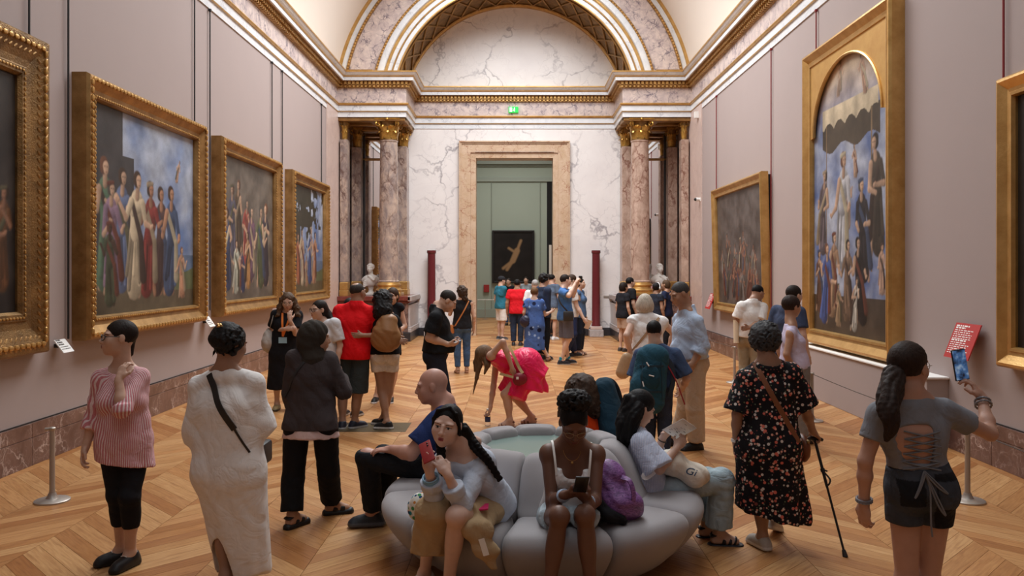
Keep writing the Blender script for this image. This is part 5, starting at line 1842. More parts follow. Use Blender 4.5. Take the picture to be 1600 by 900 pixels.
def limbs(S, s, g=1.0, o=0.0, arms=True, legs=True, k=.02):
    q = s.k * g
    f = s.female
    if arms:
        for a in 'LR':
            sh, el, wr = s.j['sh' + a], s.j['el' + a], s.j['wr' + a]
            ra = (.043 if f else .050) * q
            S.ell(sh + (el - sh) * .06, (.052 * q + o,) * 3, None, .03)
            S.cone(sh, el, ra + .004 + o, ra - .006 + o, k)
            S.cone(el, el + (wr - el) * .35, ra - .007 + o, ra - .006 + o, k)
            S.cone(el + (wr - el) * .35, wr, ra - .006 + o, (.0235 if f else .028) * q + o, k)
    if legs:
        for a in 'LR':
            hp, kn, an = s.j['hip' + a], s.j['kn' + a], s.j['an' + a]
            S.cone(hp - s.up * .02, kn, .082 * q + o, .054 * q + o, .04)
            S.cone(kn, an, .050 * q + o, .034 * q + o, .03)
            ax = un(an - kn)
            back = -s.f - ax * (-s.f @ ax)
            if np.linalg.norm(back) < .3: back = V(0, 0, -1) - ax * (ax @ V(0, 0, -1))
            back = un(back)
            S.ell(kn + (an - kn) * .32 + back * .018, (.046 * q + o, .046 * q + o, .12 * q + o), np.stack([un(np.cross(back, ax)), back, ax]), .04)
            S.ell(kn - back * .012, (.048 * q + o,) * 3, None, .03)


def feet(S, s, o=0.0, cl=True):
    for a in 'LR':
        an = s.j['an' + a]
        yaw = radians(s.foot[a]); fd = V(sin(yaw), cos(yaw), 0)
        tilt = getattr(s, 'tilt', {}).get(a, 0.0)
        fd = un(fd + V(0, 0, -tilt))
        z = s.k
        S.cone(an, an - V(0, 0, .045) * z - fd * .01, .036 * z + o, .034 * z + o, .02)
        S.cone(an - V(0, 0, .055) * z - fd * .028 * z, an - V(0, 0, .062) * z + fd * .13 * z, .030 * z + o, .026 * z + o, .02, q=1.25, side=np.cross(fd, V(0, 0, 1)))
        S.cone(an + fd * .01 * z, an - V(0, 0, .055) * z + fd * .10 * z, .034 * z + o, .026 * z + o, .03)


def make_body(root, s, h, skin, g=1.0, bust=1.0, belly=0.0, lip=None, hairc=(.02, .015, .012), eyes=True, hf=None, lidded=False, brow=1.0, hands=True, fine=True, neckr=1.0, fw=1.0):
    S = F(skin)
    torso(S, s, 0.0, g, bust, belly)
    limbs(S, s, g)
    feet(S, s)
    nk, hd = s.j['neck'], s.j['head']
    nr = (.053 if s.female else .064) * s.k * neckr
    for g_ in (-1, 1):
        S.cone(nk + s.up * .045 * s.k + s.Rt[0] * g_ * .012 - s.Rt[1] * .012, nk + s.Rt[0] * g_ * .085 * s.k - s.up * .012, .040 * s.k, .030 * s.k, .03)
    S.cone(nk - s.up * .03, hd - s.Rh[2] * .055 - s.Rh[1] * .022, nr * 1.12, nr, .03)
    head_prims(S, hd, s.Rh, s.hs, eyes, hairc, lip, skin, s.female, lidded, brow, fw)
    for a in 'LR':
        if hands: hand(S, s, a)
    fl = []
    if fine:
        hf = hf or h * .55
        R_ = .17 * s.hs
        fl.append((hd - V(.125, .125, .125) * s.hs, hd + V(.125, .125, .135) * s.hs, hf))
        hh = min(hf * 1.25, .0055)
        for a in 'LR':
            c = s.j['wr' + a] + un(s.hand[a].get('dir', s.j['wr' + a] - s.j['el' + a])) * .075
            fl.append((c - .125, c + .125, max(hh, h * .5)))
    return S.build('body', M['skin'], root, h, fl)


# ---- clothes
def cut_neck(S, s, r=.085, drop=.0, fwd=.03):
    S.ell(s.j['neck'] + s.up * (.045 - drop) + s.Rt[1] * fwd, (r * s.k * 1.05, r * s.k, r * s.k * .8), s.Rt, .012, True)


def sleeve(S, s, a, frac, o, g=1.0, flare=.0, k=.03, rolled=False):
    """frac: 0..1 along the upper arm, 1..2 along the forearm"""
    q = s.k * g
    ra = (.046 if s.female else .053) * q
    sh, el, wr = s.j['sh' + a], s.j['el' + a], s.j['wr' + a]
    S.ell(sh + (el - sh) * .06, (.047 * q + o,) * 3, None, k)
    k = .014
    if frac <= 1:
        e = sh + (el - sh) * frac
        S.cone(sh, e, ra + .006 + o, ra + o + flare, k, capb=True)
    else:
        S.cone(sh, el, ra + .004 + o, ra - .004 + o + flare * .5, k)
        e = el + (wr - el) * (frac - 1)
        S.cone(el, e, ra - .004 + o + flare * .5, (ra * .72) + o + flare, k, capb=True)
        if rolled:
            ax = un(e - el)
            S.cone(e - ax * .05, e, ra * .8 + o + flare + .006, ra * .8 + o + flare + .008, .01, capa=True, capb=True)


def make_top(root, s, h, col, name='shirt', mat='cloth', sl=.6, hem=-.06, o=.012, so=None, g=1.0, bust=1.0, belly=0.0, neck=.085, neckdrop=0.0, wr=.004, flare=.01, seed=1, hemr=None, rolled=False, collar=False, fx=20, fz=11, tilt=None, paintfn=None):
    S = F(col)
    torso(S, s, o, g, bust, belly)
    so = o if so is None else so
    for a in 'LR':
        f_ = sl if not hasattr(sl, '__len__') else sl['LR'.index(a)]
        if f_: sleeve(S, s, a, f_, so, g, flare, rolled=rolled)
    hp = s.pel + s.up * hem
    if name != 'undershirt' and hem < .06: s.hem = hem
    hr = hemr if hemr is not None else .122 * s.k * g + o + .008
    S.cone(s.waist, hp - s.up * .03, .105 * s.k * g + o, hr, .05, q=1.36, side=s.Rp[0])
    if belly: S.ell(s.waist + s.Rt[1] * (.05 + belly * .3) - s.up * .03, (.125 * s.k + o, .085 + belly + o, .15 * s.k + o), s.Rt, .05)
    nn = -s.up if tilt is None else un(-s.up + s.Rt[0] * tilt)
    S.clip(hp, nn)
    if neck: cut_neck(S, s, neck, neckdrop)
    if collar:
        n0 = s.j['neck']
        S.cone(n0 - s.up * .01 - s.Rt[1] * .012, n0 + s.up * .045 - s.Rt[1] * .006, .090 * s.k, .078 * s.k, .012, capb=True)
        S.cone(n0 + s.up * .02, n0 + s.up * .12 + s.Rh[1] * .01, .062 * s.k, .066 * s.k, .006, sub=True)
    if wr: S.noise = folds(wr, seed, fx, fz)
    if paintfn: S.paintfn.append(paintfn)
    return S.build(name, M[mat], root, h)


def leg_tubes(S, s, end, o, g=1.0, flare=0.0, k=.016, straight=None):
    q = s.k * g
    for a in 'LR':
        hp, kn, an = s.j['hip' + a], s.j['kn' + a], s.j['an' + a]
        if end <= 1:
            e = hp + (kn - hp) * end
            S.cone(hp - s.up * .02, e, .087 * q + o, .070 * q + o + flare, k, capb=True)
        else:
            S.cone(hp - s.up * .02, kn, .087 * q + o, .060 * q + o + flare * .4, k)
            e = kn + (an - kn) * (end - 1)
            S.cone(kn, e, .060 * q + o + flare * .4, (straight if straight else .046 * q) + o + flare, k, capb=True)
            ax = un(an - kn); back = -s.f - ax * (-s.f @ ax)
            if np.linalg.norm(back) < .3: back = V(0, 0, -1) - ax * (ax @ V(0, 0, -1))
            back = un(back)
            S.ell(kn - back * .012, (.052 * q + o,) * 3, None, .03)
            if end > 1.5: S.ell(kn + (an - kn) * .30 + back * .016, (.044 * q + o, .044 * q + o, .11 * q + o), np.stack([un(np.cross(back, ax)), back, ax]), .04)


def make_bottom(root, s, h, col, name='trousers', mat='cloth', end=1.95, top=.13, o=.010, g=1.0, flare=0.0, wr=.003, seed=2, belly=0.0, straight=None, paintfn=None):
    S = F(col)
    q = s.k * g
    S.ell(s.pel + s.up * .035 * q, (.160 * q + o, .115 * q + o, .13 * q + o), s.Rp, .05)
    for n in ('hipL', 'hipR'):
        S.ell(s.j[n] - s.Rp[1] * .057 * q - s.up * .01, (.077 * q + o, .07 * q + o, .087 * q + o), s.Rp, .05)
    S.cone(s.pel + s.up * .05, s.pel + s.up * (top + .05), .105 * q + o, .098 * q + o, .04, q=1.36, side=s.Rp[0])
    leg_tubes(S, s, end, o, g, flare, straight=straight)
    hm = getattr(s, 'hem', None)
    if hm is not None and un(s.j['hipR'] - s.j['knR']) @ s.up > .85: top = min(top, hm + .03)
    S.clip(s.pel + s.up * top, s.up)
    if wr: S.noise = folds(wr, seed, 16, 14)
    if paintfn: S.paintfn.append(paintfn)
    return S.build(name, M[mat], root, h)


def make_shoes(root, s, h, col, sole=(.5, .5, .5), name='shoe', mat='leather', sides='LR', low=False, chunky=0.0, laces=False):
    for a in sides:
        an = s.j['an' + a]
        yaw = radians(s.foot[a]); fd = V(sin(yaw), cos(yaw), 0)
        tilt = getattr(s, 'tilt', {}).get(a, 0.0)
        fd = un(fd + V(0, 0, -tilt)); sd = un(np.cross(fd, V(0, 0, 1))); ud = np.cross(sd, fd)
        z = s.k
        S = F(col)
        base = an - ud * .085 * z          # sole plane
        S.cone(base + ud * .035 * z - fd * .04 * z, base + ud * .034 * z + fd * .135 * z, .036 * z, .031 * z, .02, q=1.2, side=sd)
        S.cone(an - ud * .02 - fd * .012, base + ud * .04 * z + fd * .10 * z, .042 * z, .032 * z, .03)
        if not low: S.cone(an - ud * .02 - fd * .012, an + ud * .005 - fd * .012, .042 * z, .041 * z, .02, capb=True)
        S.cone(base + ud * .012 - fd * .045 * z, base + ud * .012 + fd * .145 * z, .036 * z + chunky, .036 * z + chunky, .01, q=1.22, side=sd)
        S.ell(an + ud * .035 - fd * .008, (.036 * z, .04 * z, .04 * z), np.stack([sd, fd, ud]), .006, True)
        S.clip(base, -ud)
        hs_ = .026 + chunky * .6
        def pf(v, c, base=base, ud=ud):
            hgt = (v - base) @ ud
            c[hgt < hs_] = sole
            return c
        S.paintfn.append(pf)
        o = S.build(name, M[mat], root, h)
        if laces:
            m = MB()
            for i in range(4):
                p = an + fd * (.045 + .018 * i) * z + ud * (-.004 - .012 * i) * z + ud * .012
                m.tube([p - sd * .022, p + ud * .006, p + sd * .022], .0028, 5)
            m.build('lace', M['plastic_white'] if laces == 'w' else M['rod_black'], o, True, origin=root.location)


def make_sandals(root, s, h, col, sides='LR', thick=.02, straps=((.06, .04), (.105, .03))):
    for a in sides:
        an = s.j['an' + a]
        yaw = radians(s.foot[a]); fd = V(sin(yaw), cos(yaw), 0)
        tilt = getattr(s, 'tilt', {}).get(a, 0.0)
        fd = un(fd + V(0, 0, -tilt)); sd = un(np.cross(fd, V(0, 0, 1))); ud = np.cross(sd, fd)
        z = s.k
        S = F(col)
        base = an - ud * .092 * z
        S.cone(base - fd * .045 * z, base + fd * .15 * z, .034 * z, .038 * z, .01, q=1.25, side=sd)
        S.clip(base - ud * thick * .6, -ud); S.clip(base + ud * thick * .5, ud)
        T = F(col)
        for off, w in straps:
            T.cone(base + fd * (off - w * .4) * z + ud * .034 * z, base + fd * (off + w * .4) * z + ud * .028 * z, .038 * z, .035 * z, .005, q=1.2, side=sd, capa=True, capb=True)
        T.cone(base - fd * .05 * z + ud * .07 * z, base + fd * .02 * z + ud * .085 * z, .012, .012, .005, q=3.3, side=sd)
        T.clip(base, -ud)
        v1, q1, c1 = S.mesh(h); v2, q2, c2 = T.mesh(h)
        mesh_np('sandal', np.concatenate([v1, v2]), np.concatenate([q1, q2 + len(v1)]), M['leather'], root, True, col=np.concatenate([c1, c2]), origin=root.location)


def make_hair(root, s, h, col, style='short', noise=.004, curl=0.0, locks=(), vol=0.0, low=-.045, face=1.0, seed=3, mat=None, extra=None, fringe=0.0, name='hair', top=None, bundles=(), axis=None, ngroove=46, blobs=None):
    """skull cap minus the face, plus locks given as ([points], [radii])"""
    S = F(col)
    c, R, z = s.j['head'], s.Rh, s.hs
    def q(a, b, d): return c + (R[0] * a + R[1] * b + R[2] * d) * z
    S.ell(q(0, -.018, .034), ((.081 + vol) * z, (.100 + vol) * z, (.089 + vol) * z), R, .02)
    if low < -.05: S.ell(q(0, -.045, -.02), ((.078 + vol) * z, (.075 + vol) * z, (.085 + vol) * z), R, .03)
    S.ell(q(0, .108 + fringe, -.030), (.075 * face * z, .085 * z, (.104 - fringe * .4) * z), R, .012, True)
    for sg in (-1, 1):
        S.ell(q(sg * .088, .012, -.012), (.022 * z, .026 * z, .034 * z), R, .01, True)
    S.ell(q(0, .05, low - .16), (.12 * z, .13 * z, .16 * z), R, .02, True)
    S.ell(q(0, -.08, low - .20 + (.0)), (.14 * z, .12 * z, .16 * z), R, .02, True) if style == 'short' else None
    for pts, rads in locks:
        S.chain(pts, rads, .02)
    for pts, rads in bundles:
        bundle(S, pts, rads, 10, seed)
    if extra: extra(S, q)
    if curl:
        S.noise = strands(noise * (.3 if h < .0075 else .6), 85, seed, curl * 1.25)
        bl = [(q(0, -.018, .034), V(.081 + vol, .100 + vol, .089 + vol) * z)]
        for pts, rads in locks:
            for p_, r_ in list(zip(pts, rads)): bl.append((p_, V(r_, r_, r_)))
        front = R[1]
        n0 = len(S.p)
        ringlets(S, bl, 330 if h < .0075 else (150 if h < .0095 else 90), .030 if vol < .015 else .040, seed, .0058 if h < .0075 else (.0085 if h < .0095 else .011))
        keep = []
        for p_ in S.p[n0:]:
            m_ = ((p_[1] + p_[2]) / 2 - c) / z
            x_, y_, z_ = m_ @ R[0], m_ @ R[1], m_ @ R[2]
            if y_ > .02 and z_ < .07 and abs(x_) < .085: continue
            keep.append(p_)
        S.p[n0:] = keep
    else:
        ax = R[2] - .35 * R[1] if axis is None else axis
        S.noise = comb(q(0, -.02, .02), ax, R[1] + R[0] * .3, min(.0032, noise * .8) * (1 if h < .009 else .6), ngroove, seed)
    return S.build(name, M[mat or ('curls' if curl else 'hair')], root, h)


def make_glasses(root, s, col=(.02, .018, .018), rx=.024, rz=.019, t=.0022, lens=False):
    m = MB(); m.col = col
    c, R, z = s.j['head'], s.Rh, s.hs
    def q(a, b, d): return c + (R[0] * a + R[1] * b + R[2] * d) * z
    for sg in (-1, 1):
        pts = [q(sg * .033 + rx * cos(t_) * (1), .104 - .012 * abs(cos(t_)) * (cos(t_) * sg > 0), .000 + rz * sin(t_)) for t_ in np.linspace(0, 2 * pi, 19)]
        m.tube(pts, t, 5, False)
        m.tube([q(sg * (.033 + rx), .092, .004), q(sg * .078, .07, .008), q(sg * .081, -.004, .008), q(sg * .080, -.022, -.012)], t * .8, 5)
    m.tube([q(-.010, .106, .004), q(0, .109, .007), q(.010, .106, .004)], t, 5)
    return m.build('glasses', M['glassy'], root, True, origin=root.location, col=True)


def ribbon(m, pts, nrm, w, t=.004):
    """a flat strap along pts, facing nrm (single vector or list)"""
    pts = [V(*p) for p in pts]
    v = []
    for i, p in enumerate(pts):
        tg = un(pts[min(i + 1, len(pts) - 1)] - pts[max(i - 1, 0)])
        n = un(nrm[i] if isinstance(nrm, list) else nrm); n = un(n - tg * (n @ tg))
        b = np.cross(tg, n)
        for a_, c_ in ((-1, -1), (1, -1), (1, 1), (-1, 1)):
            v.append(tuple(p + b * a_ * w / 2 + n * c_ * t / 2))
    f = []
    for i in range(len(pts) - 1):
        for k in range(4):
            k2 = (k + 1) % 4
            f.append((4 * i + k, 4 * i + k2, 4 * i + 4 + k2, 4 * i + 4 + k))
    f.append((3, 2, 1, 0)); e = 4 * (len(pts) - 1); f.append((e, e + 1, e + 2, e + 3))
    m.add(v, f)


def curve(pts, n=12):
    """Catmull-Rom through points"""
    p = [V(*a) for a in pts]
    p = [2 * p[0] - p[1]] + p + [2 * p[-1] - p[-2]]
    out = []
    for i in range(1, len(p) - 2):
        for t in np.linspace(0, 1, n, endpoint=False):
            a, b, c, d = p[i - 1], p[i], p[i + 1], p[i + 2]
            out.append(.5 * ((2 * b) + (c - a) * t + (2 * a - 5 * b + 4 * c - d) * t * t + (3 * b - a - 3 * c + d) * t ** 3))
    out.append(p[-2])
    return out


def drape(objs, pts, dirn, off=.008, reach=.5):
    """lay points on the outside of finished garments, looking from direction dirn"""
    from mathutils.bvhtree import BVHTree
    from mathutils import Vector
    vs, fs, n = [], [], 0
    for o in objs:
        loc = V(*o.parent.location) if o.parent else V(*o.location)
        vs += [tuple(V(*v.co) + loc) for v in o.data.vertices]
        fs += [[i + n for i in p.vertices] for p in o.data.polygons]
        n = len(vs)
    t = BVHTree.FromPolygons(vs, fs)
    d = un(dirn); out = []
    for p in pts:
        h = t.ray_cast(Vector(p + d * reach), Vector(-d), reach * 2)
        out.append(V(*h[0]) + d * off if h[0] is not None else V(*p))
    # smooth
    for _ in range(2):
        out = [out[0]] + [(out[i - 1] + 2 * out[i] + out[i + 1]) / 4 for i in range(1, len(out) - 1)] + [out[-1]]
    return out


def line(a, b, n=14):
    a, b = V(*a), V(*b)
    return [a + (b - a) * t for t in np.linspace(0, 1, n)]


def torso_strap(s, a, b, n=14, o=.018, back=True, lift=0.0):
    """points of a strap lying over the back (or chest) from a to b, pushed outside the torso"""
    a, b = V(*a), V(*b)
    sg = -1 if back else 1
    pts = []
    for t in np.linspace(0, 1, n):
        p = a + (b - a) * t
        rel = p - s.pel
        x = rel @ s.Rt[0]; z = rel @ s.up; 
        Lz = np.linalg.norm(s.sh - s.pel)
        hw = .165 + .02 * (z / Lz); dp = (.098 + .012 * min(1, z / Lz)) * s.k + o
        if z > Lz * .92: dp *= max(.25, 1 - (z - Lz * .92) / (.14 * Lz))
        y = sg * dp * sqrt(max(.05, 1 - min(.97, (x / (hw * s.k + o)) ** 2)))
        pts.append(s.pel + s.Rt[0] * x + s.up * z + s.Rt[1] * (y + lift))
    return pts


PEOPLE = []
def person(s, label, group=None):
    r = empty('person', (s.o[0], s.o[1], 0), label, 'person', group)
    s.fin()
    PEOPLE.append((r, s))
    return r


def place(o, loc):
    """put the origin of a finished single mesh (built at world coordinates) at loc"""
    loc = np.asarray(loc, float)
    n = len(o.data.vertices)
    a = np.zeros(n * 3, np.float32); o.data.vertices.foreach_get('co', a)
    a = a.reshape(-1, 3) - loc.astype(np.float32)
    o.data.vertices.foreach_set('co', a.ravel()); o.data.update()
    o.location = [float(c) for c in loc]
    return o


def phone_obj(c, up, nrm, w=.074, h=.152, t=.009, case='plastic_black', label='', screen_side=1, cam_=True, name='mobile_phone'):
    c = V(*c); up = un(up); nrm = un(V(*nrm) - up * (V(*nrm) @ up)); rt = np.cross(up, nrm)
    R = np.stack([rt, nrm, up])
    r = empty(name, c, label, 'phone')
    def T(p): return tuple(c + V(*p) @ R)
    m = MB()
    bm = MB(); bm.bbox((-w / 2, -t / 2, -h / 2), (w / 2, t / 2, h / 2), .0038)
    m.add([T(p) for p in bm.v], bm.f); m.build('case', M[case], r, True, origin=c)
    m = MB(); y = t / 2 + .0006
    v = [T(p) for p in ((-w * .46, y * screen_side, -h * .47), (w * .46, y * screen_side, -h * .47), (w * .46, y * screen_side, h * .47), (-w * .46, y * screen_side, h * .47))]
    m.add(v, [(0, 1, 2, 3) if screen_side < 0 else (3, 2, 1, 0)]); m.build('screen', M['screen'], r, origin=c)
    if cam_:
        m = MB()
        for a, b in ((-.22, .36), (-.22, .24)):
            p = T((w * a, -screen_side * (t / 2 + .001), h * b)); m.ball(p, .0055, 8, 4)
        m.build('lens', M['plastic_black'], r, True, origin=c)
    return r


# ------------------------------------------------------------------ sofa
SX, SY = .22, 5.70
sofa = empty('round_sofa', (SX, SY, 0), 'round grey fabric lobed sofa with glass centre in the middle of the gallery', 'sofa')
so_ = (SX, SY, 0)
def smooth_loop(pts, n=6):
    p = [V(*a) for a in pts]; N = len(p); out = []
    for i in range(N):
        a, b, c, d = p[i - 1], p[i], p[(i + 1) % N], p[(i + 2) % N]
        for t in np.linspace(0, 1, n, endpoint=False):
            out.append(.5 * (2 * b + (c - a) * t + (2 * a - 5 * b + 4 * c - d) * t * t + (3 * b - a - 3 * c + d) * t ** 3))
    return np.array(out)
SEAT = smooth_loop([(.78, .03), (.90, .06), (1.04, .20), (1.11, .33), (1.07, .415), (.95, .432), (.78, .43), (.70, .40), (.70, .08)])
BACK = smooth_loop([(.66, .30), (.74, .40), (.70, .50), (.63, .66), (.55, .752), (.46, .765), (.40, .71), (.40, .40), (.50, .25)])
def lobe(prof, a0, a1, name):
    cen = prof.mean(0); m = MB(); nu = 15; n = len(prof)
    v = []
    for i in range(nu):
        u = -1 + 2 * i / (nu - 1)
        sc = 1 - .20 * abs(u) ** 7 - .035 * u * u
        am = (a0 + a1) / 2; ah = (a1 - a0) / 2 * (1 - .012)
        uu = np.sign(u) * (1 - (1 - abs(u)) ** 1.35)
        a = am + ah * uu
        for q in prof:
            r_, z_ = cen + (q - cen) * sc
            v.append((SX + r_ * sin(a), SY - r_ * cos(a), z_))
    f = [(i * n + k, i * n + (k + 1) % n, (i + 1) * n + (k + 1) % n, (i + 1) * n + k) for i in range(nu - 1) for k in range(n)]
    f.append(tuple(range(n - 1, -1, -1))); f.append(tuple((nu - 1) * n + k for k in range(n)))
    m.add(v, f)
    o = mesh_np(name, np.array(m.v), m.f, M['sofa'], sofa, True, origin=so_)
for i in range(10):
    a0 = radians(-14.5 + 36 * i)
    lobe(SEAT, a0, a0 + radians(36), 'seat_cushion')
for i in range(10):
    a0 = radians(-14.5 + 36 * i)
    lobe(BACK, a0, a0 + radians(36), 'back_cushion')
m = MB(); m.lathe(so_, [(.78, 0.0), (.80, .07), (.72, .30), (.40, .60), (.40, .62)], 48); m.build('base', M['sofa'], sofa, True, origin=so_)
m = MB(); m.lathe(so_, [(.445, .68), (.445, .70)], 48); m.build('glass_top', M['glass_top'], sofa, True, origin=so_)

# ------------------------------------------------------------------ people
LIGHT, FAIR, TAN, OLIVE, BROWN, DEEP = (.58, .36, .26), (.66, .44, .34), (.42, .23, .145), (.36, .20, .13), (.20, .095, .058), (.15, .068, .042)
BLACKH, DARKH, BROWNH, MIDH, BLONDE, WHITEH, GREYH = (.012, .010, .010), (.022, .014, .011), (.055, .030, .018), (.11, .062, .034), (.30, .185, .095), (.62, .55, .45), (.11, .11, .115)
C = lambda r, g, b: lin(r, g, b)
X0 = lambda px, d: (px - 806) * d / FPX + CAMX

def ank(s, L=None, R=None, z=.085):
    for a, v in (('L', L), ('R', R)):
        if v is None: continue
        d = s.o[1] + v[1]
        zz = v[2] if len(v) > 2 else z
        s.j['an' + a] = V(X0(v[0], d), d, zz)
        if len(v) > 3: s.foot[a] = v[3]

# --- 1 woman in pink striped shirt
D = 5.30
s = K(X0(197, D), D, 1.62, 205, 236, -4, -3)
s.px(head=(186, 528, .02), neck=(191, 578, .05), shR=(157, 589, -.02), shL=(222, 585, .05), elR=(147, 652, -.02), wrR=(134, 698, -.08),
     elL=(190, 640, -.16), wrL=(186, 592, -.11), hipR=(176, 700, -.02), hipL=(212, 700, .03), knR=(184, 772, -.02), knL=(203, 776, -.06))
ank(s, R=(190, .10, .085, 232), L=(204, .03, .085, 196))
s.hand['L'] = dict(dir=P(198, 556, D - .04) - s.j['wrL'], palm=(.3, .9, .2), curl=.55)
s.hand['R'] = dict(palm=(.75, .2, 0), curl=.45)
r = person(s, 'woman in pink striped shirt and black cropped trousers, hand at her neck')
make_body(r, s, .009, LIGHT, hairc=DARKH, lip=(.36, .14, .11), hf=.0036)
S = make_top(r, s, .008, (1, 1, 1), 'shirt', 'pink_stripe', sl=(1.12, 1.42), hem=-.10, o=.013, so=.008, neck=.075, neckdrop=.03, wr=.007, flare=.013, hemr=.134, rolled=True, tilt=.22, seed=4)
make_bottom(r, s, .008, C(26, 26, 30), end=1.52, o=.005, flare=.004, wr=.004, g=.97)
make_shoes(r, s, .006, C(30, 30, 32), C(22, 22, 24), laces='w')
make_hair(r, s, .006, DARKH, 'short', .004, low=-.05, locks=[([s.j['head'] + s.Rh[0] * .03 - s.Rh[1] * .06 - s.Rh[2] * .03, s.j['head'] - s.Rh[1] * .075 + s.Rh[0] * .02 - s.Rh[2] * .10], [.045, .022])], fringe=.01, seed=9)
make_glasses(r, s, (.015, .012, .012), .025, .019, .0028)

# --- 2 woman in long white dress
D = 5.0
s = K(X0(354, D), D, 1.62, 14, 34, 12)
s.px(head=(360, 538, .02), neck=(353, 580, 0), shL=(308, 600, 0), shR=(401, 595, 0), elL=(306, 666, .02), elR=(407, 658, .03), wrL=(322, 690, .26), wrR=(392, 670, .28),
     hipL=(328, 728, 0), hipR=(386, 728, 0), knL=(350, 815, .02), knR=(372, 812, .08))
ank(s, L=(352, -.06, .085, 5), R=(372, .20, .085, 24))
r = person(s, 'woman in long white linen dress seen from behind, black crossbody strap, dark hair clipped up')
make_body(r, s, .010, OLIVE, hairc=BLACKH, hf=.0045)
S = F(C(236, 232, 228))
torso(S, s, .016, 1.0, 1, lower=True)
for a in 'LR':
    sh, el, wr_ = s.j['sh' + a], s.j['el' + a], s.j['wr' + a]
    S.cone(sh, el, .050, .052, .03)
    S.cone(el, el + (wr_ - el) * .22, .052, .058, .03, capb=True)
    S.cone(s.chest + (sh - s.sh) * .8, el - V(0, 0, .02), .07, .045, .08); S.cone(s.waist + (sh - s.sh) * .75, el - V(0, 0, .04), .07, .04, .08)
    S.cone(el + V(0, 0, .05), P(300 if a == 'L' else 422, 690 if a == 'L' else 672, D + .03), .048, .036, .05, q=1.5, side=s.f, capb=True)
hemp = P(380, 893, D + .04)
S.cone(s.chest, s.pel - V(0, 0, .05), .125, .155, .07, q=1.42, side=s.r)
S.cone(s.pel - V(0, 0, .05), hemp, .155, .122, .05, q=1.36, side=s.r, fold=(5, .018, 1.0), capb=True)
S.cone(s.pel + s.r * .10, P(398, 888, D), .12, .085, .06, capb=True, fold=(5, .012, 0))
cut_neck(S, s, .082, -.012, .0)
S.noise = folds(.006, 12, 14, 4)
# the side slit over the left calf
S.cone(P(345, 838, D - .25), P(335, 960, D - .25), .05, .19, .01, q=1.0, sub=True)
S.cone(P(352, 850, D - .02), P(352, 980, D - .02), .075, .16, .01, sub=True)
dress2 = S.build('dress', M['cloth'], r, .008)
make_sandals(r, s, .007, C(24, 22, 22))
c = s.j['head']; R = s.Rh
make_hair(r, s, .006, BLACKH, 'short', .008, curl=55, vol=.008, low=-.05, extra=lambda S, q: (S.ell(q(.0, -.06, .07), .062, None, .03), S.ell(q(-.02, -.09, .02), .05, None, .03), S.chain([q(-.07, -.05, -.03), q(-.07, -.06, -.09)], [.012, .005])), seed=2)
m = MB()
for k in range(4):
    m.tube([c + R[0] * (.0 + .012 * k) - R[1] * .115 + R[2] * (.085 + .004 * k), c + R[0] * (.012 + .012 * k) - R[1] * .12 + R[2] * (.11 - .01 * (k % 2))], .006, 6)
m.build('hair_claw', M['gilt_bright'], r, True, origin=r.location)
bag = empty('crossbody_bag', P(408, 706, D + .1), 'black crossbody strap and small bag over the back of the white dress', 'bag')
m = MB(); ribbon(m, drape([dress2], line(P(335, 583, D), P(388, 664, D)), -s.f, .007), -s.f, .040, .006)
ribbon(m, drape([dress2], line(P(386, 660, D), P(408, 700, D), 8), -s.f, .008), -s.f, .014, .004)
m.build('strap', M['rod_black'], bag, True, origin=bag.location)
m = MB(); cc = P(411, 708, D + .12); m.bbox(tuple(cc - V(.03, .11, .07)), tuple(cc + V(.03, .11, .07)), .02); m.build('pouch', M['rod_black'], bag, True, origin=bag.location)

# --- 3 woman in headscarf and dark jacket
D = 6.2
s = K(X0(488, D), D, 1.60, 28, 62, 8)
s.px(head=(494, 527, .02), neck=(487, 562, 0), shL=(459, 556, -.02), shR=(515, 560, .05), elL=(452, 615, .0), wrL=(462, 650, .18), elR=(538, 612, .05), wrR=(532, 588, .22),
     hipL=(464, 662, 0), hipR=(508, 662, 0), knL=(458, 745, .0), knR=(513, 735, .08))
ank(s, L=(456, -.08, .10, 30), R=(518, .26, .10, 72))
s.hand['R'] = dict(dir=(-.1, .3, .6), palm=(-.9, .2, 0), curl=.8)
r = person(s, 'woman in dark headscarf, charcoal jacket and black trousers, seen from behind')
make_body(r, s, .010, TAN, hairc=DARKH, hf=.006)
S = F(C(214, 186, 180)); S.cone(s.pel - s.up * .03, s.pel - s.up * .10, .146, .160, .03, q=1.36, side=s.Rp[0], capa=True, capb=True); S.noise = folds(.004, 3); S.build('undershirt', M['cloth'], r, .010)
jk3 = make_top(r, s, .007, C(66, 58, 58), 'jacket', sl=1.85, hem=-.035, o=.022, so=.016, neck=0, wr=.008, flare=.008, hemr=.150, seed=7)
make_bottom(r, s, .010, C(22, 22, 24), end=1.92, o=.018, flare=.022, wr=.005)
make_sandals(r, s, .008, C(26, 24, 26), thick=.06, straps=((.03, .05), (.09, .05)))
S = F(C(54, 48, 42))
q = lambda a, b, d: s.j['head'] + (s.Rh[0] * a + s.Rh[1] * b + s.Rh[2] * d) * s.hs
S.ell(q(0, -.025, .02), (.094, .118, .112), s.Rh, .03).ell(q(-.01, -.065, -.05), (.08, .075, .09), s.Rh, .04)
S.cone(q(0, -.04, -.07), s.j['neck'] + V(0, 0, .015), .072, .10, .04)
S.cone(q(.02, .03, -.115), s.j['neck'] + s.Rh[1] * .09 + V(0, 0, -.03), .045, .05, .03)
S.ell(q(0, .115, -.018), (.070, .085, .098), s.Rh, .015, True)
S.noise = folds(.006, 5, 30, 22)
S.build('headscarf', M['cloth'], r, .007)
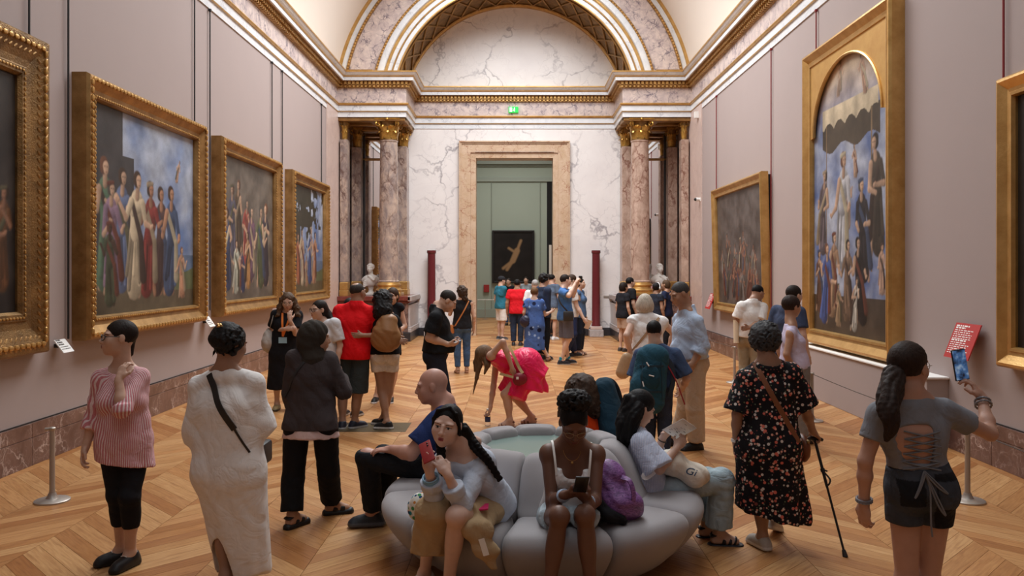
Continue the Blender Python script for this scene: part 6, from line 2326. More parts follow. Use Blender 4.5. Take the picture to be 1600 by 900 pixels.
m = MB(); ribbon(m, drape([jk3], line(P(500, 548, D), P(455, 618, D)), -s.f, .006), -s.f, .02, .004); m.build('bag_strap', M['rod_black'], r, True, origin=r.location)

# --- 4 woman with lanyard
D = 11.25
s = K(X0(443, D), D, 1.64, 168, 172, 16)
s.px(head=(450, 471, -.04), elR=(424, 517, .02), wrR=(446, 514, -.2), elL=(462, 521, -.08), wrL=(453, 500, -.2), shR=(430, 490), shL=(467, 491), neck=(449, 486))
s.hand['L'] = dict(dir=(-.1, .15, 1), palm=(0, 1, 0), curl=.4); s.hand['R'] = dict(dir=(1, -.1, .1), palm=(0, .9, -.2), curl=.5)
r = person(s, 'woman in black midi dress with orange lanyard and spectacles, hand to her chin')
make_body(r, s, .014, LIGHT, hairc=BROWNH, lip=(.4, .15, .12), hf=.0075)
S = F(C(22, 22, 26)); torso(S, s, .018); [sleeve(S, s, a, .75, .016, flare=.012) for a in 'LR']
S.cone(s.waist, s.pel - V(0, 0, .1), .115, .14, .06, q=1.35, side=s.r); S.cone(s.pel - V(0, 0, .1), s.L(0, 0, .30), .14, .16, .05, q=1.35, side=s.r, capb=True, fold=(6, .012, 0))
cut_neck(S, s, .085, .01, .05); S.noise = folds(.006, 3); dr4 = S.build('dress', M['cloth'], r, .012)
make_shoes(r, s, .012, C(150, 130, 90), C(60, 50, 40), low=True)
h0 = s.j['head']
make_hair(r, s, .010, MIDH, 'long', .008, curl=40, vol=.006, low=-.07, locks=[([h0 + s.Rh[0] * a * .075 + V(0, 0, .03), h0 + s.Rh[0] * a * .105 + V(0, .01, -.08), h0 + s.Rh[0] * a * .125 + V(0, -.01, -.19)], [.035, .04, .03]) for a in (-1, 1)] + [([h0 + V(0, .08, .02), h0 + V(0, .10, -.16)], [.07, .07])])
make_glasses(r, s, (.3, .24, .16), .022, .018, .002)
m = MB()
for q_ in (-1, 1): ribbon(m, drape([dr4], line(s.j['neck'] + s.r * .06 * q_ - V(0, 0, .02), s.L(.0, .1, 1.06), 10), s.f, .01), s.f, .026, .004)
m.build('lanyard', plain('orange_ribbon', C(226, 122, 40), .7), r, True, origin=r.location)
m = MB(); c = s.L(0, .16, 1.01); m.box(tuple(c - V(.055, .006, .04)), tuple(c + V(.055, .006, .04))); m.build('badge', plain('blue_badge', C(150, 190, 210), .4), r, origin=r.location)
b = F(C(176, 168, 160)); c = P(421, 535, D + .02); b.ell(c, (.10, .17, .15), None, .03); b.ell(c + V(0, 0, .1), (.07, .1, .1), None, .03); b.noise = folds(.01, 3, 18, 18)
bo = place(b.build('shoulder_bag', M['cloth'], None, .014), c); tag(bo, 'soft grey shoulder bag at the side of the black dress with lanyard', 'bag')
m = MB(); ribbon(m, curve([c + V(0, 0, .18), P(424, 505, D - .1), P(430, 486, D - .02), P(428, 505, D + .12), c + V(0, .05, .15)]), V(-1, 0, 0), .03, .005); m.build('strap', plain('grey_strap', C(186, 180, 172), .8), bo, True, origin=bo.location)

# --- 5 woman in glasses, white-grey tee
D = 9.8
s = K(X0(507, D), D, 1.60, 208, 222, 2)
s.px(head=(498, 484, -.02), neck=(505, 505, .02))
r = person(s, 'woman in dark glasses and pale grey tee between the headscarf woman and red polo man')
make_body(r, s, .014, LIGHT, hairc=DARKH, lip=(.42, .16, .13), hf=.0075)
make_top(r, s, .012, C(206, 204, 206), 'tee', sl=.8, hem=-.08, o=.022, neck=.08, wr=.006)
make_bottom(r, s, .013, C(24, 24, 26))
make_shoes(r, s, .013, C(40, 40, 42), C(200, 200, 200))
h0 = s.j['head']
make_hair(r, s, .010, DARKH, 'long', .006, low=-.06, locks=[([h0 + V(.03, .07, .03), h0 + V(.10, .06, -.06), P(520, 502, D - .02)], [.055, .045, .025])])
make_glasses(r, s, (.02, .015, .015), .025, .02, .003)
m = MB(); ribbon(m, [s.j['neck'] + s.r * .05 + V(0, 0, .03), s.chest + s.f * .14 + s.r * .03, s.L(0, .15, 1.05), s.chest + s.f * .14 - s.r * .03, s.j['neck'] - s.r * .06 + V(0, 0, .03)], s.f, .02, .004); m.build('lanyard', bpy.data.materials['orange_ribbon'], r, True, origin=r.location)

# --- 6 man in red polo
D = 9.95
s = K(X0(553, D), D, 1.78, 8, 28, -2, 0, .11, 1.04, False)
s.px(head=(559, 457, .02), neck=(557, 476, 0), shL=(530, 484, 0), shR=(580, 487, 0), elL=(523, 516, -.03), wrL=(523, 544, .06), elR=(600, 524, .05), wrR=(617, 531, -.14))
ank(s, L=(535, -.03, .085, -4), R=(554, .0, .085, 45))
s.px(knL=(536, 612), knR=(559, 614))
s.hand['R'] = dict(dir=(.12, -.03, -.02), palm=(-.1, .9, -.2), curl=.45)
r = person(s, 'broad man in red polo and dark shorts with an arm round the curly haired woman')
make_body(r, s, .013, OLIVE, 1.1, belly=.03, hairc=DARKH, hf=.008)
make_top(r, s, .011, C(226, 22, 30), 'polo', sl=.72, hem=-.09, o=.02, so=.018, g=1.08, belly=.03, neck=0, wr=.006, flare=.014, collar=True, hemr=.158)
make_bottom(r, s, .011, C(52, 60, 62), 'shorts', 'cloth', end=.98, o=.014, g=1.05, flare=.036)
make_shoes(r, s, .010, C(34, 38, 52), C(190, 190, 190))
make_hair(r, s, .008, (.045, .035, .03), 'short', .002, vol=-.004, low=-.02, extra=lambda S, q: S.ell(q(0, -.06, .12), (.05, .06, .03), s.Rh, .01, True))

# --- hidden companion, only legs show between the red polo man's legs
D = 10.75
s = K(X0(547, D), D, 1.56, 20)
r = person(s, 'person in dark shorts mostly hidden in front of the red polo man, only legs showing')
make_body(r, s, .018, OLIVE, eyes=False, fine=False, hands=False)
make_top(r, s, .016, C(30, 30, 34), sl=.6, hem=-.05, neck=.08)
make_bottom(r, s, .016, C(30, 34, 36), 'shorts', end=.8, flare=.02)
make_shoes(r, s, .012, C(26, 26, 30), C(210, 210, 210))
make_hair(r, s, .012, BLACKH, low=-.04)

# --- 7 curly haired woman
D = 10.0
s = K(X0(601, D), D, 1.66, -14, -20, 4)
s.px(head=(598, 470, .0), neck=(601, 489, 0), shL=(585, 496, -.03), shR=(617, 498, .02), elL=(600, 524, -.16), wrL=(566, 524, -.2), elR=(625, 522, .05), wrR=(617, 535, .25), knL=(597, 612, 0), knR=(607, 612, .05))
ank(s, L=(605, -.12, .085, -80), R=(598, .12, .085, -60))
s.hand['L'] = dict(dir=(-.2, .0, .0), palm=(0, 1, 0), curl=.08, thumb=.1)
r = person(s, 'woman with long black curls in white shorts, hand on the red polo back')
make_body(r, s, .013, OLIVE, hairc=BLACKH, hf=.008)
make_top(r, s, .010, C(24, 24, 28), 'tee', sl=.55, hem=.03, o=.016, neck=.08)
make_bottom(r, s, .010, C(226, 216, 204), 'shorts', 'denim', end=.42, o=.014, flare=.018)
make_shoes(r, s, .010, C(24, 24, 26), C(236, 236, 236))
h0 = s.j['head']
make_hair(r, s, .009, BLACKH, 'long', .013, curl=42, vol=.022, low=-.07, locks=[([h0 + V(.0, -.05, .02), h0 + V(.02, -.11, -.12), h0 + V(.06, -.12, -.26)], [.11, .115, .08])])
b = F(C(150, 106, 66)); c = P(603, 530, D - .19); b.ell(c, (.185, .11, .16), None, .04); b.cone(c + V(0, 0, .1), c + V(.02, .02, .22), .12, .09, .05, q=1.3, side=V(1, 0, 0)); b.noise = folds(.008, 8, 16, 16)
bo = place(b.build('backpack', M['leather'], None, .012), c); tag(bo, 'tan soft backpack on the back of the curly haired woman', 'bag')
m = MB(); ribbon(m, curve([c + V(-.02, .0, .22), P(597, 500, D - .09), P(590, 491, D - .03), P(588, 500, D + .1)]), V(-.3, -1, .4), .045, .008); ribbon(m, curve([c + V(.06, .0, .22), P(612, 500, D - .07), P(614, 494, D), P(616, 505, D + .12)]), V(.3, -1, .4), .045, .008)
m.build('strap', plain('tan_strap', C(140, 98, 60), .6), bo, True, origin=bo.location)

# --- 8 woman behind
D = 11.9
s = K(X0(607, D), D, 1.72, 178, 190, 6)
s.px(head=(613, 463, 0))
ank(s, L=(610, 0), R=(588, 0))
s.px(wrL=(618, 522, -.2))
r = person(s, 'woman in black with black and white trainers standing behind the curly haired woman')
make_body(r, s, .016, LIGHT, hairc=DARKH, hf=.009)
make_top(r, s, .015, C(20, 20, 24), 'top', sl=.15, hem=-.05, neck=.08)
make_bottom(r, s, .015, C(24, 24, 28), 'shorts', end=.55, flare=.02)
make_shoes(r, s, .011, C(22, 22, 24), C(240, 240, 240))
make_hair(r, s, .010, BROWNH, low=-.06, vol=.006)
m = MB(); c = P(620, 527, D - .28); m.box(tuple(c - V(.06, .004, .05)), tuple(c + V(.06, .004, .05))); o = place(m.build('leaflet', M['paper']), c); tag(o, 'small white leaflet held by the woman in black behind the curls', 'leaflet')

# --- 9 man in black polo looking down
D = 9.7
s = K(X0(684, D), D, 1.80, 82, 84, 34, 0, .09, 1.0, False)
s.px(head=(700, 470, -.02), neck=(684, 482, 0), shR=(681, 495, -.2), shL=(686, 494, .2), elR=(671, 528, -.22), wrR=(699, 538, -.14), elL=(676, 528, .22), wrL=(703, 534, .12), hipR=(681, 556, -.09), hipL=(681, 556, .09), knR=(690, 622, -.09), knL=(684, 620, .09))
ank(s, R=(688, -.1), L=(680, .1))
s.hand['R'] = dict(dir=(.12, .05, -.01), palm=(.0, .6, .8), curl=.6); s.hand['L'] = dict(dir=(.12, -.06, -.01), palm=(0, -.6, .8), curl=.6)
r = person(s, 'man in black polo and navy shorts looking down at a leaflet in his hands')
make_body(r, s, .013, LIGHT, 1.05, belly=.05, hairc=DARKH, hf=.006)
make_top(r, s, .011, C(24, 25, 28), 'polo', sl=.78, hem=.05, o=.022, so=.02, g=1.04, belly=.05, neck=0, wr=.006, flare=.016, collar=True)
make_bottom(r, s, .012, C(34, 38, 50), 'shorts', end=1.0, o=.022, flare=.028)
S = F(C(80, 50, 36)); S.cone(s.pel + s.up * .075, s.pel + s.up * .11, .138, .136, .01, q=1.34, side=s.Rp[0], capa=True, capb=True); S.build('belt', M['leather'], r, .010)
make_shoes(r, s, .012, C(60, 50, 40), C(40, 36, 32))
make_hair(r, s, .008, (.035, .028, .024), 'short', .004, vol=-.003, low=-.02)
m = MB(); c = P(711, 535, D - .02); m.box((-.07, -.05, -.003), (.07, .05, .003), lambda p: tuple(c + V(p[0], p[1], p[2] + .35 * p[0]))); o = place(m.build('leaflet', plain('blue_print', C(160, 190, 212), .5, noise=.4, nscale=60)), c); tag(o, 'pale blue leaflet in the hands of the man in black polo', 'leaflet')

# --- 10 woman in black tank and jeans
D = 15.2
s = K(X0(722, D), D, 1.62, 345, 340, 6)
s.px(elL=(703, 491, .05), wrL=(706, 478, .25))
r = person(s, 'woman in black tank top and blue jeans, back turned, beside the doorway frame')
make_body(r, s, .017, LIGHT, hairc=BROWNH, hf=.010)
tp10 = make_top(r, s, .014, C(30, 30, 34), 'tank_top', sl=0, hem=-.02, o=.012, neck=.09)
make_bottom(r, s, .015, C(72, 100, 138), 'jeans', 'denim', end=1.9, o=.01)
make_sandals(r, s, .014, C(150, 110, 80))
h0 = s.j['head']; make_hair(r, s, .011, BROWNH, 'long', .010, curl=40, vol=.012, low=-.06, locks=[([h0 + V(.02, -.04, 0), h0 + V(.05, -.06, -.11)], [.08, .06])])
c = P(706, 514, D - .05); m = MB(); m.bbox(tuple(c - V(.05, .05, .08)), tuple(c + V(.05, .05, .08)), .02); o = place(m.build('crossbody_bag', plain('orange_leather', C(186, 116, 62), .5), smooth=True), c); tag(o, 'small tan crossbody bag at the hip of the black tank top woman', 'bag')
m = MB(); ribbon(m, drape([tp10], line(P(732, 470, D), P(709, 508, D)), -s.f, .008) + [c], -s.f, .024, .005); m.build('strap', bpy.data.materials['orange_leather'], o, True, origin=o.location)

# --- 14 woman in pink dress bending to pick up a bottle
D = 10.1
s = K(X0(815, D), D, 1.66, 268, 262, 48, 0)
s.px(head=(757, 556, -.02), neck=(771, 553, .02), shL=(765, 556, -.16), shR=(775, 563, .17), elL=(786, 534, -.24), wrL=(800, 574, -.20), elR=(771, 604, .10), wrR=(766, 638, .02),
     hipL=(824, 572, -.09), hipR=(824, 570, .09), knL=(790, 616, -.10), knR=(802, 618, .12))
ank(s, L=(797, -.10, .085, 262), R=(832, .12, .085, 268))
s.hand['R'] = dict(dir=(-.25, -.02, -.95), palm=(-.85, -.2, .2), curl=.75); s.hand['L'] = dict(dir=(.3, .1, -.9), palm=(.3, .8, 0), curl=.5)
r = person(s, 'woman in bright pink dress bent over picking up a small bottle from the floor')
make_body(r, s, .012, LIGHT, hairc=MIDH, hf=.007)
S = F(C(232, 24, 88)); torso(S, s, .016)
for a, pt in (('L', P(806, 622, D - .12)), ('R', P(790, 614, D + .1))):
    S.cone(s.pel + V(0, 0, .02), pt, .17, .115, .08, capb=True, fold=(5, .014, 1))
S.cone(s.pel + V(-.05, 0, .02), P(845, 590, D), .16, .14, .08, q=1.35, side=V(0, 1, 0), capb=True, fold=(7, .02, 2), nb=un(V(1, 0, -.9)))
S.cone(P(822, 566, D), P(830, 606, D + .02), .16, .20, .06, q=1.25, side=V(0, 1, 0), capb=True, fold=(8, .022, 0), nb=un(V(-.25, 0, -1)))
S.ell(s.j['neck'] - s.up * -.06, (.10, .09, .07), s.Rt, .012, True)
for a in 'LR': S.ell(s.j['sh' + a] + (s.j['sh' + a] - s.sh) * .25, .075, None, .012, True)
S.noise = folds(.009, 6, 16, 12); S.build('dress', M['satin'], r, .010)
make_sandals(r, s, .012, C(120, 80, 60))
h0 = s.j['head']; make_hair(r, s, .008, (.19, .115, .065), 'long', .006, vol=.008, low=-.08, locks=[([h0 + s.Rh[2] * .05, P(748, 572, D - .04), P(745, 590, D - .05), P(739, 616, D - .06)], [.085, .04, .022, .007]), ([h0 - s.Rh[1] * .03, P(762, 570, D - .12), P(757, 584, D - .12)], [.07, .035, .012]), ([h0 + s.Rh[2] * .06, P(743, 566, D), P(742, 580, D)], [.06, .03, .012])])
c = P(813, 592, D - .27); b = F(C(128, 22, 40)); b.ell(c, (.085, .045, .075), None, .03); b.ell(c + V(-.03, 0, -.01), (.06, .04, .07), None, .03)
bo = place(b.build('belt_bag', M['leather'], None, .008), c); tag(bo, 'dark red sling bag hanging at the waist of the pink dress', 'bag')
m = MB(); ribbon(m, curve([P(781, 584, D - .2), P(797, 588, D - .25), c + V(-.08, -.02, .02)]), V(0, -1, .2), .03, .005); ribbon(m, curve([P(795, 540, D - .1), P(803, 556, D - .2), P(811, 574, D - .24), c + V(.03, -.02, .07)]), V(-.3, -1, .5), .036, .005)
m.build('strap', plain('khaki_webbing', C(176, 150, 104), .8), bo, True, origin=bo.location)
m = MB(); m.box(tuple(c + V(-.05, -.05, .0)), tuple(c + V(-.02, -.044, .03))); m.build('patch', M['paper'], bo, origin=bo.location)
c = V(X0(762, 10.1), 10.1, 0)
bo = empty('water_bottle', c, 'small clear water bottle with dark label under the bending woman', 'bottle')
m = MB(); m.lathe(c, [(.03, 0), (.034, .01), (.034, .13), (.026, .16), (.013, .185), (.013, .195)], 16); m.build('body', M['clear'], bo, True, origin=c)
m = MB(); m.lathe(c, [(.0345, .05), (.0352, .052), (.0352, .105), (.0345, .107)], 16, caps=False); m.build('label', plain('navy_label', C(40, 56, 96), .5), bo, True, origin=c)
m = MB(); m.lathe(c, [(.016, .19), (.016, .212)], 12); m.build('cap', M['plastic_white'], bo, True, origin=c)

# --- 11 bald man seated at the left of the sofa
D = 6.05
s = K(X0(680, D), D, 1.76, 268, 266, 8, 0, .1, 1.0, False)
s.px(head=(675, 603, -.01), neck=(697, 634, .0), shL=(684, 655, -.19), shR=(704, 652, .19), elL=(642, 709, -.24), wrL=(612, 702, -.15), elR=(690, 705, .24), wrR=(668, 730, .2),
     hipL=(690, 735, -.09), hipR=(690, 733, .09), knL=(574, 714, -.08), knR=(600, 712, .14))
s.hs *= 1.08
ank(s, L=(584, .10, .10, 262), R=(608, .30, .10, 270))
s.hand['L'] = dict(dir=(-1, .1, -.05), palm=(0, .1, -1), curl=.3); s.hand['R'] = dict(dir=(-.8, -.3, -.2), palm=(0, 0, -1), curl=.4)
r = person(s, 'bald man in navy tee and dark jeans seated sideways on the left of the sofa')
make_body(r, s, .010, (.52, .27, .20), 1.08, belly=.04, hairc=(.3, .2, .16), hf=.005, neckr=1.12, brow=.6)
make_top(r, s, .009, C(40, 56, 104), 'tee', sl=.72, hem=-.09, o=.016, so=.016, g=1.06, belly=.04, neck=.095, neckdrop=-.01, wr=.007, flare=.02)
make_bottom(r, s, .009, C(32, 34, 38), 'jeans', 'denim', end=1.90, o=.014, flare=.012, wr=.005)
make_shoes(r, s, .007, C(36, 38, 44), C(74, 74, 78), chunky=.008)

# --- 12 young woman with phone looking at the viewer
D = 4.95
s = K(X0(750, D), D, 1.62, 200, 192, 2, 9)
s.px(head=(699, 664, -.22), neck=(724, 694, -.14), shL=(757, 716, -.12), shR=(692, 718, -.16), elL=(722, 790, -.34), wrL=(699, 741, -.42), elR=(678, 772, -.32), wrR=(671, 738, -.40),
     hipL=(772, 793, .06), hipR=(738, 790, .02), knL=(713, 806, -.42), knR=(674, 800, -.32))
s.hs *= 1.02
ank(s, L=(700, -.24, .085, 200), R=(664, .0, .10, 215))
s.hand['L'] = dict(dir=P(684, 718, D - .40) - s.j['wrL'], palm=(-.5, .35, .5), curl=.62, thumb=.6)
s.hand['R'] = dict(dir=P(667, 716, D - .40) - s.j['wrR'], palm=(.3, -.5, .3), curl=.55)
r = person(s, 'seated woman with long dark braids in pale blue top, facing out, holding a phone')
make_body(r, s, .008, (.68, .45, .355), 1.02, hairc=(.05, .034, .028), lip=(.36, .07, .075), hf=.0026, fw=1.11, brow=.75)
S = F(C(196, 204, 218))
torso(S, s, .016, 1.02)
for a in 'LR':
    sleeve(S, s, a, 1.62, .014, flare=.006, rolled=True)
S.cone(s.waist, s.pel + s.up * -.02, .12, .155, .05, q=1.3, side=s.Rp[0])
S.cone(s.pel + s.Rp[0] * -.08, P(797, 806, D + .10), .09, .05, .05)
S.clip(s.pel - s.up * .06, -s.up)
S.ell(s.j['neck'] + s.Rt[1] * .06 + s.Rt[2] * .045 - s.Rt[0] * .02, (.155, .135, .115), s.Rt, .015, True)
S.noise = folds(.006, 15, 17, 9)
S.build('blouse', M['blue_stripe'] if False else M['cloth'], r, .007)
m = MB()
ribbon(m, curve([P(739, 700, D - .09), P(747, 704, D - .13), P(738, 722, D - .20)]), V(0, -1, .5), .008, .003); m.build('camisole_strap', M['paper'], r, True, origin=r.location)
S = F(C(178, 152, 116))
S.ell(s.pel + V(0, 0, .02), (.18, .15, .12), s.Rp, .05)
for a in 'LR':
    hp, kn = s.j['hip' + a], s.j['kn' + a]
    S.cone(hp, hp + (kn - hp) * (1.02 if a == 'R' else .80), .098, .082, .05, capb=(a == 'L'))
S.cone(s.j['knR'] + V(.02, .03, .0), P(670, 862, D - .22), .088, .082, .04, q=1.3, side=V(1, 0, 0), capb=True, fold=(5, .012, 0), nb=V(0, 0, -1))
S.cone(P(688, 800, D - .30), P(686, 862, D - .16), .065, .06, .05, q=1.2, side=V(1, 0, 0), capb=True, nb=V(0, 0, -1))
S.cone(P(752, 806, D - .10), P(744, 826, D - .37), .06, .05, .05, q=1.7, side=V(1, .1, 0))
S.cone(P(744, 822, D - .40), P(760, 862, D - .40), .030, .026, .05, q=2.7, side=V(1, .1, 0))
S.cone(P(760, 858, D - .40), P(770, 888, D - .39), .024, .010, .04, q=2.4, side=V(1, .1, 0))
S.noise = folds(.005, 19, 16, 12)
S.build('skirt', M['cloth'], r, .008)
m = MB(); a_, b_ = P(752, 842, D - .440), P(760, 868, D - .437); ribbon(m, [a_, b_], V(-.1, -1, 0), .034, .002); m.build('care_tag', M['paper'], r, origin=r.location)
make_shoes(r, s, .006, C(226, 224, 220), C(230, 228, 224), name='clog', low=True, chunky=.006)
h0 = s.j['head']; q = lambda a, b, d: h0 + (s.Rh[0] * a + s.Rh[1] * b + s.Rh[2] * d) * s.hs
br = curve([q(-.075, -.06, -.02), P(733, 684, D - .16), P(748, 704, D - .20), P(764, 722, D - .20), P(781, 749, D - .18)], 8)
br2 = curve([q(.065, -.03, -.02), P(688, 690, D - .20), P(690, 720, D - .27), P(693, 752, D - .28)], 8)
nb = len(br)
make_hair(r, s, .005, (.011, .009, .009), 'long', .0030, vol=-.003, low=-.07, face=1.08,
          ngroove=64, extra=lambda S, q: (braid(S, br, [.034 - .017 * i / nb for i in range(nb)], 5), braid(S, br2, [.030 - .012 * i / len(br2) for i in range(len(br2))], 4), [S.chain([q(-.012, .040, .114), q(g * .056, .050, .086), q(g * .077, .036, .03), q(g * .081, .0, -.04)], [.008, .008, .009, .012], .010) for g in (-1, 1)]))
ph = phone_obj(P(667, 706, D - .43), (-.30, .75, .60), (.35, .62, -.72), .07, .14, .011, 'red_plastic', 'phone in a red patterned case held by the woman with braids', 1)
b = F((1, 1, 1)); c = P(668, 785, D - .12); b.ell(c + V(-.02, 0, -.03), (.10, .06, .09), None, .04); b.ell(P(706, 778, D - .20), (.12, .06, .04), None, .04); b.noise = folds(.008, 4, 26, 22)
o = place(b.build('patterned_pouch', M['hippy'], None, .008), c); tag(o, 'bright floral cloth bag in the lap under the elbows of the braided woman', 'bag')
m = MB(); c = P(728, 795, D - .28); m.bbox((-.13, -.05, -.006), (.13, .05, .006), .003); m.v = [tuple(c + V(p[0], p[1], p[2] + .10 * p[0])) for p in m.v]; o = place(m.build('notebook', plain('magenta_cover', C(196, 24, 92), .5)), c); tag(o, 'magenta folder lying across the lap of the braided woman', 'notebook')
m = MB()
for k in range(3):
    w_ = s.j['wrR'] + (s.j['elR'] - s.j['wrR']) * (.22 + .07 * k); ax = un(s.j['wrR'] - s.j['elR']); u_ = un(np.cross(ax, V(0, 1, .3))); v_ = np.cross(ax, u_)
    m.tube([w_ + .044 * (u_ * cos(t) + v_ * sin(t)) for t in np.linspace(0, 2 * pi, 15)], .005, 5, False)
m.build('scrunchie', plain('sky_blue_band', C(140, 186, 214), .8), r, True, origin=r.location)

# --- 13 woman in white camisole looking at phone
D = 4.97
s = K(X0(886, D), D, 1.66, 178, 176, 36)
s.px(head=(896, 660, -.18), neck=(893, 693, -.08), shR=(854, 704, -.09), shL=(935, 705, -.09), elR=(862, 783, -.20), wrR=(884, 773, -.40), elL=(930, 782, -.22), wrL=(920, 784, -.42),
     hipR=(862, 805, .02), hipL=(913, 803, .02), knR=(874, 806, -.52), knL=(914, 804, -.50))
s.hs *= 1.02
ank(s, R=(854, -.50, .085, 186), L=(925, -.48, .085, 174))
s.hand['R'] = dict(dir=(.16, -.02, .03), palm=(.2, .45, .9), curl=.6, thumb=.8); s.hand['L'] = dict(dir=(-.10, -.01, .09), palm=(-.5, .25, .8), curl=.75, thumb=.8)
r = person(s, 'woman in white camisole and gold glasses with curly topknot, looking down at phone')
make_body(r, s, .008, DEEP, .96, hairc=BLACKH, lip=(.16, .05, .045), hf=.0032, lidded=True)
S = F(C(232, 230, 230)); torso(S, s, .010, .96, upper=True)
for a in 'LR':
    S.ell(s.j['sh' + a] + un(s.j['sh' + a] - s.sh) * .03 + V(0, 0, .0), (.075, .13, .105), s.Rt, .012, True)
ctr = s.chest + s.Rt[1] * .11 + s.up * .07
S.clip(s.chest + s.up * .062, s.up)
S.ell(s.chest + s.Rt[1] * .13 + s.up * .075, (.07, .10, .065), s.Rt, .02, True)
S.cone(s.waist, s.pel, .10, .125, .05, q=1.35, side=s.Rp[0])
S.noise = folds(.004, 22, 15, 10); S.build('camisole', M['satin'], r, .007)
m = MB()
for sg in (-1, 1):
    t0 = s.chest + s.Rt[0] * sg * .095 + s.Rt[1] * .118 + s.up * .035
    t1 = s.j['neck'] + s.Rt[0] * sg * .115 + s.Rt[1] * .02 + s.up * .008
    ribbon(m, curve([t0, (t0 + t1) / 2 + s.Rt[1] * .016 + s.up * .01, t1, t1 - s.Rt[1] * .07 - s.up * .03, s.chest + s.Rt[0] * sg * .08 - s.Rt[1] * .10 + s.up * .04], 6), s.Rt[1] + s.up * .6, .013, .004)
m.build('strap', M['paper'], r, True, origin=r.location)
m = MB()
m.tube([s.j['neck'] + s.Rt[0] * .055 * cos(t) + s.Rt[1] * (.03 + .085 * sin(t)) - s.up * (.0 + .055 * sin(t)) for t in np.linspace(0, pi, 13)], .0014, 5)
p = s.j['neck'] + s.Rt[1] * .122 - s.up * .062; m.ball(p, .008, 8, 6); m.build('necklace', M['gilt_bright'], r, True, origin=r.location)
make_bottom(r, s, .008, C(192, 206, 214), 'denim_shorts', 'denim', end=.42, o=.012, flare=.014, g=.98)
make_sandals(r, s, .008, C(60, 44, 34))
make_glasses(r, s, (.40, .30, .16), .024, .019, .0011)
make_hair(r, s, .0055, (.010, .008, .008), 'short', .0025, vol=.0, low=-.05, extra=None, mat='hair')
S = F((.011, .009, .009)); h0 = s.j['head']; q = lambda a, b, d: h0 + (s.Rh[0] * a + s.Rh[1] * b + s.Rh[2] * d) * s.hs
S.ell(q(0, -.06, .125), (.088, .07, .055), s.Rh, .03)
rr = random.Random(8)
ringlets(S, [(q(0, -.06, .125), V(.088, .07, .055) * s.hs)], 260, .036, 8, .0062)
S.noise = strands(.003, 60, 4, curl=75); S.build('topknot', M['curls'], r, .0055)
phone_obj(P(908, 757, D - .50), (.06, -.66, .70), (.0, .72, .66), .075, .15, .010, 'plastic_black', 'black phone held low by the woman in white camisole', 1)
mpb = plain('pastel_bead', C(170, 190, 214), .5, noise=.4, nscale=90)
for a, n_ in (('R', 4), ('L', 1)):
    ax = un(s.j['wr' + a] - s.j['el' + a]); u_ = un(np.cross(ax, V(0, 0, 1))); v_ = np.cross(ax, u_)
    for k in range(n_):
        w_ = s.j['wr' + a] - ax * (.012 + .012 * k); m = MB(); m.tube([w_ + (.031 + .001 * k) * (u_ * cos(t) + v_ * sin(t)) for t in np.linspace(0, 2 * pi, 15)], .005, 5, False); m.build('bracelet', mpb, r, True, origin=r.location)

# purple backpack
c = P(962, 775, D - .02)
bo = empty('backpack', V(c[0], c[1], .43), 'purple patterned nylon backpack slumped on the sofa beside the camisole woman', 'bag')
b = F((1, 1, 1)); b.ell(P(955, 758, D + .02), (.10, .10, .15), None, .05); b.ell(P(966, 785, D - .03), (.135, .12, .10), None, .06); b.ell(P(985, 792, D), (.08, .09, .07), None, .05); b.ell(P(945, 742, D + .04), (.06, .07, .09), None, .05)
b.noise = folds(.014, 33, 20, 17); b.clip((0, 0, .425), (0, 0, -1)); b.build('bag_body', M['purple'], bo, .009)
m = MB(); ribbon(m, curve([P(970, 745, D - .05), P(984, 752, D - .10), P(990, 775, D - .12), P(984, 800, D - .13)]), V(.5, -1, .3), .028, .008); m.build('strap', M['purple'], bo, True, origin=bo.location)
b = F(C(24, 24, 28)); b.chain([P(938, 790, D - .13), P(950, 806, D - .16), P(972, 812, D - .14)], .032, .03); b.noise = folds(.008, 3, 24, 24); b.build('mesh_pocket', M['cloth'], bo, .010)

# --- 15 child with brown curls, orange top, on the far side of the sofa
D = 6.42
s = K(X0(915, D), D, 1.50, 318, 322, 18)
s.set(hipL=(-.08, .0, .47), hipR=(.08, 0, .47), knL=(-.09, .40, .50), knR=(.09, .40, .50), anL=(-.09, .42, .095), anR=(.09, .42, .095))
s.px(head=(907, 615, .0), neck=(917, 640, .0), shL=(897, 652, -.02), shR=(938, 650, .02), elL=(893, 684, .1), elR=(950, 674, .10), wrL=(900, 690, .3), wrR=(940, 685, .3))
r = person(s, 'child with bushy brown curls and orange tee seated on the far side of the sofa')
make_body(r, s, .012, TAN, hairc=BROWNH, hf=.009)
make_top(r, s, .010, C(240, 74, 20), 'tee', sl=.55, hem=-.08, o=.014, neck=.08, bust=0)
make_bottom(r, s, .012, C(40, 44, 60), end=1.9)
make_shoes(r, s, .012, C(50, 50, 54), C(220, 220, 220))
h0 = s.j['head']
make_hair(r, s, .0074, (.055, .027, .014), 'long', .014, curl=36, vol=.045, low=-.08, locks=[([h0 + V(-.02, -.03, .0), P(893, 642, D - .10), P(896, 668, D - .1)], [.11, .10, .06]), ([h0 + V(.05, 0, 0), P(922, 626, D - .06), P(928, 640, D - .06)], [.10, .08, .05])])
c = P(953, 632, D + .05)
bo = empty('backpack', V(c[0], c[1], c[2] - .25), 'dark teal backpack worn by the child with brown curls', 'bag')
b = F(C(34, 62, 78)); b.cone(P(944, 606, D + .02), P(958, 668, D - .02), .085, .11, .05, q=1.35, side=un(V(.5, 1, 0))); b.noise = folds(.004, 9, 20, 14); b.build('bag_body', M['cloth'], bo, .010)
b = F(C(24, 26, 32)); b.chain(curve([P(938, 596, D + .12), P(957, 600, D + .10), P(968, 630, D + .08), P(970, 680, D)], 5), .028, .02); b.build('strap', M['cloth'], bo, .010)

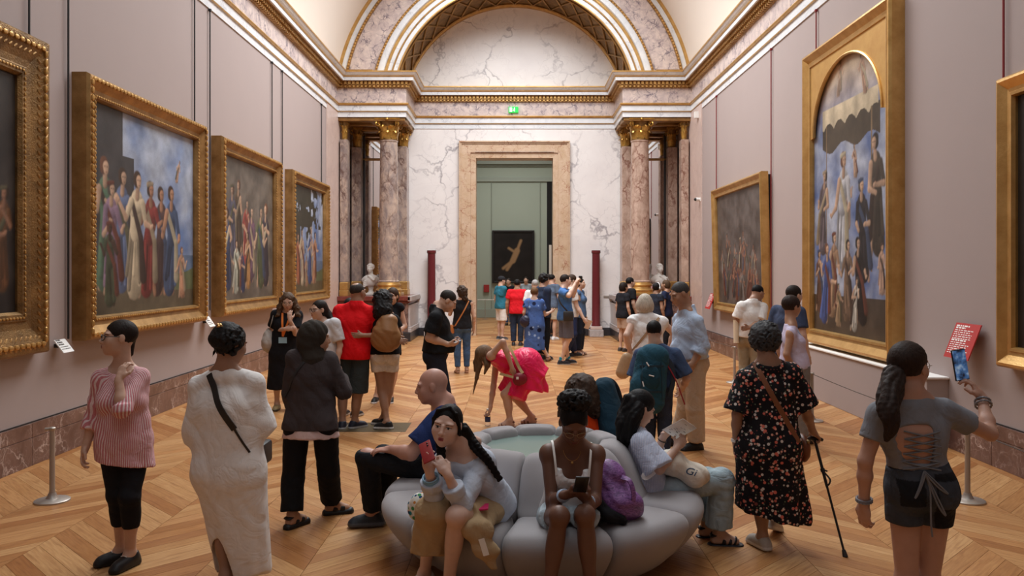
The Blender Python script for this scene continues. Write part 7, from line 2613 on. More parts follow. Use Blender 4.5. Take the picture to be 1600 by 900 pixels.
# --- 16 woman reading a map on the right of the sofa
D = 5.72
s = K(X0(1008, D), D, 1.62, 88, 78, 26)
s.px(head=(1001, 637, -.0), neck=(992, 672, .0), shR=(1004, 690, -.17), shL=(990, 688, .17), elR=(1030, 733, -.24), wrR=(1058, 699, -.14), elL=(1022, 716, .2), wrL=(1037, 682, .14),
     hipR=(1013, 765, -.09), hipL=(1013, 764, .09), knR=(1128, 750, -.02), knL=(1106, 748, .20))
ank(s, R=(1122, .03, .085, 96), L=(1103, .20, .085, 86))
s.hand['R'] = dict(dir=P(1068, 686, D - .10) - s.j['wrR'], palm=(.3, .8, .2), curl=.6, thumb=.7); s.hand['L'] = dict(dir=P(1050, 668, D + .08) - s.j['wrL'], palm=(.3, -.8, .1), curl=.6, thumb=.7)
r = person(s, 'seated woman with long black hair in striped shirt and pale jeans reading a map')
make_body(r, s, .009, (.56, .35, .26), hairc=BLACKH, lip=(.40, .14, .12), hf=.0045, lidded=True)
S = F((1, 1, 1)); torso(S, s, .026)
for a in 'LR': sleeve(S, s, a, .98, .03, flare=.035)
S.cone(s.waist, s.pel - s.up * .03, .13, .165, .05, q=1.25, side=s.Rp[0]); S.cone(s.pel - s.f * .05, s.pel - s.f * .13 - V(0, 0, .06), .12, .10, .05)
S.clip(V(0, 0, .425), (0, 0, -1)); cut_neck(S, s, .07); S.noise = folds(.009, 41, 15, 10); S.build('shirt', M['blue_stripe'], r, .008)
make_bottom(r, s, .009, C(168, 186, 194), 'jeans', 'denim', end=1.86, o=.016, flare=.030, wr=.006, straight=.05)
make_sandals(r, s, .007, C(28, 28, 36), thick=.024, straps=((.04, .035), (.085, .03), (.12, .02)))
h0 = s.j['head']
make_hair(r, s, .007, (.010, .009, .010), 'long', .0025, vol=.006, low=-.08, ngroove=60, bundles=[(curve([h0 - s.f * .045 + V(0, -.0, .05), h0 - s.f * .085 + V(0, -.02, -.05), P(978, 672, D - .07), P(971, 708, D - .05)], 4), list(np.linspace(.085, .075, 8)) + [.066, .056, .046, .036, .026]), (curve([h0 - s.f * .02 + V(0, -.065, .03), P(990, 655, D - .11), P(983, 690, D - .13)], 4), [.04, .045, .048, .05, .048, .044, .038, .03, .02]), (curve([h0 - s.f * .03 + V(0, .065, .03), P(992, 655, D + .07), P(985, 690, D + .07)], 4), [.04, .045, .048, .05, .048, .044, .038, .03, .02])])
m = MB(); c = P(1061, 669, D - .06); MU = un(V(.62, .62, -.45)); MN = un(V(-.55, -.62, .35)); MV = un(np.cross(MU, MN)); MN = np.cross(MV, MU)
g = []
for i in range(7):
    u = i / 6 - .5
    g.append([tuple(c + MU * u * .20 + MV * j * .085 + MN * (.010 * abs(u) * 2 - .005 * sin(i * 1.57))) for j in (-1, -.33, .33, 1)])
g = np.array(g); m.sheet(g)
o = mesh_np('map_leaflet', np.array(m.v), m.f, M['paper'], None, True)
md = o.modifiers.new('thick', 'SOLIDIFY'); md.thickness = .002
place(o, c); tag(o, 'white map leaflet with faint print in the hands of the seated reader', 'leaflet')
m = MB(); rr = random.Random(3)
for k in range(16):
    i = rr.uniform(-.42, .42); j = rr.uniform(-.8, .8); L_ = rr.uniform(.02, .05)
    sg_ = 1 if MN @ V(0, -1, 0) > 0 else -1
    p0 = c + MU * i * .17 + MV * j * .08 + MN * sg_ * .012
    m.tube([p0, p0 + MU * L_ * .6], .0012, 4)
m.build('print', M['cord'], o, origin=o.location)
m = MB(); ax = un(s.j['wrL'] - s.j['elL']); u_ = un(np.cross(ax, V(0, 1, 0))); v_ = np.cross(ax, u_); w_ = s.j['wrL'] - ax * .03; m.tube([w_ + .031 * (u_ * cos(t) + v_ * sin(t)) for t in np.linspace(0, 2 * pi, 15)], .004, 5, False); m.build('bracelet', M['rod_black'], r, True, origin=r.location)
# tote bag on her lap
c = P(1068, 733, D - .10)
bo = empty('tote_bag', c - V(0, 0, .08), 'cream canvas tote bag with blue lettering on the lap of the seated reader', 'bag')
b = F(C(226, 216, 200)); b.cone(P(1050, 728, D - .08), P(1086, 742, D - .10), .105, .095, .05, q=.62, side=V(0, .3, 1)); b.ell(P(1085, 742, D - .12), (.09, .11, .085), None, .05); b.ell(P(1050, 720, D - .08), (.09, .12, .08), None, .05); b.noise = folds(.009, 44, 20, 18); b.build('bag_body', M['cloth'], bo, .009)
m = MB(); ribbon(m, curve([P(1040, 716, D - .17), P(1024, 722, D - .26), P(1006, 742, D - .26), P(1012, 746, D - .26), P(1032, 728, D - .24), P(1044, 712, D - .18)]), V(-.2, -1, .4), .028, .005); m.build('handle', M['paper'], bo, True, origin=bo.location)
fc = bpy.data.curves.new('lettering', 'FONT'); fc.body = 'Gi'; fc.size = .085; fc.extrude = .001
fo = bpy.data.objects.new('lettering', fc); COL.objects.link(fo)
bpy.context.view_layer.update()
me_ = bpy.data.meshes.new_from_object(fo.evaluated_get(bpy.context.evaluated_depsgraph_get()))
bpy.data.objects.remove(fo)
tb = [o for o in bo.children if o.name.startswith('bag_body')][0]
lv = np.array([v.co for v in me_.vertices]); e1, e2 = un(V(.86, .3, -.40)), un(V(.42, -.3, .85))
lp = [P(1074, 737, D - .3) + e1 * v[0] + e2 * v[1] for v in lv]
lp = drape([tb], lp, (0, -1, .35), .003) if False else lp
from mathutils.bvhtree import BVHTree
from mathutils import Vector
_bv = BVHTree.FromPolygons([tuple(V(*v.co) + V(*bo.location)) for v in tb.data.vertices], [list(p.vertices) for p in tb.data.polygons])
_d = un(V(0, -1, .35)); lq = []
for p in lp:
    h_ = _bv.ray_cast(Vector(p + _d * .5), Vector(-_d), 1.5)
    lq.append(V(*h_[0]) + _d * .003 if h_[0] is not None else p)
mesh_np('lettering', np.array(lq), [list(p.vertices) for p in me_.polygons], plain('blue_ink', C(74, 104, 136), .7), bo, False, origin=bo.location)

# --- 17 backpack person
D = 8.3
s = K(X0(1026, D), D, 1.47, 10, 16, 10, 0, .09, 1.0, False)
s.px(head=(1022, 518, .03), neck=(1024, 540, 0), shL=(1000, 553, 0), shR=(1056, 553, 0), elR=(1073, 592, -.02), wrR=(1064, 610, .18), elL=(990, 595, 0), wrL=(998, 620, .2))
r = person(s, 'short haired person in navy tee and jeans carrying a large teal backpack')
make_body(r, s, .012, LIGHT, 1.06, hairc=BLACKH, hf=.008)
make_top(r, s, .010, C(62, 78, 108), 'tee', sl=.85, hem=-.02, o=.022, so=.022, neck=.085, flare=.02, wr=.006)
make_bottom(r, s, .011, C(58, 68, 90), 'jeans', 'denim', o=.02)
make_shoes(r, s, .012, C(60, 50, 40), C(40, 36, 32))
make_hair(r, s, .007, BLACKH, 'short', .003, low=-.035)
c = P(1012, 590, D - .2)
bo = empty('backpack', c - V(0, 0, .28), 'large teal hiking backpack on the person in navy tee', 'bag')
b = F(C(40, 80, 98)); b.cone(P(1020, 556, D - .19), P(1010, 628, D - .2), .12, .135, .06, q=1.35, side=V(1, 0, 0)); b.ell(P(1004, 608, D - .27), (.13, .08, .16), None, .05); b.noise = folds(.006, 10, 14, 10); b.build('bag_body', M['cloth'], bo, .010)
b = F(C(34, 70, 86)); b.ell(P(1016, 590, D - .33), (.10, .035, .13), None, .02); b.noise = folds(.004, 4, 20, 20); b.build('front_pocket', M['cloth'], bo, .009)
m = MB()
for (a, e) in (((1010, 566), (1014, 572)), ((1004, 596), (1006, 604)), ((1014, 586), (1022, 588))):
    m.tube([P(a[0], a[1], D - .37), P(e[0], e[1], D - .385)], .006, 6)
m.build('zip_pull', M['plastic_white'], bo, True, origin=bo.location)
kids = [o for o in bo.children if o.name[:4] in ('bag_', 'fron')]
m = MB()
for (a, e) in (((998, 572), (1034, 572)), ((986, 610), (1040, 612))): ribbon(m, drape(kids, line(P(a[0], a[1], D - .2), P(e[0], e[1], D - .2)), (0, -1, .1), .005), V(0, -1, 0), .022, .005)
for dx in (-14, 14): m.tube(drape(kids, line(P(1016 + dx, 566, D - .2), P(1014 + dx * 1.3, 622, D - .2)), (0, -1, .1), .003), .005, 6)
m.tube(curve([P(1012, 552, D - .2), P(1016, 545, D - .21), P(1026, 545, D - .21), P(1030, 552, D - .2)]), .010, 8)
m.build('webbing', plain('teal_webbing', C(24, 52, 66), .8), bo, True, origin=bo.location)
m = MB(); ribbon(m, curve([P(1032, 554, D - .14), P(1046, 566, D - .15), P(1052, 590, D - .16), P(1046, 620, D - .17)]), V(.3, -1, 0), .05, .012); m.build('strap', plain('dark_webbing', C(34, 44, 56), .8), bo, True, origin=bo.location)
m = MB(); ribbon(m, curve([P(1016, 545, D - .08), P(1032, 556, D - .15), P(1054, 590, D - .17), P(1070, 632, D - .12)]), V(.2, -1, .2), .012, .004); o = place(m.build('lanyard_cord', plain('red_cord', C(150, 30, 50), .7), None, True), P(1054, 590, D - .17)); tag(o, 'thin red cord slanting down the back of the navy tee', 'cord')

# --- 18 white haired woman
D = 10.4
s = K(X0(1012, D), D, 1.64, 12, 20, 6, wide=1.1)
s.px(head=(1008, 475, .03), neck=(1010, 492, 0), shL=(988, 500, 0), shR=(1036, 502, 0), elL=(979, 524, -.12), wrL=(985, 551, -.02), elR=(1053, 521, .06), wrR=(1045, 545, .1))
s.hand['L'] = dict(dir=(.12, .04, -.05), palm=(.2, .8, .0), curl=.3)
r = person(s, 'white haired woman in sleeveless white top with hand on hip, tan bag slung behind')
make_body(r, s, .013, FAIR, 1.12, hairc=WHITEH, hf=.009)
tp18 = make_top(r, s, .010, C(232, 230, 228), 'top', sl=.12, hem=-.08, o=.022, g=1.1, neck=.08, wr=.006, hemr=.16)
make_bottom(r, s, .013, C(226, 224, 222), o=.016, g=1.05)
make_shoes(r, s, .013, C(150, 120, 90), C(90, 70, 50), low=True)
make_hair(r, s, .0075, WHITEH, 'long', .004, vol=.012, low=-.07, ngroove=40, extra=lambda S, q: [S.ell(q(a, b, -.03), (.055, .05, .085), s.Rh, .03) for a, b in ((-.065, -.02), (.065, -.02), (-.03, -.075), (.03, -.075))])
c = P(977, 570, D - .16); b = F(C(176, 146, 112)); b.cone(c + V(.02, 0, .08), c - V(.03, 0, .09), .075, .09, .04, q=.7, side=V(0, 1, 0)); b.noise = folds(.004, 5, 20, 20)
bo = place(b.build('shoulder_bag', M['leather'], None, .010), c); tag(bo, 'tan leather shoulder bag hanging behind the white haired woman', 'bag')
m = MB(); ribbon(m, drape([tp18], line(P(1030, 496, D), P(985, 552, D)), -s.f, .008) + [c + V(.02, 0, .12)], -s.f, .03, .006); m.build('strap', plain('tan_leather', C(170, 140, 108), .5), bo, True, origin=bo.location)

# --- 19 man in pale blue shirt and khakis
D = 8.75
s = K(X0(1080, D), D, 1.84, 248, 252, 22, 0, .09, 1.0, False)
s.px(head=(1062, 459, -.03), neck=(1072, 484, 0), shL=(1088, 502, -.18), shR=(1062, 498, .16), elL=(1097, 542, -.20), wrL=(1083, 567, -.22), elR=(1062, 540, .22), wrR=(1068, 572, .18), hipL=(1086, 568, -.08), hipR=(1072, 566, .08), knL=(1086, 638, -.04), knR=(1072, 636, .12))
ank(s, L=(1088, .02, .085, 250), R=(1058, .22, .085, 262))
r = person(s, 'grey haired man in pale blue shirt and khaki trousers looking down, hand in pocket')
make_body(r, s, .012, TAN, 1.04, belly=.03, hairc=(.08, .075, .07), hf=.0055)
make_top(r, s, .010, C(176, 192, 214), 'shirt', sl=(1.45, 1.3), hem=.06, o=.028, so=.022, belly=.03, neck=0, wr=.008, flare=.012, collar=True, rolled=True, seed=21)
make_bottom(r, s, .011, C(196, 178, 156), 'trousers', o=.022, end=1.97, flare=.022, wr=.005, straight=.05)
S = F(C(40, 32, 30)); S.cone(s.pel + s.up * .085, s.pel + s.up * .12, .134, .132, .01, q=1.36, side=s.Rp[0], capa=True, capb=True); S.build('belt', M['leather'], r, .010)
make_shoes(r, s, .009, C(28, 26, 28), C(20, 20, 22), low=True)
make_hair(r, s, .007, (.07, .068, .068), 'short', .004, vol=-.003, low=-.015)

# --- 22 man in white shirt bending toward the battle painting
D = 12.0
s = K(X0(1172, D), D, 1.72, 40, 58, 24, 0, .09, 1.0, False)
s.px(head=(1184, 458, .04), neck=(1176, 472, 0), shL=(1158, 478, -.04), shR=(1192, 480, .02), elR=(1186, 504, -.10), wrR=(1170, 512, -.20), elL=(1152, 500, -.02), wrL=(1150, 522, .08))
s.hand['R'] = dict(dir=(-.1, -.02, -.01), palm=(0, -1, 0), curl=.5)
r = person(s, 'man in white shirt and khaki trousers, hand behind his back, studying the battle painting')
make_body(r, s, .014, OLIVE, hairc=BLACKH, hf=.009)
make_top(r, s, .012, C(228, 224, 220), 'shirt', sl=.85, hem=.03, o=.026, so=.024, neck=0, wr=.008, flare=.014, collar=True, seed=5)
make_bottom(r, s, .013, C(150, 138, 116), o=.018)
make_shoes(r, s, .013, C(50, 44, 40), C(30, 28, 26))
make_hair(r, s, .010, BLACKH, 'short', .003, low=-.02, vol=-.003)
m = MB(); m.tube([P(1150, 500, D - .02), P(1150.5, 536, D - .06)], .04, 12); o = place(m.build('rolled_paper', plain('cream_paper', C(214, 196, 168), .7), None, True), P(1150, 536, D - .05)); tag(o, 'cream paper roll hanging beside the man in white shirt', 'paper roll')

# --- 23 man in dark blue behind the lavender woman
D = 10.3
s = K(X0(1232, D), D, 1.74, 62, 66, 4, 0, .09, 1.0, False)
s.px(head=(1241, 461, .03))
r = person(s, 'dark haired man in slate blue tee half hidden behind the lavender tank woman')
make_body(r, s, .015, LIGHT, hairc=DARKH, hf=.009)
make_top(r, s, .013, C(58, 68, 92), 'tee', sl=.7, hem=-.06, o=.02, neck=.08)
make_bottom(r, s, .014, C(80, 76, 72))
make_shoes(r, s, .013, C(60, 50, 44), C(200, 200, 200))
make_hair(r, s, .009, DARKH, 'short', .004, low=-.035, vol=.003)

# --- 24 lavender tank woman
D = 9.1
s = K(X0(1242, D), D, 1.67, 66, 72, 6)
s.px(head=(1237, 479, .02), neck=(1236, 505, 0), shR=(1236, 519, -.14), shL=(1234, 515, .16), elR=(1229, 554, -.17), wrR=(1240, 584, -.10))
ank(s, R=(1256, -.05, .085, 70), L=(1250, .12, .085, 70))
r = person(s, 'short haired woman in lavender tank top and grey trousers behind the floral dress woman')
make_body(r, s, .012, TAN, hairc=DARKH, hf=.007)
make_top(r, s, .010, C(196, 186, 208), 'tank_top', sl=0, hem=-.05, o=.011, neck=.10, neckdrop=.02, wr=.004)
m = MB()
for k in (0, 1):
    ribbon(m, curve([s.chest - s.Rt[1] * .11 + s.Rt[0] * (.06 + .03 * k) + s.up * .02, s.j['shR'] + (s.j['neck'] - s.j['shR']) * (.35 + .2 * k) + s.up * .035, s.chest + s.Rt[1] * .11 + s.Rt[0] * (.07 + .02 * k) + s.up * .05]), s.Rt[0] + s.up, .014, .004)
m.build('strap', plain('grey_strap_thin', C(150, 156, 176), .7), r, True, origin=r.location)
make_bottom(r, s, .012, C(128, 124, 122), o=.02, flare=.02)
make_shoes(r, s, .010, C(44, 40, 40), C(30, 28, 28))
make_hair(r, s, .007, (.035, .02, .016), 'short', .004, low=-.05, vol=.008)

# --- 25 woman in floral dress with cane
D = 5.66
s = K(X0(1198, D), D, 1.60, 16, 34, 14)
s.px(head=(1196, 533, .04), neck=(1200, 567, 0), shL=(1166, 590, 0), shR=(1236, 580, 0), elL=(1152, 648, -.02), wrL=(1150, 692, .04), elR=(1258, 640, .03), wrR=(1270, 674, .10), hipL=(1178, 690, 0), hipR=(1222, 688, 0), knL=(1188, 775, 0), knR=(1212, 775, .05))
ank(s, L=(1192, .0, .085, -20), R=(1207, .30, .12, 40)); s.tilt = {'R': .35}
s.hand['R'] = dict(dir=(.10, .06, -.10), palm=(-.3, .2, -.9), curl=.95); s.hand['L'] = dict(palm=(.9, .2, 0), curl=.35)
r = person(s, 'elderly woman in black floral dress walking with a black cane, brown crossbody strap')
bd25 = make_body(r, s, .010, OLIVE, 1.04, hairc=(.05, .05, .05), hf=.006)
S = F((1, 1, 1)); torso(S, s, .026, 1.06)
for a in 'LR': sleeve(S, s, a, .92, .030, flare=.03)
S.cone(s.waist, s.pel - V(0, 0, .05), .135, .165, .06, q=1.3, side=s.r)
S.cone(s.pel - V(0, 0, .05), P(1205, 805, D + .02), .165, .185, .05, q=1.3, side=s.r, capb=True, fold=(6, .026, .5), nb=un(V(-.22, 0, -1)))
cut_neck(S, s, .085, .015, -.03); S.noise = folds(.007, 51, 12, 5); dr25 = S.build('dress', M['floral'], r, .008)
make_shoes(r, s, .008, C(176, 164, 152), C(206, 200, 192), low=True)
make_hair(r, s, .0055, (.06, .06, .063), 'short', .007, curl=62, vol=.018, low=-.045, extra=lambda S, q: S.ell(q(.01, .02, .10), (.06, .06, .04), s.Rh, .02),)
m = MB(); ax = V(0, 0, 1); w_ = s.j['wrL'] + V(0, 0, .02); m.lathe(w_, [(.033, -.012), (.035, -.01), (.035, .01), (.033, .012)], 16, caps=False); m.build('watch', M['plastic_white'], r, True, origin=r.location)
m = MB(); m.tube([s.j['neck'] + V(.066 * cos(t), .01 + .06 * sin(t), .0 + .012 * sin(t)) for t in np.linspace(0, 2 * pi, 24)], .005, 6, False); m.build('necklace', M['rosso'], r, True, origin=r.location)
c = P(1253, 700, D + .04); bo = empty('crossbody_bag', c - V(0, 0, .1), 'brown leather crossbody bag and strap on the floral dress', 'bag')
b = F(C(120, 68, 40)); b.ell(c, (.045, .12, .10), None, .03); b.noise = folds(.004, 3, 22, 20); b.build('pouch', M['leather'], bo, .009)
m = MB(); ribbon(m, drape([dr25, bd25], line(P(1179, 566, D), P(1246, 684, D), 18), -s.f, .008), -s.f, .034, .006); m.build('strap', plain('brown_leather', C(122, 74, 46), .45), bo, True, origin=bo.location)
m = MB(); m.ball(c + V(.0, -.12, .07), .014, 8, 6); m.build('clasp', M['brass'], bo, True, origin=bo.location)
# cane
tip = V(X0(1321, 5.5), 5.50, 0.0); top = s.hand['R'].get('centre', s.j['wrR'] + V(.03, .03, -.06)) + V(-.005, 0, -.012)
r2 = empty('walking_cane', tip, 'black walking cane held in the right hand of the floral dress woman', 'cane')
dv = top - tip
m = MB(); m.tube([tip + dv * .03, tip + dv * .58, tip + dv * .6, tip + dv * 1.0], [.008, .008, .0105, .0105], 12); m.build('shaft', M['plastic_black'], r2, True, origin=tip)
m = MB(); m.tube([top + V(-.07, -.02, .012), top + V(-.03, 0, .016), top + V(.03, .01, .012), top + V(.06, .02, .0)], [.012, .015, .015, .012], 12); m.build('handle', M['plastic_black'], r2, True, origin=tip)
m = MB(); m.tube([tip, tip + dv * .02, tip + dv * .06], [.018, .017, .012], 12); m.build('ferrule', M['rod_black'], r2, True, origin=tip)
m = MB(); m.tube([tip + dv * .72, tip + dv * .75], .016, 12); m.tube([tip + dv * .735 + V(.012, 0, 0), tip + dv * .735 + V(.03, -.01, -.005)], .006, 8); ribbon(m, curve([tip + dv * .73, tip + dv * .66 + V(.03, -.01, 0), tip + dv * .62 + V(.015, -.015, 0), tip + dv * .6]), V(0, -1, .2), .012, .003); m.build('adjuster', M['plastic_black'], r2, True, origin=tip)

# --- 26 girl filming with her phone
D = 3.87
s = K(X0(1432, D), D, 1.64, 12, 52, 0)
s.px(head=(1420, 573, .02), neck=(1422, 622, 0), shL=(1372, 644, -.02), shR=(1474, 638, .02), elL=(1352, 720, -.02), wrL=(1350, 786, .02), elR=(1547, 678, .10), wrR=(1534, 622, .26),
     hipL=(1412, 765, 0), hipR=(1463, 765, 0), knL=(1417, 905, .0), knR=(1450, 905, .04))
ank(s, L=(1420, -.05), R=(1448, .12))
s.hand['R'] = dict(dir=P(1512, 588, D + .30) - s.j['wrR'], palm=(-.75, .55, .1), curl=.62, thumb=.5); s.hand['L'] = dict(dir=(.02, .04, -1), palm=(.8, .5, 0), curl=.5)
r = person(s, 'girl with long ponytail in grey lace-back crop top and dark shorts, raising a phone')
bd26 = make_body(r, s, .009, (.50, .28, .20), .95, hairc=BROWNH, hf=.0045)
def make_crop():
    S = F(C(128, 130, 136)); torso(S, s, .009, .95)
    for a in 'LR': sleeve(S, s, a, .55, .012, .95, flare=.006)
    S.clip(P(1430, 728, D), (0, 0, -1))
    cut_neck(S, s, .082, .005, .02)
    # open laced panel at the back
    cb = P(1426, 698, D - .085)
    for zz in (-.06, -.02, .02, .06): S.cone(cb + V(-.068 + abs(zz) * .1, -.02, zz + .012), cb + V(.068 - abs(zz) * .1, -.02, zz + .012), .034, .034, .006, sub=True)
    S.noise = folds(.003, 61, 18, 12); ct = S.build('crop_top', M['cloth'], r, .006)
    m = MB()
    rows = 5
    prev = {}
    def onback(x, z):
        yb = -sqrt(max(.0001, 1 - min(.95, (x / .152) ** 2))) * .103
        return V(P(1426, 700, D)[0] + x, D + yb - .008 + .0, z)
    zt, zb = P(0, 668, D)[2], P(0, 727, D)[2]
    for k in range(rows):
        z0, z1 = zt + (zb - zt) * k / rows, zt + (zb - zt) * (k + 1) / rows
        w0 = .084
        for sg in (-1, 1):
            m.tube(drape([ct, bd26], [onback(sg * w0 * u, z0 + (z1 - z0) * (1 - u) / 2) for u in np.linspace(1, -1, 11)], (0, -1, 0), .006), .004, 6)
    base = onback(.0, zb)
    for dx, dz, cx_ in ((.03, -.30, .02), (.06, -.10, .10), (-.03, -.12, -.05), (.04, -.2, .09)):
        m.tube(curve([base, base + V(cx_, -.012, dz * .3), base + V(cx_ * 1.2, -.014, dz * .8), base + V(dx, -.014, dz)]) if dz < -.25 else curve([base, base + V(cx_ * .6, -.014, dz * .6), base + V(cx_, -.016, dz), base + V(cx_ * .6, -.014, dz * .75), base + V(.0, -.012, -.012)]), .0045, 6)
    m.build('lacing', plain('grey_lacing', C(112, 112, 116), .8), r, True, origin=r.location)
make_crop()
def patch(v, c):
    x = (v - s.pel) @ s.Rp[0]; z = v[:, 2]; back = ((v - s.pel) @ s.Rp[1]) < -.03
    c[(x > .02) & (z < s.pel[2] + .10)] = C(30, 31, 35)
    c[back & (abs(x + .085) < .055) & (abs(z - s.pel[2] - .01) < .06)] = C(30, 31, 35)
    c[back & (abs(x - .085) < .055) & (abs(z - s.pel[2] - .0) < .065)] = C(66, 70, 78)
    return c
make_bottom(r, s, .007, C(66, 70, 78), 'denim_shorts', 'denim', end=.36, top=.125, o=.008, g=.96, flare=.012, paintfn=patch)
make_shoes(r, s, .012, C(220, 218, 214), C(230, 230, 230))
make_glasses(r, s, (.25, .2, .15), .024, .021, .0016)
h0 = s.j['head']; q = lambda a, b, d: h0 + (s.Rh[0] * a + s.Rh[1] * b + s.Rh[2] * d) * s.hs
pt = curve([q(0, -.09, -.01), q(-.01, -.13, -.04), P(1388, 636, D - .16), P(1392, 668, D - .19), P(1384, 688, D - .17)], 6)
make_hair(r, s, .0055, (.034, .020, .015), 'short', .0034, vol=.004, low=-.05, ngroove=70, axis=-s.Rh[1] - .1 * s.Rh[2], bundles=[(pt, [.030, .026, .030, .036, .042, .047, .050, .053, .054, .054, .052, .05, .048, .046, .043, .040, .037, .034, .031, .028, .024, .02, .016, .012, .008][:len(pt)])])
m = MB(); m.ball(q(-.005, -.115, -.025), (.030, .02, .03), 10, 8); m.build('hair_tie', M['rod_black'], r, True, origin=r.location)
mbead = plain('bead_grey', C(120, 120, 126), .4, noise=.5, nscale=120)
for k, (a, fr, rad) in enumerate((('L', .06, .034), ('L', .10, .034), ('R', .10, .034), ('R', .2, .036))):
    ax = un(s.j['wr' + a] - s.j['el' + a]); u_ = un(np.cross(ax, V(0, 1, .2))); v_ = np.cross(ax, u_); w_ = s.j['wr' + a] + (s.j['el' + a] - s.j['wr' + a]) * fr
    m = MB(); m.tube([w_ + rad * (u_ * cos(t) + v_ * sin(t)) * (1 + .03 * (i % 2)) for i, t in enumerate(np.linspace(0, 2 * pi, 33))], [.0062 if i % 2 else .0045 for i in range(33)], 6, False)
    m.build('bracelet', mbead, r, True, origin=r.location)
phone_obj(P(1500, 570, D + .31), (-.14, .05, 1), (.15, -1, 0), .078, .160, .010, 'plastic_black', 'raised phone with lit screen filming, held by the ponytail girl', 1)

# ------------------------------------------------------------------ the crowd at the doorway
def far_person(px, py, D, H, yaw, label, skin, hairc, top, bottom, shoes=None, female=True, sl=.6, end=1.92, h=.019, head=None, pitch=0, g=1.0, hair=dict(), joints={}, hands={}, topkw={}, botkw={}, belly=0.0, topmat='cloth', botmat='cloth', glasses=False, sandal=False, hand_on=True, feet_=None):
    s = K(X0(px, D), D, H, yaw, head if head is not None else yaw, pitch, 0, .09, 1.0, female)
    s.px(**joints)
    if feet_: ank(s, **feet_)
    for a in hands: s.hand[a] = hands[a]
    r = person(s, label)
    make_body(r, s, h, skin, g, belly=belly, hairc=hairc, hf=h * .6)
    if top is not None: make_top(r, s, h * .85, top, topkw.pop('name', 'tee'), topmat, sl=sl, hem=topkw.pop('hem', -.07), o=topkw.pop('o', .018), g=g, belly=belly, **topkw)
    if bottom is not None: make_bottom(r, s, h * .9, bottom, botkw.pop('name', 'trousers' if end > 1.3 else 'shorts'), botmat, end=end, o=botkw.pop('o', .016), flare=.02 if end < 1.3 else .008, **botkw)
    if sandal: make_sandals(r, s, .014, shoes)
    elif shoes: make_shoes(r, s, .013, shoes[0], shoes[1])
    make_hair(r, s, .012, hairc, low=hair.pop('low', -.04), **hair)
    if glasses: make_glasses(r, s, (.03, .03, .03), .024, .018, .003)
    return r, s

r, s = far_person(783, 529, 22.4, 1.74, 60, 'man in dark cap, teal tee and white shorts in the doorway', LIGHT, BLACKH, C(50, 118, 140), C(226, 220, 214), (C(60, 60, 64), C(200, 200, 200)), False, .6, .95, joints=dict(elR=(781, 470, -.1), wrR=(788, 479, .15)))
S = F(C(40, 40, 44)); q = lambda a, b, d: s.j['head'] + (s.Rh[0] * a + s.Rh[1] * b + s.Rh[2] * d) * s.hs
S.ell(q(0, -.01, .05), (.09, .11, .085), s.Rh, .02); S.ell(q(0, .12, .035), (.07, .07, .012), s.Rh, .02); S.clip(q(0, 0, .02), -s.Rh[2]); S.build('cap', M['cloth'], r, .013)
far_person(795, 505, 28.0, 1.62, 200, 'woman in black tank and jeans far inside the green room', LIGHT, DARKH, C(30, 30, 36), C(64, 84, 118), (C(60, 56, 50), C(90, 90, 90)), True, 0, h=.022, joints={})
r, s = far_person(808, 540, 20.6, 1.68, 8, 'man in bright red tee and dark jeans, back turned, at the doorway', TAN, BLACKH, C(220, 30, 42), C(44, 54, 74), (C(40, 40, 44), C(90, 90, 90)), False, .62, g=1.04)
far_person(822, 506, 29.0, 1.66, 190, 'grey topped visitor far inside the green room behind the red tee man', LIGHT, DARKH, C(150, 160, 166), C(60, 64, 72), (C(40, 40, 40), C(60, 60, 60)), True, .6, h=.024)
far_person(836, 545, 20.0, 1.68, 350, 'white haired man in white shirt behind the blue dress woman', FAIR, (.45, .43, .42), C(226, 224, 222), C(70, 70, 76), (C(60, 50, 44), C(40, 40, 40)), False, .8)
far_person(849, 563, 17.5, 1.84, 62, 'dark curly haired man in navy tee behind the blue dress woman', LIGHT, BLACKH, C(48, 58, 80), C(28, 30, 36), (C(34, 36, 40), C(120, 120, 120)), False, .65, hair=dict(curl=44, noise=.008, vol=.014), joints=dict(elR=(853, 500, -.1), wrR=(858, 488, .05)))
far_person(862, 531, 22.3, 1.80, 40, 'man in grey tee and khaki shorts behind the group with cameras', LIGHT, BLACKH, C(92, 106, 126), C(186, 172, 150), (C(220, 220, 220), C(230, 230, 230)), False, .62, .9)
far_person(857, 527, 23.1, 1.80, 20, 'person in dark red glimpsed behind the dark curly haired man', LIGHT, DARKH, C(140, 26, 40), C(40, 40, 44), (C(40, 40, 44), C(90, 90, 90)), False, .62, h=.022)
# blue dress woman
D = 17.1
s = K(X0(835, D), D, 1.55, 12, 15, 4); s.px(elR=(851, 492, .05), wrR=(861, 487, .15), elL=(819, 488, 0), wrL=(822, 505, .1))
ank(s, L=(832, 0), R=(856, .05, .10))
r = person(s, 'woman with short auburn hair in long blue patterned dress, dark bag on shoulder')
make_body(r, s, .018, FAIR, 1.08, hairc=MIDH, hf=.011)
S = F((1, 1, 1)); torso(S, s, .022, 1.1); [sleeve(S, s, a, .6, .022, flare=.015) for a in 'LR']
S.cone(s.waist, s.pel - V(0, 0, .08), .13, .155, .06, q=1.36, side=s.r); S.cone(s.pel - V(0, 0, .08), s.L(.0, 0, .27), .155, .165, .05, q=1.36, side=s.r, capb=True, fold=(5, .012, 0))
cut_neck(S, s, .085, 0, -.02); S.noise = folds(.006, 71); S.build('dress', M['blue_floral'], r, .015)
make_sandals(r, s, .014, C(110, 70, 50))
make_hair(r, s, .011, (.16, .08, .035), low=-.04, vol=.006)
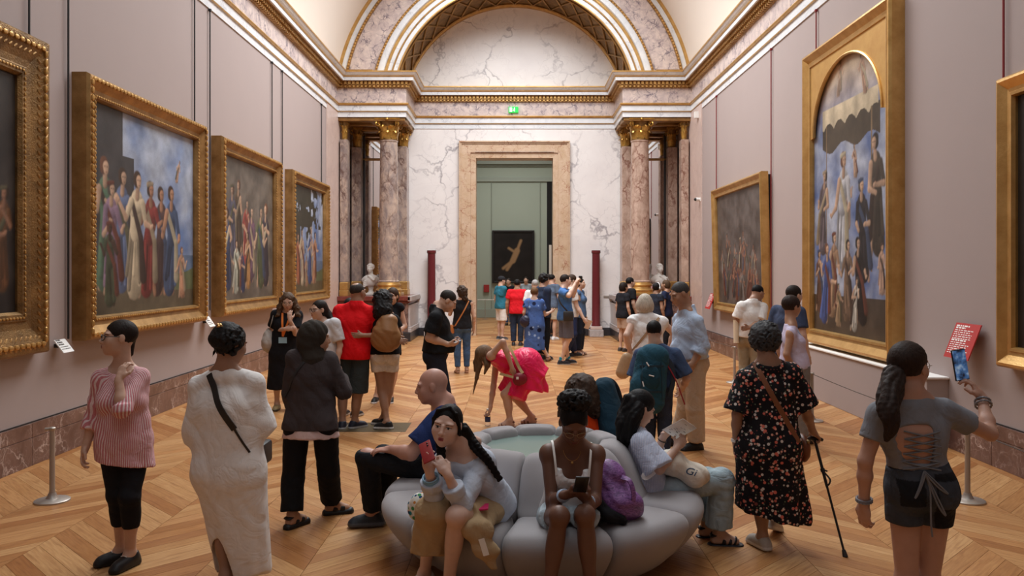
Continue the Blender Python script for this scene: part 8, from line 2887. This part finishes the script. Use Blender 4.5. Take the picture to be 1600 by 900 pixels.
c = P(822, 502, D - .06); b = F(C(38, 36, 58)); b.ell(c, (.13, .09, .13), None, .03); b.noise = folds(.008, 3, 20, 20); o = place(b.build('shoulder_bag', M['leather'], None, .014), c); tag(o, 'dark navy shoulder bag beside the long blue dress', 'bag')
m = MB(); ribbon(m, curve([c + V(.02, 0, .12), P(825, 482, D - .12), P(826, 470, D - .05), P(825, 480, D + .1), c + V(.0, .06, .1)]), V(-1, 0, 0), .025, .006); m.build('strap', plain('navy_strap', C(60, 50, 70), .6), o, True, origin=o.location)
# photographer in blue tee
D = 16.6
r, s = far_person(884, 569, D, 1.84, 70, 'man in blue tee, grey shorts and teal socks raising a camera', FAIR, DARKH, C(72, 112, 168), C(98, 98, 110), (C(38, 42, 50), C(200, 200, 200)), False, .75, .98, head=72, pitch=-8,
                  joints=dict(elR=(889, 462, -.25), wrR=(899, 443, -.12), elL=(895, 462, .18), wrL=(903, 441, .05), shR=(878, 456, -.16), shL=(884, 455, .18), neck=(881, 449, 0), head=(884, 438, 0)), hands={'R': dict(dir=(.5, .1, .9), palm=(.6, .3, .1), curl=.7), 'L': dict(dir=(.3, -.1, .9), palm=(.6, -.3, .1), curl=.7)}, glasses=True, feet_=dict(R=(877, -.05, .085, 80), L=(888, .15, .085, 70)))
S = F(C(40, 130, 150))
for a in 'LR': S.cone(s.j['an' + a] + V(0, 0, -.02), s.j['an' + a] + V(0, 0, .07), .046, .044, .01, capb=True)
S.build('sock', M['cloth'], r, .014)
c = P(907, 434, D - .03); m = MB(); m.bbox(tuple(c - V(.035, .055, .04)), tuple(c + V(.035, .055, .04)), .01); o = place(m.build('compact_camera', M['plastic_black']), c); tag(o, 'compact camera raised overhead by the man in blue tee', 'camera')
c = P(888, 494, D - .30); m = MB(); m.bbox(tuple(c - V(.10, .06, .10)), tuple(c + V(.10, .06, .10)), .025); o = place(m.build('camera_bag', M['rod_black'], None, True), c); tag(o, 'black camera bag hanging at the side of the blue tee man', 'bag')
m = MB(); ribbon(m, curve([P(885, 456, D + .05), P(873, 462, D - .12), P(876, 474, D - .24), c + V(-.02, -.0, .1)]), V(-.5, -1, 0), .03, .006); m.build('strap', M['rod_black'], o, True, origin=o.location)
far_person(893, 560, 17.9, 1.82, 80, 'man in white tee with brown hair and glasses behind the photographer', FAIR, BROWNH, C(226, 226, 226), C(46, 60, 100), (C(40, 40, 44), C(80, 80, 80)), False, .65, head=78, glasses=True, hair=dict(vol=.008),
           joints=dict(elR=(901, 478, -.2), wrR=(912, 498, -.25)), hands={'R': dict(dir=(.4, 0, -.6), palm=(.3, .6, -.4), curl=.4)}, feet_=dict(R=(884, .2), L=(897, .3)))
c = P(919, 507, 17.65); m = MB(); m.box((-.05, -.003, -.09), (.05, .003, .09), lambda p: tuple(c + V(p[0] + p[2] * .5, p[1], p[2] - .3 * p[0]))); o = place(m.build('leaflet', plain('tan_print', C(186, 150, 120), .6, noise=.3, nscale=60)), c); tag(o, 'tan leaflet in the lowered hand of the man in white tee', 'leaflet')
far_person(906, 556, 18.4, 1.74, 110, 'woman in denim blue blouse and dark jeans by the right porphyry column', LIGHT, DARKH, C(84, 112, 150), C(36, 44, 60), C(60, 36, 30), True, .3, sandal=True, topkw=dict(name='blouse'), hair=dict(low=-.06),
           joints=dict(elR=(905, 468, -.15), wrR=(898, 452, -.25)))
# people at the right pedestal
far_person(984, 549, 19.6, 1.74, 72, 'man in black tee standing sideways before the tan pedestal', LIGHT, BLACKH, C(26, 26, 30), C(196, 160, 130), (C(60, 56, 50), C(200, 200, 200)), False, .7, .9, hair=dict(vol=.004))
far_person(974, 552, 19.2, 1.62, 60, 'woman in black with long dark hair beside the black tee man', LIGHT, DARKH, C(30, 30, 36), C(180, 150, 128), (C(60, 50, 46), C(90, 90, 90)), True, .5, .8, hair=dict(low=-.07, vol=.01))
r, s = far_person(1026, 556, 18.6, 1.62, 60, 'woman with white headphones and dark ponytail by the tan pedestal', OLIVE, BLACKH, C(36, 40, 52), C(46, 48, 56), (C(60, 50, 46), C(90, 90, 90)), True, .4, hair=dict(low=-.05, vol=.01))
m = MB(); h0 = s.j['head']; m.tube([h0 + s.Rh[0] * .095 * cos(t) + s.Rh[2] * (.115 * sin(t) + .01) for t in np.linspace(0, pi, 13)], .012, 6); m.ball(h0 + s.Rh[0] * .09, (.02, .035, .04), 8, 6); m.ball(h0 - s.Rh[0] * .09, (.02, .035, .04), 8, 6); m.build('headphones', M['plastic_white'], r, True, origin=r.location)
far_person(1041, 552, 19.4, 1.68, 300, 'auburn haired woman in off shoulder navy top by the tan pedestal', TAN, MIDH, C(34, 42, 70), C(40, 42, 50), (C(60, 50, 46), C(90, 90, 90)), True, .5, topkw=dict(neck=.13), hair=dict(low=-.06))

make_bust(-4.02, 22.75, ZP, pi + .25, 'white marble bust with draped shoulders on the left pedestal, before its mirror')
make_bust(4.06, 22.75, ZP, pi - .2, 'white marble bust with draped shoulders on the right pedestal, before its mirror')
